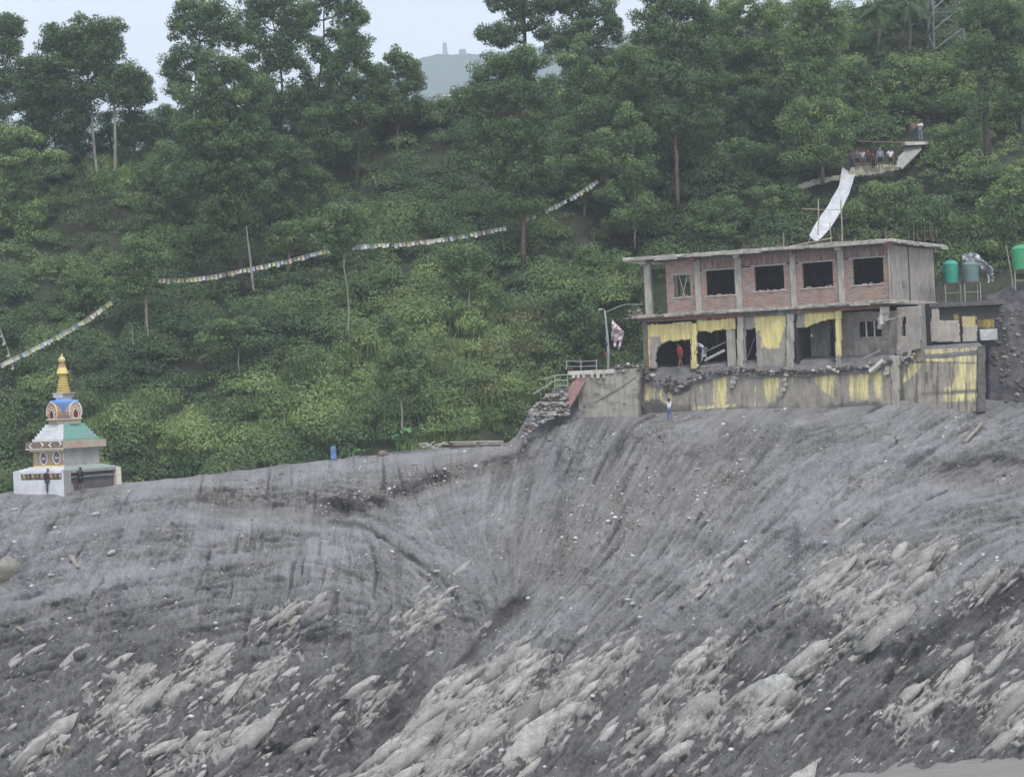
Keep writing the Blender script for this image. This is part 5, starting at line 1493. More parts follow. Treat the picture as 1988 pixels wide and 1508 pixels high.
# starter bars on the roof, one by one
for px, py in [(1213, 494), (1254, 490), (1258, 484), (1300, 488), (1350, 476), (1355, 478), (1362, 480), (1400, 482), (1440, 474), (1445, 470), (1450, 480), (1520, 455), (1538, 462), (1630, 452), (1634, 446), (1722, 440), (1730, 450),
               (1740, 434), (1765, 448), (1782, 446), (1796, 440), (1808, 420), (1820, 440), (1700, 455), (1812, 436), (1775, 430)]:
    y_ = RND.uniform(.0, 1.0) if px < 1740 else (px - 1735) * .085
    x, _z = FR.hit_y(px, 470, y_)
    zt_ = FR.hit_y(px, py, y_)[1]
    MB().tube([(x, y_, z_roof1 - .05), (x + RND.uniform(-.03, .03), y_, (z_roof1 + zt_) / 2), (x + RND.uniform(-.08, .08), y_, zt_)], .022, 4).build('starter_bar', M_steel, house)

# scaffold of poles on the roof that carries the plastic chute
scf = tag(empty('scaffold', FR.world(hx_(1590, 465, 3), 3, z_roof1), FR.ang), 'rough frame of bamboo poles standing on the concrete roof', 'scaffold')
def on_roof(px, py, y): x, z = FR.hit_y(px, py, y); return Vector((x, y, z))
ro = Vector((hx_(1590, 465, 3), 3, z_roof1))
for a1, b1, y_, r_ in [((1587, 470), (1589, 385), 3, .045), ((1635, 466), (1632, 388), 3, .05), ((1557, 405), (1592, 407), 3, .03), ((1517, 470), (1616, 462), 1.0, .04), ((1521, 470), (1521, 452), 1.0, .03), ((1613, 464), (1611, 432), 3, .035), ((1592, 407), (1636, 408), 3, .02), ((1565, 470), (1574, 458), 1.4, .03)]:
    p, q = on_roof(*a1, y_) - ro, on_roof(*b1, y_) - ro
    if a1[1] >= 462: p.z = min(p.z, 0.0)
    MB().tube([p, (p + q) / 2 + Vector((.02, 0, 0)), q], r_, 5).build('pole', M_bamboo, scf)

# plastic sheet chute from the path down to the roof
M_plastic = simple('white_plastic_sheet', (.62, .63, .65), (.42, .42, .43), 2.2, rough=.4, bmp=.5, bd=.06)
cl = [(1649, 327, 15), (1645, 345, 13), (1640, 365, 12), (1632, 382, 13), (1622, 400, 14), (1610, 420, 15), (1597, 440, 15), (1582, 460, 12)]
ys_ = np.linspace(float(hill_depth(np.array([1650.]), np.array([330.]))[0]) - .8, float(FR.world(hx_(1582, 460, 1.5), 1.5, 0).y), len(cl))
top_o = PV(1649, 327, ys_[0])
n_l = 40; V = []
for q in range(n_l + 1):
    t = q / n_l * (len(cl) - 1); i = min(int(t), len(cl) - 2); f = t - i
    cx_, cy_, w = [cl[i][k] * (1 - f) + cl[i + 1][k] * f for k in range(3)]
    Yq = ys_[i] * (1 - f) + ys_[i + 1] * f
    for s in range(9):
        u = s / 4 - 1
        V.append(PV(cx_ + u * w * .95, cy_ + u * w * .28, Yq) + Vector((0, 0, -.22 * (1 - u * u) + .10 * (vn(np.array(q * .55 + 3), np.array(s * .9)) - .5))) - top_o)
me = mesh_np('plastic_chute', np.array([v[:] for v in V]), grid_quads(n_l + 1, 9))
ch = link('plastic_chute', me, M_plastic, smooth=True); ch.location = top_o
sm = ch.modifiers.new('thick', 'SOLIDIFY'); sm.thickness = .015
tag(ch, 'long whitish plastic sheet chute running from the hillside path down to the roof', 'chute')

# ------------------------------------------------------------------ walls right of the house
F2 = Frame(PV(1743, 782, 158.4), rad(-4))
rw = tag(empty('retaining_wall', F2.o, F2.ang), 'grey retaining wall with peeling pale yellow paint right of the house', 'wall')
def rw_paint(px, py):
    r = blobs_paint([[(1770, 683), (1800, 679), (1898, 676), (1898, 703), (1800, 703), (1768, 700)], [(1845, 703), (1898, 703), (1898, 755), (1850, 757)], [(1830, 752), (1848, 752), (1846, 762), (1835, 760)],
                     [(1830, 766), (1898, 762), (1898, 778), (1832, 780)], [(1765, 707), (1790, 706), (1782, 720), (1760, 740), (1750, 745)]], 3, 8, 61)(px, py)
    return r * (.3 + .7 * sstep(.62, .42, fbm(px / 4.5, py / 50, 63, 3)))
def rw_stain(px, py):
    s = .75 * sstep(1752, 1744, px - 10 * (fbm(px / 9, py / 20, 66, 3)))
    s += .7 * sstep(.56, .68, fbm(px / 4, py / 60, 64, 3)) + .7 * band(px, py, [(1765, 702), (1900, 705)], 1.6) + .6 * band(px, py, [(1790, 765), (1900, 758)], 4)
    return s + .9 * in_poly(px, py, [(1796, 722), (1803, 722), (1803, 745), (1796, 745)]) * .8
panel('wall', rw, F2, [(1744, 690), (1775, 682), (1800, 678), (1898, 674), (1898, 800), (1744, 800)], 0, .4, M_bplaster, paint=rw_paint, stain=rw_stain, jag=1.3, jags=12, seed=65, bulge=.08)
panel('end_pillar', rw, F2, [(1898, 672), (1913, 671), (1914, 800), (1898, 800)], -.1, .6, M_conc_dk, jag=1.0, seed=67)
# mud lying on the terrace above it
nx, ny = 50, 14
x0, x1 = F2.hit_y(1738, 680)[0], F2.hit_y(1911, 680)[0]
xs, ys = np.linspace(x0, x1, nx + 1), np.linspace(-.02, 8.5, ny + 1)
A, B = np.meshgrid(xs, ys)
pxx = F2.px_of(xs, 0, 3.8)[0]
zt = np.array([F2.hit_y(p, interp(p, [(1700, 690), (1744, 684), (1800, 674), (1900, 668), (1960, 666)]))[1] for p in pxx])
Zt = zt[None] + .25 * (fbm(A * .9, B * .9, 72, 4) - .5) + .08 * np.clip(B, 0, 3) - .30 * sstep(1.2, -.1, B) - .12
V = np.stack([A, B, Zt], -1); fr_ = V[:1].copy(); fr_[..., 2] -= .3
link('terrace_mud', mesh_np('terrace_mud', np.vstack([fr_, V]).reshape(-1, 3), grid_quads(ny + 2, nx + 1)), M_inmud, rw, smooth=True)
mb = MB()
x, z = F2.hit_y(1757, 694, -.2)
rp = [(x + RND.gauss(0, .35), -.3, z + RND.gauss(0, .22)) for _ in range(14)]
o = scatter_rocks('broken_lumps', rp, [RND.uniform(.1, .2) for _ in rp], [.7] * 14, M_stone, 12, rw); o['kind'] = 'stuff'

# remains of a painted wall standing on the terrace
F4 = Frame(PV(1800, 664, 164.5), rad(-4))
bw = tag(empty('broken_wall', F4.o, F4.ang), 'remains of a white and yellow painted wall standing on the terrace above the mud', 'wall')
M_wpan = plaster_material('streaked_white_plaster', (.58, .53, .46), (.44, .40, .36), (.66, .55, .20), (.25, .2, .16))
bg_paint = blobs_paint([[(1851, 608), (1862, 608), (1862, 620), (1851, 620)], [(1868, 613), (1895, 613), (1895, 636), (1868, 636)], [(1898, 622), (1930, 620), (1930, 636), (1898, 636)], [(1799, 604), (1806, 604), (1804, 620), (1799, 625)]], 2, 6, 81)
panel('dark_wall', bw, F4, [(1786, 590), (1942, 594), (1942, 672), (1786, 676)], .3, .3, plaster_material('dark_grey_plaster', (.075, .072, .075), (.05, .05, .052), (.50, .40, .10)),  # plain dark grey wall behind the painted panels
      paint=lambda px, py: bg_paint(px, py) * (.4 + .6 * (fbm(px / 3.5, py / 30, 83, 3) < .52)), jag=1.5, seed=82)
for pl, y_, pn in [([(1796, 626), (1808, 624), (1808, 600), (1822, 597), (1824, 622), (1860, 622), (1863, 630), (1864, 664), (1796, 664)], .0, None),
                   ([(1869, 634), (1897, 630), (1897, 662), (1869, 664)], .05, None), ([(1903, 640), (1936, 638), (1937, 660), (1903, 661)], .02, None), ([(1868, 614), (1893, 616), (1893, 632), (1868, 634)], .12, 1)]:
    panel('painted_panel', bw, F4, pl, y_, .15, simple('clean_white_panel', (.68, .67, .68), (.5, .49, .5), 3) if pl[0][0] == 1903 else M_wpan,
          paint=(lambda px, py: .9 + 0 * px) if pn else None, jag=1.2, jags=7, seed=int(pl[0][0]), res=.06)
link_slab = MB().box(-.6, 5.6, -.1, 3.5, F4.hit_y(1860, 596)[1], F4.hit_y(1860, 590)[1] + .1, j=.05).build('top_slab', M_conc_dk, bw)

# earth slump right of everything
ex = np.linspace(1780, 2330, 120); er = np.linspace(0, 1, 60)
EX, ER = np.meshgrid(ex, er)
etop = interp(EX, [(1780, 592), (1840, 584), (1880, 580), (1935, 568), (1960, 553), (2000, 546), (2330, 530)])
EPY = etop + (810 - etop) * ER
wR = sstep(1896, 1922, EX)
EY = (172 - 2.5 * ER) * (1 - wR) + (172 - 12.0 * ER) * wR + 1.6 * (fbm(EX / 22, EPY / 30, 91, 4) - .5) * wR + .5 * lic_long[0, 0] * 0
EY = np.maximum(EY, 167.8 * (1 - wR) + 159.6 * wR)
a, b_, c = P(EX, EPY, EY)
rows = [np.stack([a, b_, c], -1)]
back = rows[0][:1].copy(); back[..., 1] += 16; back[..., 0] *= 1 + 16 / 172; back[..., 2] += .4
V = np.vstack([back, rows[0]])
M_slump = simple('dark_earth', (.115, .108, .112), (.06, .056, .058), 1.3, bmp=.9, bd=.25)
o = link('earth_bank', mesh_np('earth_bank', V.reshape(-1, 3), grid_quads(61, 120)[:, ::-1]), M_slump, smooth=True); tag(o, kind='structure')
rp = [PV(px, py, 165 - 5 * (py - 560) / 230) for px, py in [(RND.uniform(1925, 2050), RND.uniform(600, 780)) for _ in range(130)]]
o = scatter_rocks('slump_rubble', [(p.x, p.y - .9, p.z) for p in rp], [RND.uniform(.06, .3) for _ in rp], [RND.choice([.0, .0, .03, .06, .12, .5]) for _ in rp], M_stone, 13)
tag(o, 'dark clods and stones in the slumped earth right of the retaining wall', 'rubble', kind='stuff')

# ------------------------------------------------------------------ water tanks
M_tank = simple('green_tank_plastic', (.06, .36, .27), (.05, .29, .22), 1.2, rough=.5, bmp=.05)
M_tank2 = simple('faded_grey_tank_plastic', (.17, .24, .23), (.12, .18, .17), 1.2, rough=.5, bmp=.05)
M_tank3 = simple('bright_green_tank_plastic', (.07, .38, .17), (.05, .3, .14), 1.2, rough=.5, bmp=.05)
def tank(label, px, ptop, pbot, pground, w, Yd, m, n=4):
    g = PV(px, pground, Yd); k = Yd / F; r = w * k / 2; h = (pbot - ptop) * k; lz = (pground - pbot) * k
    root = tag(empty('water_tank', g), label, 'water tank')
    prof = [(r * .97, lz)]
    for q in range(1, 22):
        z = lz + h * .84 * q / 21; prof.append((r * (1.0 if q % 3 else .955), z))
    prof += [(r * .9, lz + h * .87), (r * .6, lz + h * .94), (r * .34, lz + h * .96)]
    MB().lathe(prof, 24).build('body', m, root, True)
    MB().lathe([(r * .36, lz + h * .955), (r * .38, lz + h), (r * .05, lz + h * 1.01)], 16).build('lid', m, root)
    MB().box(-r * 1.05, r * 1.05, -r, r, lz - .07, lz).build('platform', M_steel, root)
    for sx in (-1, 1):
        for sy in (-1, 1):
            MB().box(sx * r * .95 - .035, sx * r * .95 + .035, sy * r * .9 - .035, sy * r * .9 + .035, -.3, lz - .07).build('leg', M_conc, root)
    MB().tube([(-r * .95, -r * .9, lz * .35), (r * .95, -r * .9, lz * .35)], .025, 4).build('brace', M_conc, root)
    return root
tank('turquoise green ribbed water tank on a steel stand right of the roof corner', 1848, 504, 550, 580, 31, 169.5, M_tank)
tank('dull grey green water tank on a stand behind the bundled plastic sheet', 1886, 506, 548, 578, 32, 169.0, M_tank2)
tank('bright green water tank on thin legs cut off by the right edge', 1985, 474, 524, 556, 36, 171.0, M_tank3)
def cloth(name, label, poly, Yd, amp, m, cat, res=2.0, seed=3, sx=9., jag=2.0):
    x0, x1 = min(p[0] for p in poly), max(p[0] for p in poly); y0, y1 = min(p[1] for p in poly), max(p[1] for p in poly)
    nx, ny = int((x1 - x0) / res), int((y1 - y0) / res)
    A, B = np.meshgrid(np.linspace(x0, x1, nx + 1), np.linspace(y0, y1, ny + 1))
    cx_, cy_ = (A[:-1, :-1] + A[1:, 1:]) / 2, (B[:-1, :-1] + B[1:, 1:]) / 2
    keep = in_poly(cx_ + jag * 2 * (fbm(cx_ / 6, cy_ / 6, seed, 2) - .5), cy_ + jag * 2 * (fbm(cx_ / 6, cy_ / 6, seed + 4, 2) - .5), poly)
    Yd_ = Yd + amp * (fbm(A / sx, B / sx, seed + 8, 3) - .5)
    org = PV((x0 + x1) / 2, y1, Yd)
    V = np.stack(P(A, B, Yd_), -1).reshape(-1, 3) - np.array(org[:])
    Q = grid_quads(ny + 1, nx + 1).reshape(ny, nx, 4)[keep]
    us = np.unique(Q); rm = np.full(len(V), -1); rm[us] = np.arange(len(us))
    o = link(name, mesh_np(name, V[us], rm[Q]), m, smooth=True); o.location = org
    s = o.modifiers.new('thick', 'SOLIDIFY'); s.thickness = .02
    return tag(o, label, cat)
cloth('plastic_sheet', 'crumpled white plastic sheet draped behind the grey green tank', [(1868, 497), (1880, 491), (1898, 493), (1904, 502), (1916, 512), (1928, 520), (1929, 545), (1918, 550), (1917, 532), (1905, 522), (1894, 512), (1870, 512)], 170.6, 2.6, M_plastic, 'plastic sheet', 1.6)
stx = [((1953, 475), (1968, 553)), ((1993, 520), (1992, 556))]
for a1, b1 in stx[:1]:
    g = PV(*b1, 170.5); MB().tube([Vector((0, 0, -.3)), PV(*a1, 170.5) - g], [.05, .04], 5).build('post', M_bamboo).location = g
tag(bpy.data.objects['post'], 'pale leaning wooden post beside the tank at the right edge', 'post')

# ------------------------------------------------------------------ left end: stained wall, terrace, rails, stairs
F3 = Frame(PV(1245, 803, 165.2), rad(-3))
lw = tag(empty('retaining_wall', F3.o, F3.ang), 'pale stained concrete wall left of the house with a diagonal scar', 'wall')
def lw_stain(px, py):
    s = .9 * band(px, py, [(1155, 782), (1200, 757), (1234, 733)], 1.7) + .85 * sstep(1236, 1244, px + 5 * (fbm(px / 6, py / 12, 95, 3) - .5))
    for x, y, r in ((1158, 765, 5), (1147, 783, 4), (1136, 790, 4.5), (1160, 742, 8), (1183, 735, 5), (1232, 757, 5), (1210, 785, 5), (1170, 725, 9), (1215, 728, 10)):
        s = s + .75 * np.exp(-(((px - x) / r) ** 2 + ((py - y) / r * 1.3) ** 2)) * (fbm(px / 4, py / 4, 97, 2) > .40)
    return s + .35 * sstep(.55, .7, fbm(px / 14, py / 10, 98, 4))
panel('wall', lw, F3, [(1118, 729), (1170, 722), (1225, 716), (1246, 716), (1246, 815), (1130, 818), (1123, 790)], 0, 3.0, M_cplaster, stain=lw_stain, jag=1.3, jags=10, seed=96, bulge=.1,
      paint=lambda px, py: .8 * in_poly(px, py, [(1178, 717), (1183, 717), (1182, 742), (1180, 742)]))
x0, z0 = F3.hit_y(1102, 721, -.1); x1, z1 = F3.hit_y(1192, 714, -.1)
MB().box(x0, x1, -.12, 3.2, z1 - .38, z1 - .1, j=.03).build('coping', M_conc_lt, lw)
for px in (1113, 1123, 1133, 1149, 1161, 1172):
    x, z = F3.hit_y(px, 726, -.2); MB().box(x - .12, x + .1, -.22, -.1, z - .28, z + .02, j=.03).build('coping_block', M_conc_lt if px % 2 else M_conc, lw)
rp = [(F3.hit_y(RND.uniform(1190, 1250), 712)[0], RND.uniform(-.1, 1.5), z1 + RND.uniform(-.3, .25)) for _ in range(70)]
o = scatter_rocks('rubble', rp, [RND.uniform(.07, .22) for _ in rp], [RND.choice([.1, .2, .05, .6, .9]) for _ in rp], M_stone, 14, lw); o['kind'] = 'stuff'

M_rail = simple('grey_rail_pipe', (.42, .43, .43), (.32, .33, .33), 3, rough=.5)
rl = tag(empty('railing', F3.world(x0, .2, z1 - .1), F3.ang), 'thin pipe railing on the terrace left of the lamp post', 'railing')
zb = Vector((x0, .2, z1 - .1))
def f3(px, py, y=.2): x, z = F3.hit_y(px, py, y); return Vector((x, y, z)) - zb
for px, pt_a in ((1100, 700), (1128, 701), (1158, 697)):
    MB().tube([f3(px, 718), f3(px, pt_a)], .035, 5).build('post', M_rail, rl)
for dy in (0, 10):
    MB().tube([f3(1100, 701 + dy), f3(1128, 701.5 + dy), f3(1160, 700 + dy)], .022, 5).build('rail', M_rail, rl)
rl2 = tag(empty('railing', F3.world(x0, -.3, z1 - 1.2), F3.ang), 'bent stair handrail sloping down at the far left of the concrete wall', 'railing')
zb = Vector((x0, -.3, z1 - 1.2))
def f3b(px, py): x, z = F3.hit_y(px, py, -.3); return Vector((x, -.3, z)) - zb
for pts in ([(1055, 736), (1078, 729), (1105, 727)], [(1035, 765), (1077, 739), (1103, 738)], [(1079, 749), (1103, 748)]):
    MB().tube([f3b(*p) for p in pts], .035, 5).build('rail', M_rail, rl2)
for px, a_, b_ in ((1077, 729, 760), (1102, 727, 758)):
    MB().tube([f3b(px, b_), f3b(px, a_)], .035, 5).build('post', M_rail, rl2)
# fallen red slab
g = PV(1092, 800, 163.6)
A_, B_, C_, D_ = [PV(*p, 163.6) - g for p in ((1083, 797), (1098, 805), (1137, 746), (1122, 733))]
tk = Vector((.03, .22, .02))
B_.y += .0
sl = MB(); vs = [A_, B_, C_, PV(1139, 737, 163.6) - g, D_, PV(1112, 741, 163.6) - g]
for v in vs[2:]: v.y += 1.3
sl.add(vs + [v + tk for v in vs], [(0, 1, 2, 3, 4, 5), (11, 10, 9, 8, 7, 6)] + [(i, i + 6, (i + 1) % 6 + 6, (i + 1) % 6) for i in range(6)])
o = sl.build('fallen_slab', simple('faded_red_concrete', (.30, .17, .15), (.21, .135, .12), 3, bmp=.4)); o.location = g
tag(o, 'reddish concrete slab leaning against the left end of the stained wall', 'slab')
# broken steps
st = tag(empty('broken_stairs', PV(1060, 800, 164.5)), 'mud covered broken steps under the bent handrail', 'stairs')
for q, (xa, xb, y, s) in enumerate([(1072, 1104, 756, 0), (1058, 1100, 765, 0), (1050, 1096, 773, 0), (1040, 1092, 782, 0), (1032, 1090, 791, 0), (1027, 1080, 800, 0)]):
    a1, b1 = PV(xa, y, 165 - q * .35) - st.location, PV(xb, y - 2, 165 - q * .35) - st.location
    d = b1 - a1
    M = Matrix.Translation(a1) @ d.to_track_quat('X', 'Z').to_matrix().to_4x4()
    MB().box(0, d.length, -.1, 1.6, -.25, .02, M=M, j=.05).build('step', M_conc if q % 2 else M_conc_dk, st)
rp = [PV(RND.uniform(1022, 1100), 0, 164) for _ in range(1)]
rp = []
for q in range(150):
    px = RND.uniform(1012, 1104); ptop = interp(px, [(1010, 838), (1030, 795), (1060, 765), (1104, 758)])
    py = RND.uniform(ptop, ptop + 50); rp.append(PV(px, py, 164.6 - (py - 750) / 40) - st.location)
o = scatter_rocks('rubble', [tuple(p) for p in rp], [RND.uniform(.06, .26) for _ in rp], [RND.choice([.05, .1, .6, .62, .2]) for _ in rp], M_stone, 15, st); o['kind'] = 'stuff'
# earth under the steps
ex = np.linspace(985, 1135, 60); er = np.linspace(0, 1, 30)
EX, ER = np.meshgrid(ex, er)
etop = interp(EX, [(985, 866), (1003, 846), (1020, 815), (1035, 797), (1055, 772), (1075, 762), (1100, 757), (1135, 740)])
EPY = etop + (850 - etop + 30) * ER
EY = 166.5 - 2.8 * ER + .8 * (fbm(EX / 12, EPY / 12, 111, 3) - .5)
a, b_, c = P(EX, EPY, EY); V = np.stack([a, b_, c], -1)
back = V[:1].copy(); back[..., 1] += 8; V = np.vstack([back, V])
o = link('earth_mound', mesh_np('earth_mound', V.reshape(-1, 3), grid_quads(31, 60)[:, ::-1]), simple('mound_mud', (.22, .215, .22), (.13, .125, .125), 1.6, bmp=.7, bd=.15), smooth=True); tag(o, kind='structure')

# street lamp and its cloth
lp = tag(empty('street_lamp', F3.world(*([F3.hit_y(1181, 716, .1)[0], .1, F3.hit_y(1181, 716, .1)[1]])), F3.ang), 'leaning pale street lamp post with bent arms on the terrace', 'street lamp')
zb = Vector((F3.hit_y(1181, 716, .1)[0], .1, F3.hit_y(1181, 716, .1)[1]))
def f4(px, py, y=.1): x, z = F3.hit_y(px, py, y); return Vector((x, y, z)) - zb
mb = MB().tube([f4(1181, 722), f4(1181, 680), f4(1179, 650), f4(1176, 620), f4(1174, 603)], [.10, .09, .075, .06, .05], 8); mb.build('pole', M_rail, lp, True)
MB().tube([f4(1174, 603), f4(1172, 600), f4(1165, 600)], .03, 5).build('arm', M_rail, lp)
MB().box(f4(1165, 600).x - .12, f4(1165, 600).x + .14, -.06, .06, f4(1165, 601).z - .04, f4(1165, 600).z + .03).build('lamp_head', M_conc_lt, lp)
MB().tube([f4(1177, 606), f4(1190, 600), f4(1204, 594), f4(1216, 591), f4(1250, 591, 1)], .025, 5).build('cable_arm', M_rail, lp)
for px, py, c_ in ((1178, 657, (.15, .32, .22)), (1179, 668, (.08, .12, .25)), (1180, 688, (.38, .18, .10))):
    p = f4(px, py); MB().lathe([(.095, p.z - .12), (.11, p.z), (.095, p.z + .12)], 8, (p.x, p.y)).build('band', simple('wrapped_band', c_), lp)
cloth('hanging_cloth', 'torn pinkish white cloth hanging beside the street lamp', [(1188, 619), (1193, 627), (1203, 636), (1212, 645), (1209, 655), (1207, 665), (1203, 679), (1199, 677), (1202, 664), (1198, 660), (1195, 674), (1191, 672), (1192, 662), (1190, 652), (1189, 662), (1187, 658), (1188, 640)], 165.6, 1.2, simple('pale_pink_cloth', (.68, .58, .60), (.58, .46, .48), 2, bmp=.3), 'cloth', 1.1, 7, 7., .6)
# ================================================================== STUPA
FS = Frame(Vector(PV(132, 950, 160.0)), rad(52))
_b = PV(128.5, 957, 156.4).z
FS.o.z = _b
stupa = tag(empty('stupa', FS.o, FS.ang), 'white stupa with gold spire, blue dome and green stepped side on the mud edge', 'stupa')
R2 = math.sqrt(2)
def zc(px, py, hd): return PV(px, py, 160.0 - hd).z - _b
def speck(name, col, dirt, sc=2.5, fac=.5):
    return simple(name, col, tuple(c * (1 - fac) + d * fac for c, d in zip(col, dirt)), sc, bmp=.15, lo=.4, hi=.75)
M_swhite = speck('stupa_whitewash', (.74, .74, .75), (.4, .39, .38), 1.6)
M_sgrey = simple('stupa_grey_plaster', (.33, .325, .315), (.25, .245, .235), 1.5, vs=(1, 1, .5))
M_sgreen = simple('stupa_green_paint', (.17, .42, .33), (.24, .38, .34), .9, lo=.4, hi=.6)
M_sblue = simple('stupa_blue_paint', (.10, .27, .62), (.19, .31, .60), .8)
M_sgold = simple('stupa_gold_paint', (.82, .62, .20), (.68, .52, .22), 3, rough=.5)
M_stan = simple('stupa_tan_paint', (.42, .31, .19), (.33, .25, .17), 3)
M_sorange = simple('stupa_orange_paint', (.52, .26, .13), (.40, .26, .17), 6)
M_sred = simple('stupa_dark_red', (.16, .03, .025), (.11, .03, .03), 5)
M_sbrown = simple('stupa_brown_band', (.27, .19, .13), (.20, .15, .11), 5)
M_sfade = simple('stupa_faded_band', (.44, .39, .30), (.44, .28, .24), 1.8, lo=.45, hi=.6)
M_sdark = simple('stupa_recess', (.13, .12, .125), (.09, .085, .088), 2)
M_scream = simple('stupa_cream_trim', (.72, .66, .52), (.6, .55, .45), 4)
M_teal = simple('stupa_faded_teal', (.30, .38, .36), (.33, .35, .34), 2)

def face_mats(o, right=1):
    for p in o.data.polygons:
        if p.normal.y < -.7 or p.normal.x > .7: p.material_index = right
    return o
def sq(mb, h, z0, z1, mi=0): return mb.box(-h, h, -h, h, z0, z1, mi)

h0 = 3.68 / R2
z1 = zc(128.5, 913.5, 3.68)
# base: left face white with the prayer wheel slot, right face grey with a wide sunken panel
ya, za = FS.hit_x(120, 929, -h0); yb_, zb_ = FS.hit_x(41, 934, -h0); zt1 = FS.hit_x(80, 919.5, -h0)[1]; zb1 = FS.hit_x(80, 931.5, -h0)[1]
y_lo, y_hi = min(ya, yb_), max(ya, yb_)
d = .28
MB().box(-h0 + d, h0, -h0 + d, h0, -1.2, z1 - .002).build('base_core', M_sdark, stupa)
mb = MB().box(-h0, -h0 + d - .002, -h0 + .001, y_lo, -1.2, z1).box(-h0, -h0 + d - .002, y_hi, h0, -1.2, z1).box(-h0, -h0 + d - .002, y_lo, y_hi, -1.2, zb1).box(-h0, -h0 + d - .002, y_lo, y_hi, zt1, z1)
face_mats(mb.build('white_base_wall', [M_swhite, M_sgrey], stupa))
xa = FS.hit_y(138, 930, -h0)[0]; xb = FS.hit_y(226, 925, -h0)[0]; zt2 = FS.hit_y(180, 914.5, -h0)[1]
mb = MB().box(-h0 + .004, xa, -h0 - .01, -h0 + d, -1.2, z1).box(xa, xb, -h0 - .01, -h0 + d, zt2, z1)
mb.build('grey_base_wall', M_sgrey, stupa)
MB().box(xb, h0, -h0 - .01, -h0 + d, -1.2, z1 - .01).build('pale_corner_strip', M_scream, stupa)
MB().box(xa, xb, -h0 + .14, -h0 + d + .01, zt2 - .35, zt2 - .25).build('panel_ledge', M_sgrey, stupa)
MB().box(xa, xa + .25, -h0 + .05, -h0 + d, -.6, .6, j=.05).build('broken_panel_edge', M_stan, stupa)
nw = 9
for q in range(nw):
    yc = y_lo + (y_hi - y_lo) * (q + .5) / nw; r = (y_hi - y_lo) / nw * .36
    prof = [(r * .3, zb1 + .02), (r, zb1 + .05), (r, zt1 - .05), (r * .3, zt1 - .02)]
    MB().lathe(prof, 10, (-h0 + .16, yc)).build('prayer_wheel', M_sbrown if q % 2 else M_stan, stupa, True)
# low steps above the base
zs = zc(128, 905, 2.4)
hs = 2.25 / R2
for q in range(4):
    hh = (3.55 - .30 * q) / R2
    o = sq(MB(), hh, z1 + (zs - z1) * q / 4 + .001 * q, z1 + (zs - z1) * (q + 1) / 4).build('base_step', [M_swhite, M_teal], stupa); face_mats(o)
z3 = zc(126, 875, 2.25)
o = sq(MB(), hs, zs, z3).build('shaft', [M_stan, M_sgrey], stupa); face_mats(o)
# medallions on the tan face
for px, py in ((85.5, 889.5), (110.5, 887.5)):
    y, z = FS.hit_x(px, py, -hs)
    n = 24
    ring = [(-hs - .03, y + .36 / R2 * 1.42 * math.cos(2 * math.pi * q / n), z + .44 * math.sin(2 * math.pi * q / n)) for q in range(n + 1)]
    md = MB().add([(-hs - .015, a[1] * .86 + y * .14, a[2] * .86 + z * .14) for a in ring[:-1]] + [(-hs + .01, a[1], a[2]) for a in ring[:-1]], [tuple(range(n))[::-1]] + [(q, (q + 1) % n, (q + 1) % n + n, q + n) for q in range(n)])
    m_ = md.build('medallion', simple('medallion_dark', (.16, .12, .14), (.10, .08, .10), 5), stupa)
    MB().tube(ring, .045, 5, cap=False).build('medallion_ring', M_swhite, m_)
    mb = MB()
    for (a1, b1, w, hh) in ((-.13, .0, .05, .07), (0, .02, .05, .05), (.12, .01, .05, .08), (-.05, -.02, .16, .04)):
        mb.box(-hs - .05, -hs - .018, y + a1 - w, y + a1 + w, z + b1 - hh - .03, z + b1 + hh - .03)
    mb.build('medallion_emblem', M_swhite, m_)
    for a1, b1 in ((0, .17), (-.11, .13), (.11, .13), (0, -.2), (.1, -.16), (-.1, -.16)):
        MB().box(-hs - .035, -hs - .018, y + a1 - .035, y + a1 + .035, z + b1 - .035, z + b1 + .035).build('medallion_spot', M_sorange, m_)
for px, py, s in ((70, 890, 1), (124.5, 887, -1)):
    y, z = FS.hit_x(px, py, -hs)
    MB().tube([(-hs - .02, y, z + .22), (-hs - .02, y - s * .1, z), (-hs - .02, y, z - .22)], .03, 4).build('edge_scroll', M_swhite, stupa)
MB().box(-hs - .04, -hs, -hs, hs, zs, zs + .09).build('gold_edging', M_sgold, stupa)
# cornice
hc = 2.76 / R2
z4 = zc(125.5, 870.5, 2.76); z5 = zc(125.5, 856, 2.76)
o = sq(MB(), (hs + hc) / 2, z3, z4).build('cornice_soffit', [M_scream, M_sgrey], stupa); face_mats(o)
o = sq(MB(), hc, z4, z5).build('cornice', [M_sbrown, M_sfade], stupa); face_mats(o)
MB().box(-hc - .03, -hc, -hc - .03, hc, z4 - .03, z4 + .05).build('cornice_edge', M_scream, stupa)
for px, py, s in ((60, 866, 1), (82, 864.5, -1), (98, 863.5, 1), (117, 862, -1)):
    y, z = FS.hit_x(px, py, -hc)
    w = .16 * s
    for sg in (1, -1):
        MB().tube([(-hc - .02, y + w, z), (-hc - .02, y - w * .6, z + sg * .15)], .05, 4).build('chevron', M_swhite, stupa)
# stepped terraces
z6 = zc(125.5, 823, 1.4)
for q in range(6):
    hh = (2.28 - (2.28 - 1.38) * q / 5) / R2
    o = sq(MB(), hh, z5 + (z6 - z5) * q / 6 + .001, z5 + (z6 - z5) * (q + 1) / 6).build('terrace_step', [M_swhite, M_sgreen], stupa); face_mats(o)
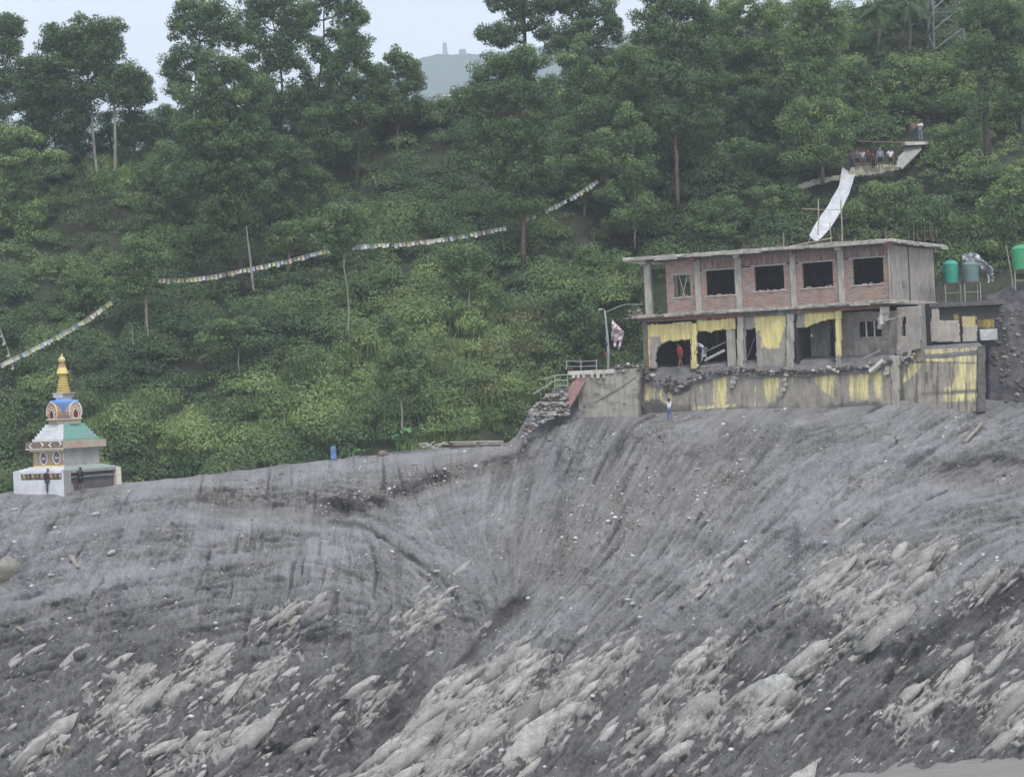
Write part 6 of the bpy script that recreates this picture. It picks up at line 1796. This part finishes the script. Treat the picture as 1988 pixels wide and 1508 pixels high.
# dome (vase), niches
ax = lambda py: PV(126, py, 160.0).z - _b
zd0, zd1 = z6 - .05, ax(777)
dh = zd1 - zd0
MB().lathe([(.80, zd0), (.80, zd0 + .05), (.62, zd0 + .12), (.68, zd0 + dh * .3), (.82, zd0 + dh * .55), (.96, zd0 + dh * .8), (1.02, zd0 + dh * .92), (.98, zd0 + dh), (.5, zd0 + dh + .04), (.1, zd0 + dh + .05)], 28).build('dome', M_sblue, stupa, True)
for q in range(4):
    A = Matrix.Rotation(q * math.pi / 2, 4, 'Z')
    prof = [(-.42, .42), (.42, .42), (.50, .62), (.53, .85), (.46, 1.12), (.28, 1.36), (0, 1.48), (-.28, 1.36), (-.46, 1.12), (-.53, .85), (-.50, .62)]
    left = (q == 3)
    nb = MB().prism([(x, zd0 + z * dh / 1.62 * 1.02) for x, z in prof], -1.12, -.45, M=A).build('niche', M_sorange if left else M_sfade, stupa)
    MB().prism([(x * .95, zd0 + z) for x, z in [(-.46, .05), (.46, .05), (.46, .34), (.40, .36), (-.40, .36), (-.46, .34)]], -1.08, -.4, M=A).build('niche_plinth', M_stan if left else M_sfade, nb)
    MB().prism([(x, zd0 + z) for x, z in [(-.50, .36), (.50, .36), (.50, .43), (-.50, .43)]], -1.18, -.4, M=A).build('niche_ledge', M_scream, nb)
    og = [(-.15, .48), (.15, .48), (.20, .62), (.19, .80), (.10, .94), (0, 1.04), (-.10, .94), (-.19, .80), (-.20, .62)]
    MB().prism([(x * 1.35, zd0 + .76 + (z - .76) * 1.25) for x, z in og], -1.15, -1.115, M=A).build('niche_frame', M_swhite if left else M_scream, nb)
    MB().prism([(x, zd0 + z) for x, z in og], -1.17, -1.145, M=A).build('niche_opening', M_sred, nb)
    rim = [A @ Vector((x, -1.13, zd0 + z * dh / 1.62 * 1.02)) for x, z in prof[1:]] 
    MB().tube(rim, .045, 5).build('niche_rim', M_scream, nb)
    for x, z in ((-.26, 1.08), (.26, 1.08), (0, 1.22), (-.36, .9), (.36, .9)):
        v = A @ Vector((x, -1.13, zd0 + z)); MB().lathe([(.05, v.z - .05), (.06, v.z), (.05, v.z + .05)], 6, (v.x, v.y)).build('niche_boss', M_scream, nb)
# harmika and spire
zh0, zh1, zh2 = ax(776.5), ax(771), ax(762)
sq(MB(), .38, zh0 - .05, zh1).build('harmika_neck', M_swhite, stupa)
o = sq(MB(), .50, zh1, zh2 - .08).build('harmika', [M_swhite, M_sgrey], stupa); face_mats(o)
o = sq(MB(), .56, zh2 - .08, zh2).build('harmika_slab', [M_scream, M_sfade], stupa); face_mats(o)
zp0, zp1 = zh2, ax(727)
n = 11
for q in range(n):
    r = .50 + (.235 - .50) * q / (n - 1); za_, zb2 = zp0 + (zp1 - zp0) * q / n, zp0 + (zp1 - zp0) * (q + 1) / n
    MB().lathe([(r * .78, za_), (r, za_ + .03), (r, zb2 - .05), (r * .78, zb2 - .02)], 20).build('spire_ring', M_sgold, stupa)
MB().lathe([(.24, zp1), (.36, zp1 + .06), (.42, ax(724.5)), (.40, ax(723.5)), (.33, ax(718)), (.26, ax(713)), (.25, ax(712))], 20).build('parasol', M_sgold, stupa)
MB().lathe([(.27, ax(712)), (.28, ax(710)), (.2, ax(708)), (.21, ax(705))], 16).build('finial_collar', M_sorange, stupa)
MB().lathe([(.12, ax(705)), (.20, ax(702)), (.25, ax(698)), (.20, ax(694.5)), (.08, ax(692)), (.05, ax(690)), (.08, ax(689)), (.02, ax(687))], 16).build('finial', simple('finial_gold', (.75, .62, .30), (.6, .48, .22), 3, rough=.5), stupa, True)
# heaped mud washed against its foot
# ================================================================== PRAYER FLAGS
fcols = [('white', (.50, .51, .52)), ('yellow', (.50, .49, .27)), ('blue', (.32, .38, .47)), ('salmon', (.46, .33, .27)), ('green', (.35, .43, .31)), ('pale', (.52, .51, .45))]
fmesh = []
for nm, c in fcols:
    mb = MB()
    for q in range(3):
        z0_, z1_ = -.40 * q / 3, -.40 * (q + 1) / 3
        y0_, y1_ = [.0, .02, .0, -.03][q], [.0, .02, .0, -.03][q + 1]
        mb.add([(-.14, y0_, z0_), (.14, y0_, z0_), (.14, y1_, z1_), (-.14, y1_, z1_), (-.14, y0_ + .008, z0_), (.14, y0_ + .008, z0_), (.14, y1_ + .008, z1_), (-.14, y1_ + .008, z1_)],
               [(3, 2, 1, 0), (4, 5, 6, 7), (0, 1, 5, 4), (2, 3, 7, 6), (1, 2, 6, 5), (3, 0, 4, 7)])
    me = bpy.data.meshes.new('flag'); me.from_pydata(mb.v, [], mb.f); me.update(); me.materials.append(simple(nm + '_faded_flag', c, tuple(x * .82 for x in c), 4, bmp=.1)); fmesh.append(me)
def flag_string(label, pts, gap=(), off=6.0, sc=1.0, dd=None):
    xs = np.arange(pts[0][0], pts[-1][0] + .1, 2.0); ys = interp(xs, pts)
    Yd = hill_depth(xs, ys) - off if dd is None else np.full(xs.shape, dd)
    kk = np.ones(25) / 25; Yp = np.pad(Yd, 12, mode='edge'); Yd = np.convolve(Yp, kk, 'valid')
    yp = np.pad(ys, 6, mode='reflect', reflect_type='odd'); ys = np.convolve(yp, np.ones(13) / 13, 'valid')
    org = PV(xs[0], ys[0], Yd[0])
    root = tag(empty('prayer_flag_string', org), label, 'prayer flags', 'prayer flag strings across the slope')
    W = [PV(x, y, d_) - org for x, y, d_ in zip(xs, ys, Yd)]
    MB().tube(W[::3] + [W[-1]], .012, 4).build('cord', simple('cord', (.35, .34, .32)), root)
    acc = 0
    for i in range(1, len(W)):
        acc += (W[i] - W[i - 1]).length
        if acc > .285 * sc:
            acc = 0
            if any(a <= xs[i] <= b_ for a, b_ in gap) or RND.random() < .03: continue
            f = bpy.data.objects.new('flag', fmesh[RND.choice([0, 1, 2, 3, 4, 5, 0, 5, 1])]); C.objects.link(f); f.parent = root
            f.location = W[i]; t = (W[i] - W[i - 1])
            f.rotation_euler = (RND.uniform(-.5, .6), -math.atan2(t.z, math.hypot(t.x, t.y)) * .85, math.atan2(t.y, t.x) * .5 + RND.uniform(-.5, .5))
            f.scale = (sc, sc, sc * RND.uniform(.75, 1.1))
flag_string('faded prayer flag string rising from the left edge behind the gold spire', [(-14, 712), (50, 682), (110, 651), (170, 616), (222, 578)], sc=.95)
flag_string('longest faded prayer flag string, sagging past the pale pole to the central trees', [(303, 541), (360, 541), (420, 533), (487, 519), (560, 504), (632, 484), (712, 474), (790, 471), (860, 462), (920, 452), (980, 440)], sc=.95)
flag_string('short faded prayer flag string climbing right of the dense central tree', [(1018, 426), (1060, 407), (1110, 382), (1158, 350)], gap=((1045, 1054), (1100, 1104)), sc=.9)
flag_string('short broken prayer flag string hanging at the left edge beside the slope', [(-12, 618), (6, 648), (26, 712)], sc=.7)

def pole(label, a, b_, r, off=5.6, m=None):
    g = PV(a[0], a[1], float(hill_depth(np.array([float(a[0])]), np.array([float(a[1])]))[0]) - off)
    t = PV(b_[0], b_[1], g.y) - g
    o = MB().tube([Vector((0, 0, -.6)) - t * .02, t * .5, t], [r, r * .85, r * .6], 6).build('flag_pole', m or M_palebark); o.location = g
    return tag(o, label, 'pole')
pole('pale bare pole with white bands holding up the long flag string', (491, 545), (478, 440), .09)
pole('short white pole standing in the bushes below the left string gap', (287, 636), (282, 600), .05)
pole('small white stub pole left of the short white pole', (258, 652), (256, 636), .04)

# ================================================================== PEOPLE
SKIN = [simple('brown_skin', (.24, .14, .09), (.20, .11, .07), 4, bmp=0)]
M_hair = simple('black_hair', (.02, .018, .017), (.03, .026, .022), 6)
def skin_mesh(name, verts, edges, radii, mats, parent, root=0, sub=1):
    me = bpy.data.meshes.new(name); me.from_pydata([tuple(v) for v in verts], edges, []); me.update()
    o = link(name, me, mats, parent)
    sk = o.modifiers.new('skin', 'SKIN'); sk.use_smooth_shade = True
    for v, r in zip(me.skin_vertices[0].data, radii):
        v.radius = r if isinstance(r, tuple) else (r, r); v.use_root = False
    me.skin_vertices[0].data[root].use_root = True
    s = o.modifiers.new('sub', 'SUBSURF'); s.levels = sub; s.render_levels = sub
    return o
def person(label, loc, face, top, bottom, legs='trousers', pose='stand', arms=('down', 'down'), H=1.68, hair=True, hood=False, step=.0, bend=0.0, group=None, sleeve='short', bag=None):
    """face: heading in degrees, 0 looks towards the camera"""
    root = tag(empty('person', loc, rad(face)), label, 'person', group)
    root.scale = (H / 1.68,) * 3
    V = Vector
    pel = V((0, 0, .92)); hipL, hipR = V((.095, 0, .88)), V((-.095, 0, .88))
    def up(p):                       # bend the trunk forward about the hips (forward is -y)
        q = p - V((0, 0, .95)); c, s = math.cos(bend), math.sin(bend)
        return V((q.x, q.y * c - q.z * s, q.z * c + q.y * s)) + V((0, 0, .95))
    spine, chest, neck = up(V((0, 0, 1.10))), up(V((0, 0, 1.30))), up(V((0, 0.0, 1.44)))
    hb = bend * .35
    head = neck + (up(V((0, -.03, 1.56))) - up(V((0, 0, 1.44)))); crown = neck + (up(V((0, -.01, 1.66))) - up(V((0, 0, 1.44))))
    nose = head + V((0, -.085, -.01)); 
    verts = [pel, spine, chest, neck, head, crown, nose]
    rr = [(.135, .10), (.125, .09), (.15, .10), (.052, .052), (.078, .092), (.06, .07), (.014, .016)]
    ed = [(0, 1), (1, 2), (2, 3), (3, 4), (4, 5), (4, 6)]
    arm_pts, leg_pts = [], []
    for sg, mode in ((1, arms[0]), (-1, arms[1])):
        sh = up(V((sg * .175, 0, 1.385)))
        if mode == 'down': el, wr = up(V((sg * .225, .03, 1.11))), up(V((sg * .235, -.03, .87)))
        elif mode == 'hang': el, wr = sh + V((sg * .03, -.06, -.27)), sh + V((sg * .02, -.16, -.50))
        elif mode == 'hip': el, wr = up(V((sg * .33, .06, 1.16))), up(V((sg * .17, -.07, 1.02)))
        elif mode == 'fold': el, wr = up(V((sg * .24, -.06, 1.13))), up(V((-sg * .05, -.20, 1.18)))
        elif mode == 'head': el, wr = up(V((sg * .33, -.02, 1.50))), up(V((sg * .10, -.02, 1.66)))
        elif mode == 'front': el, wr = up(V((sg * .22, -.05, 1.12))), up(V((sg * .10, -.27, 1.06)))
        d = (wr - el).normalized(); hand = wr + d * .08
        b = len(verts); verts += [sh, el, wr, hand]; rr += [.058, .042, .030, (.035, .018)]
        ed += [(2, b), (b, b + 1), (b + 1, b + 2), (b + 2, b + 3)]
        side = d.cross(V((0, 1, 0))); side = side.normalized() if side.length > .1 else V((1, 0, 0))
        for q, (off, L) in enumerate(((-.028, .075), (-.009, .085), (.010, .08), (.028, .065))):
            c = len(verts); f1 = hand + side * off + d * .035; f2 = f1 + d * L * .5 + V((0, -.012, 0)); verts += [f1, f2]; rr += [.010, .008]; ed += [(b + 3, c), (c, c + 1)]
        c = len(verts); verts += [hand - d * .02 + side * .04 + V((0, -.02, 0)), hand + d * .03 + side * .05 + V((0, -.04, 0))]; rr += [.011, .009]; ed += [(b + 3, c), (c, c + 1)]
        arm_pts.append((sh, el, wr))
    for sg, hip in ((1, hipL), (-1, hipR)):
        st = sg * step
        kn, an, toe = V((sg * .10, -st * .5 - .02, .49)), V((sg * .11, -st, .085 + max(0, -st) * .15)), V((sg * .13, -st - .16, .03))
        b = len(verts); verts += [hip, kn, an, toe]; rr += [.085, .058, .040, (.045, .028)]; ed += [(0, b), (b, b + 1), (b + 1, b + 2), (b + 2, b + 3)]
        leg_pts.append((hip, kn, an))
    skin_mesh('body', verts, ed, rr, SKIN[0], root)
    tm = top if not isinstance(top, tuple) else simple('shirt_cloth', top, tuple(c * .8 for c in top), 6, bmp=.1)
    bm_ = bottom if not isinstance(bottom, tuple) else simple('trouser_cloth', bottom, tuple(c * .75 for c in bottom), 6, bmp=.1)
    if top is not None:
        sv = [V((0, 0, .90)), spine, chest, neck - V((0, 0, .045)) * (1 - bend * .4)]; sr = [(.165, .13), (.155, .12), (.175, .125), (.075, .07)]; se = [(0, 1), (1, 2), (2, 3)]
        for sh, el, wr in arm_pts:
            e = sh.lerp(el, .75) if sleeve == 'short' else (sh.lerp(el, .12) if sleeve == 'none' else wr)
            b = len(sv)
            if sleeve == 'long': sv += [sh, el, wr]; sr += [.075, .060, .045]; se += [(2, b), (b, b + 1), (b + 1, b + 2)]
            else: sv += [sh, e]; sr += [.075, .065]; se += [(2, b), (b, b + 1)]
        if hood: sv += [head + V((0, .03, .0)), crown + V((0, .02, .03))]; sr += [(.105, .11), (.08, .085)]; se += [(3, len(sv) - 2), (len(sv) - 2, len(sv) - 1)]
        skin_mesh('shirt', sv, se, sr, tm, root)
    lv, lr_, le = [V((0, 0, .95))], [(.155, .12)], []
    for hip, kn, an in leg_pts:
        b = len(lv)
        if legs == 'shorts': lv += [hip, hip.lerp(kn, .85)]; lr_ += [.105, .09]; le += [(0, b), (b, b + 1)]
        else: lv += [hip, kn, an + V((0, 0, .03))]; lr_ += [.105, .078, .062]; le += [(0, b), (b, b + 1), (b + 1, b + 2)]
    skin_mesh(legs, lv, le, lr_, bm_, root)
    if hair and not hood:
        skin_mesh('hair', [head + V((0, .035, .03)), crown + V((0, .01, .005)), head + V((0, .05, -.05))], [(0, 1), (0, 2)], [(.082, .085), (.068, .075), (.06, .05)], M_hair, root)
    return root

def mudp(px, py, dz=0.0):
    g = mud_at(px, py); g.z += dz; return g
def in_house(px, py, y):
    x, z = FR.hit_y(px, py, y); return FR.world(x, y, z)
person('person in a dark coat standing with legs together against the white wall of the stupa', mudp(95, 958.5), 15, (.035, .035, .055), (.07, .08, .10), sleeve='long', H=1.72)
person('person in dark shorts with an arm raised before the dark panel of the stupa', mudp(157, 953), -30, (.03, .03, .035), (.03, .03, .035), 'shorts', arms=('hip', 'down'), sleeve='long', H=1.66)
person('child in white vest and blue jeans seen from behind below the yellow wall', mudp(1300, 817, .0), 178, (.75, .76, .80), (.15, .21, .33), arms=('front', 'hip'), sleeve='none', H=1.62, step=.04)
person('person in red shirt and dark red shorts walking in the ruined house', in_house(1322, 714, -.25), -60, (.50, .03, .04), (.22, .03, .04), 'shorts', sleeve='short', H=1.74, step=.22, bend=.12)
person('person in pale grey bending over in the second room of the ruined house', in_house(1368, 704, .15), -110, (.55, .56, .60), (.33, .33, .33), bend=.95, arms=('hang', 'hang'), sleeve='short', H=1.9, step=.14)
pd = float(hill_depth(np.array([1690.]), np.array([330.]))[0]) - 2.2
GP = 'people standing on the hillside path'
person('person in a dark grey top and black shorts, left end of the path group', PV(1665, 331, pd), 5, (.12, .12, .13), (.015, .015, .02), 'shorts', H=1.75, group=GP)
person('person in a pale top standing half hidden behind the one in dark grey', PV(1676, 329, pd + .9), -10, (.50, .50, .52), (.10, .10, .12), 'shorts', H=1.62, group=GP)
person('person in a blackish red top with folded arms, middle of the path group', PV(1687, 331, pd), 0, (.10, .02, .03), (.02, .02, .025), 'shorts', arms=('fold', 'fold'), sleeve='long', H=1.75, group=GP)
person('small person in dark clothes between the dark red top and the blue hood', PV(1696, 330, pd + .5), 10, (.06, .05, .06), (.03, .03, .035), H=1.45, group=GP)
person('person in a blue grey hooded jacket and black shorts on the path', PV(1710, 330, pd), -5, (.24, .29, .38), (.015, .015, .02), 'shorts', sleeve='long', hood=True, H=1.78, group=GP)
person('person in a white shirt and dark shorts, right end of the path group', PV(1730, 329, pd), 0, (.72, .72, .74), (.03, .04, .035), 'shorts', arms=('down', 'hip'), H=1.7, group=GP)
person('person in dark clothes at the far left of the path group half behind leaves', PV(1654, 330, pd + .8), 15, (.10, .11, .14), (.05, .05, .07), H=1.6, group=GP)
pu = float(hill_depth(np.array([1780.]), np.array([276.]))[0]) - 2.0
GU = 'two people on the upper ledge'
person('person in a brown top and dark trousers on the upper ledge', PV(1774, 275.5, pu), -20, (.24, .13, .11), (.04, .06, .07), arms=('front', 'down'), H=1.72, group=GU)
person('person in a white shirt and light blue jeans at the right of the upper ledge', PV(1788, 275.5, pu), -35, (.74, .74, .75), (.20, .27, .36), arms=('fold', 'fold'), H=1.75, group=GU)

# path cut into the slope, concrete ramp, ledge and pipe
def sheet(name, poly, off, m, amp=.25, thick=.12, res=2.5, seed=5, kind='structure'):
    x0, x1 = min(p[0] for p in poly), max(p[0] for p in poly); y0, y1 = min(p[1] for p in poly), max(p[1] for p in poly)
    nx, ny = int((x1 - x0) / res), int((y1 - y0) / res)
    A, B = np.meshgrid(np.linspace(x0, x1, nx + 1), np.linspace(y0, y1, ny + 1))
    cx_, cy_ = (A[:-1, :-1] + A[1:, 1:]) / 2, (B[:-1, :-1] + B[1:, 1:]) / 2
    keep = in_poly(cx_ + 4 * (fbm(cx_ / 9, cy_ / 9, seed, 3) - .5), cy_ + 4 * (fbm(cx_ / 9, cy_ / 9, seed + 3, 3) - .5), poly)
    Yd = hill_depth(A, B) - off + amp * (fbm(A / 14, B / 14, seed, 3) - .5)
    V = np.stack(P(A, B, Yd), -1).reshape(-1, 3); Q = grid_quads(ny + 1, nx + 1).reshape(ny, nx, 4)[keep]
    us = np.unique(Q); rm = np.full(len(V), -1); rm[us] = np.arange(len(us))
    o = link(name, mesh_np(name, V[us], rm[Q]), m, smooth=True)
    s = o.modifiers.new('thick', 'SOLIDIFY'); s.thickness = thick; s.offset = -1
    if kind: o['kind'] = kind
    return o
M_path = simple('pale_earth_path', (.36, .335, .28), (.20, .20, .13), 1.5, bmp=.4)
sheet('path', [(1535, 366), (1580, 350), (1645, 338), (1655, 326), (1742, 322), (1745, 332), (1700, 340), (1650, 346), (1590, 358), (1545, 372)], 1.3, M_path)
sheet('ramp', [(1738, 326), (1745, 305), (1758, 292), (1776, 279), (1792, 278), (1788, 292), (1772, 312), (1752, 330)], 1.5, simple('worn_concrete_ramp', (.38, .36, .34), (.28, .27, .25), 2))
g = PV(1778, 277, pu)
tag(MB().box(-1.0, .9, -.6, 1.4, -.25, 0, j=.04).build('ledge', M_conc_lt), kind='structure').location = g
g = PV(1663, 274, pu + .8); e = PV(1765, 277, pu + .8) - g
o = MB().tube([(0, 0, 0), e * .5 + Vector((0, 0, -.04)), e], .06, 5).build('pipe', M_steel); o.location = g
tag(o, 'long thin rusty pipe running level above the heads of the path group', 'pipe')

# ================================================================== THINGS ALONG THE MUD EDGE
g = mudp(648, 897, -.15)
dr = tag(empty('drum', PV(648, 893, 163.6)), 'blue plastic drum standing in the grass just behind the mud edge', 'drum')
M_drum = simple('blue_drum_plastic', (.14, .24, .42), (.10, .17, .32), 4, rough=.5)
MB().lathe([(.20, -.3), (.21, .1), (.225, .3), (.20, .33), (.215, .6), (.225, .63), (.19, .9), (.16, .95)], 14).build('body', M_drum, dr, True)
MB().lathe([(.15, .95), (.16, 1.0), (.03, 1.01)], 12).build('lid', M_drum, dr)
tag(boulder('stone', 744, 884, .3, 'reddish brown lump at the mud edge left of the banana plants', (1.2, .8, .8), (.30, .21, .18), .1, sub=2, cat='stone', bury=.1))
M_drift = simple('bleached_driftwood', (.55, .52, .46), (.40, .37, .32), 5)
dw = tag(empty('driftwood', PV(835, 868, 164.0)), 'tangle of bleached white driftwood branches at the mud edge', 'driftwood')
for pts in ([(812, 862), (828, 861), (842, 867)], [(820, 869), (834, 863), (845, 856)], [(842, 866), (858, 861), (872, 863)], [(828, 860), (836, 872)], [(850, 868), (862, 858), (868, 860)], [(815, 866), (850, 870)]):
    MB().tube([PV(x, y, 163.8 + RND.uniform(-.4, .4)) - dw.location for x, y in pts], [.07, .055, .03][:len(pts)], 5).build('branch', M_drift, dw)
wp = tag(empty('wood_pile', PV(925, 874, 164.8)), 'low heap of brown boards and bent sheets lying at the mud edge below the slope', 'wood pile')
for q, (xa, xb, ya_, yb2, w, m_) in enumerate([(872, 975, 858, 855, .03, M_conc_lt), (878, 960, 866, 862, .10, M_redbeam), (890, 972, 870, 866, .09, M_wood), (874, 930, 872, 868, .07, M_conc_dk), (930, 978, 862, 858, .09, M_wood),
                                                (880, 925, 862, 860, .08, M_wood), (900, 965, 875, 871, .10, M_conc_dk)]):
    a1, b1 = PV(xa, ya_, 165.0 - q * .22) - wp.location, PV(xb, yb2, 165.2 - q * .22) - wp.location
    dd = b1 - a1; M = Matrix.Translation(a1) @ dd.to_track_quat('X', 'Z').to_matrix().to_4x4()
    MB().box(0, dd.length, -.25, .25, -w, w, M=M, j=.04).build('board', m_, wp)
g = PV(975, 866, 164.2) - wp.location
MB().lathe([(.11, g.z - .35), (.12, g.z + .1), (.02, g.z + .11)], 8, (g.x, g.y)).build('stump', M_conc, wp)
# a dark stone on the mud line by the yellow wall
boulder('stone', 1636, 783, .12, 'small black stone at the foot of the wall near the corner pillar', (1, .8, 1.2), (.03, .03, .03), .1, sub=1, cat='stone', bury=.1)
boulder('stone', 1355, 1172 - 260, .2, 'flat pale stone on the upper streaky slope left of centre', (1.4, .8, .5), (.4, .38, .34), .2, sub=2, cat='stone')
# ------------------------------------------------------------------ haze: pale air from the river to beyond the far mountain
def haze_box(dens):
    m = bpy.data.materials.new('pale_air'); m.use_nodes = True
    nt = m.node_tree
    for n in list(nt.nodes): nt.nodes.remove(n)
    o = nt.nodes.new('ShaderNodeOutputMaterial'); v = nt.nodes.new('ShaderNodeVolumePrincipled')
    v.inputs['Color'].default_value = (.86, .93, 1.0, 1)
    v.inputs['Density'].default_value = dens
    v.inputs['Anisotropy'].default_value = 0.2
    nt.links.new(v.outputs[0], o.inputs['Volume'])
    zs = min((o_.matrix_world @ Vector(c)).z for o_ in C.objects if o_.type == 'MESH' for c in o_.bound_box) - 1
    zt = max((o_.matrix_world @ Vector(c)).z for o_ in C.objects if o_.type == 'MESH' for c in o_.bound_box) + 6
    mb = MB().box(-1400, 1400, -60, 2720, zs, zt)
    b = mb.build('haze', m)
    return tag(b, 'thin pale haze filling the valley air', 'haze', kind='stuff')
bpy.context.view_layer.update()
haze_box(0.00035)
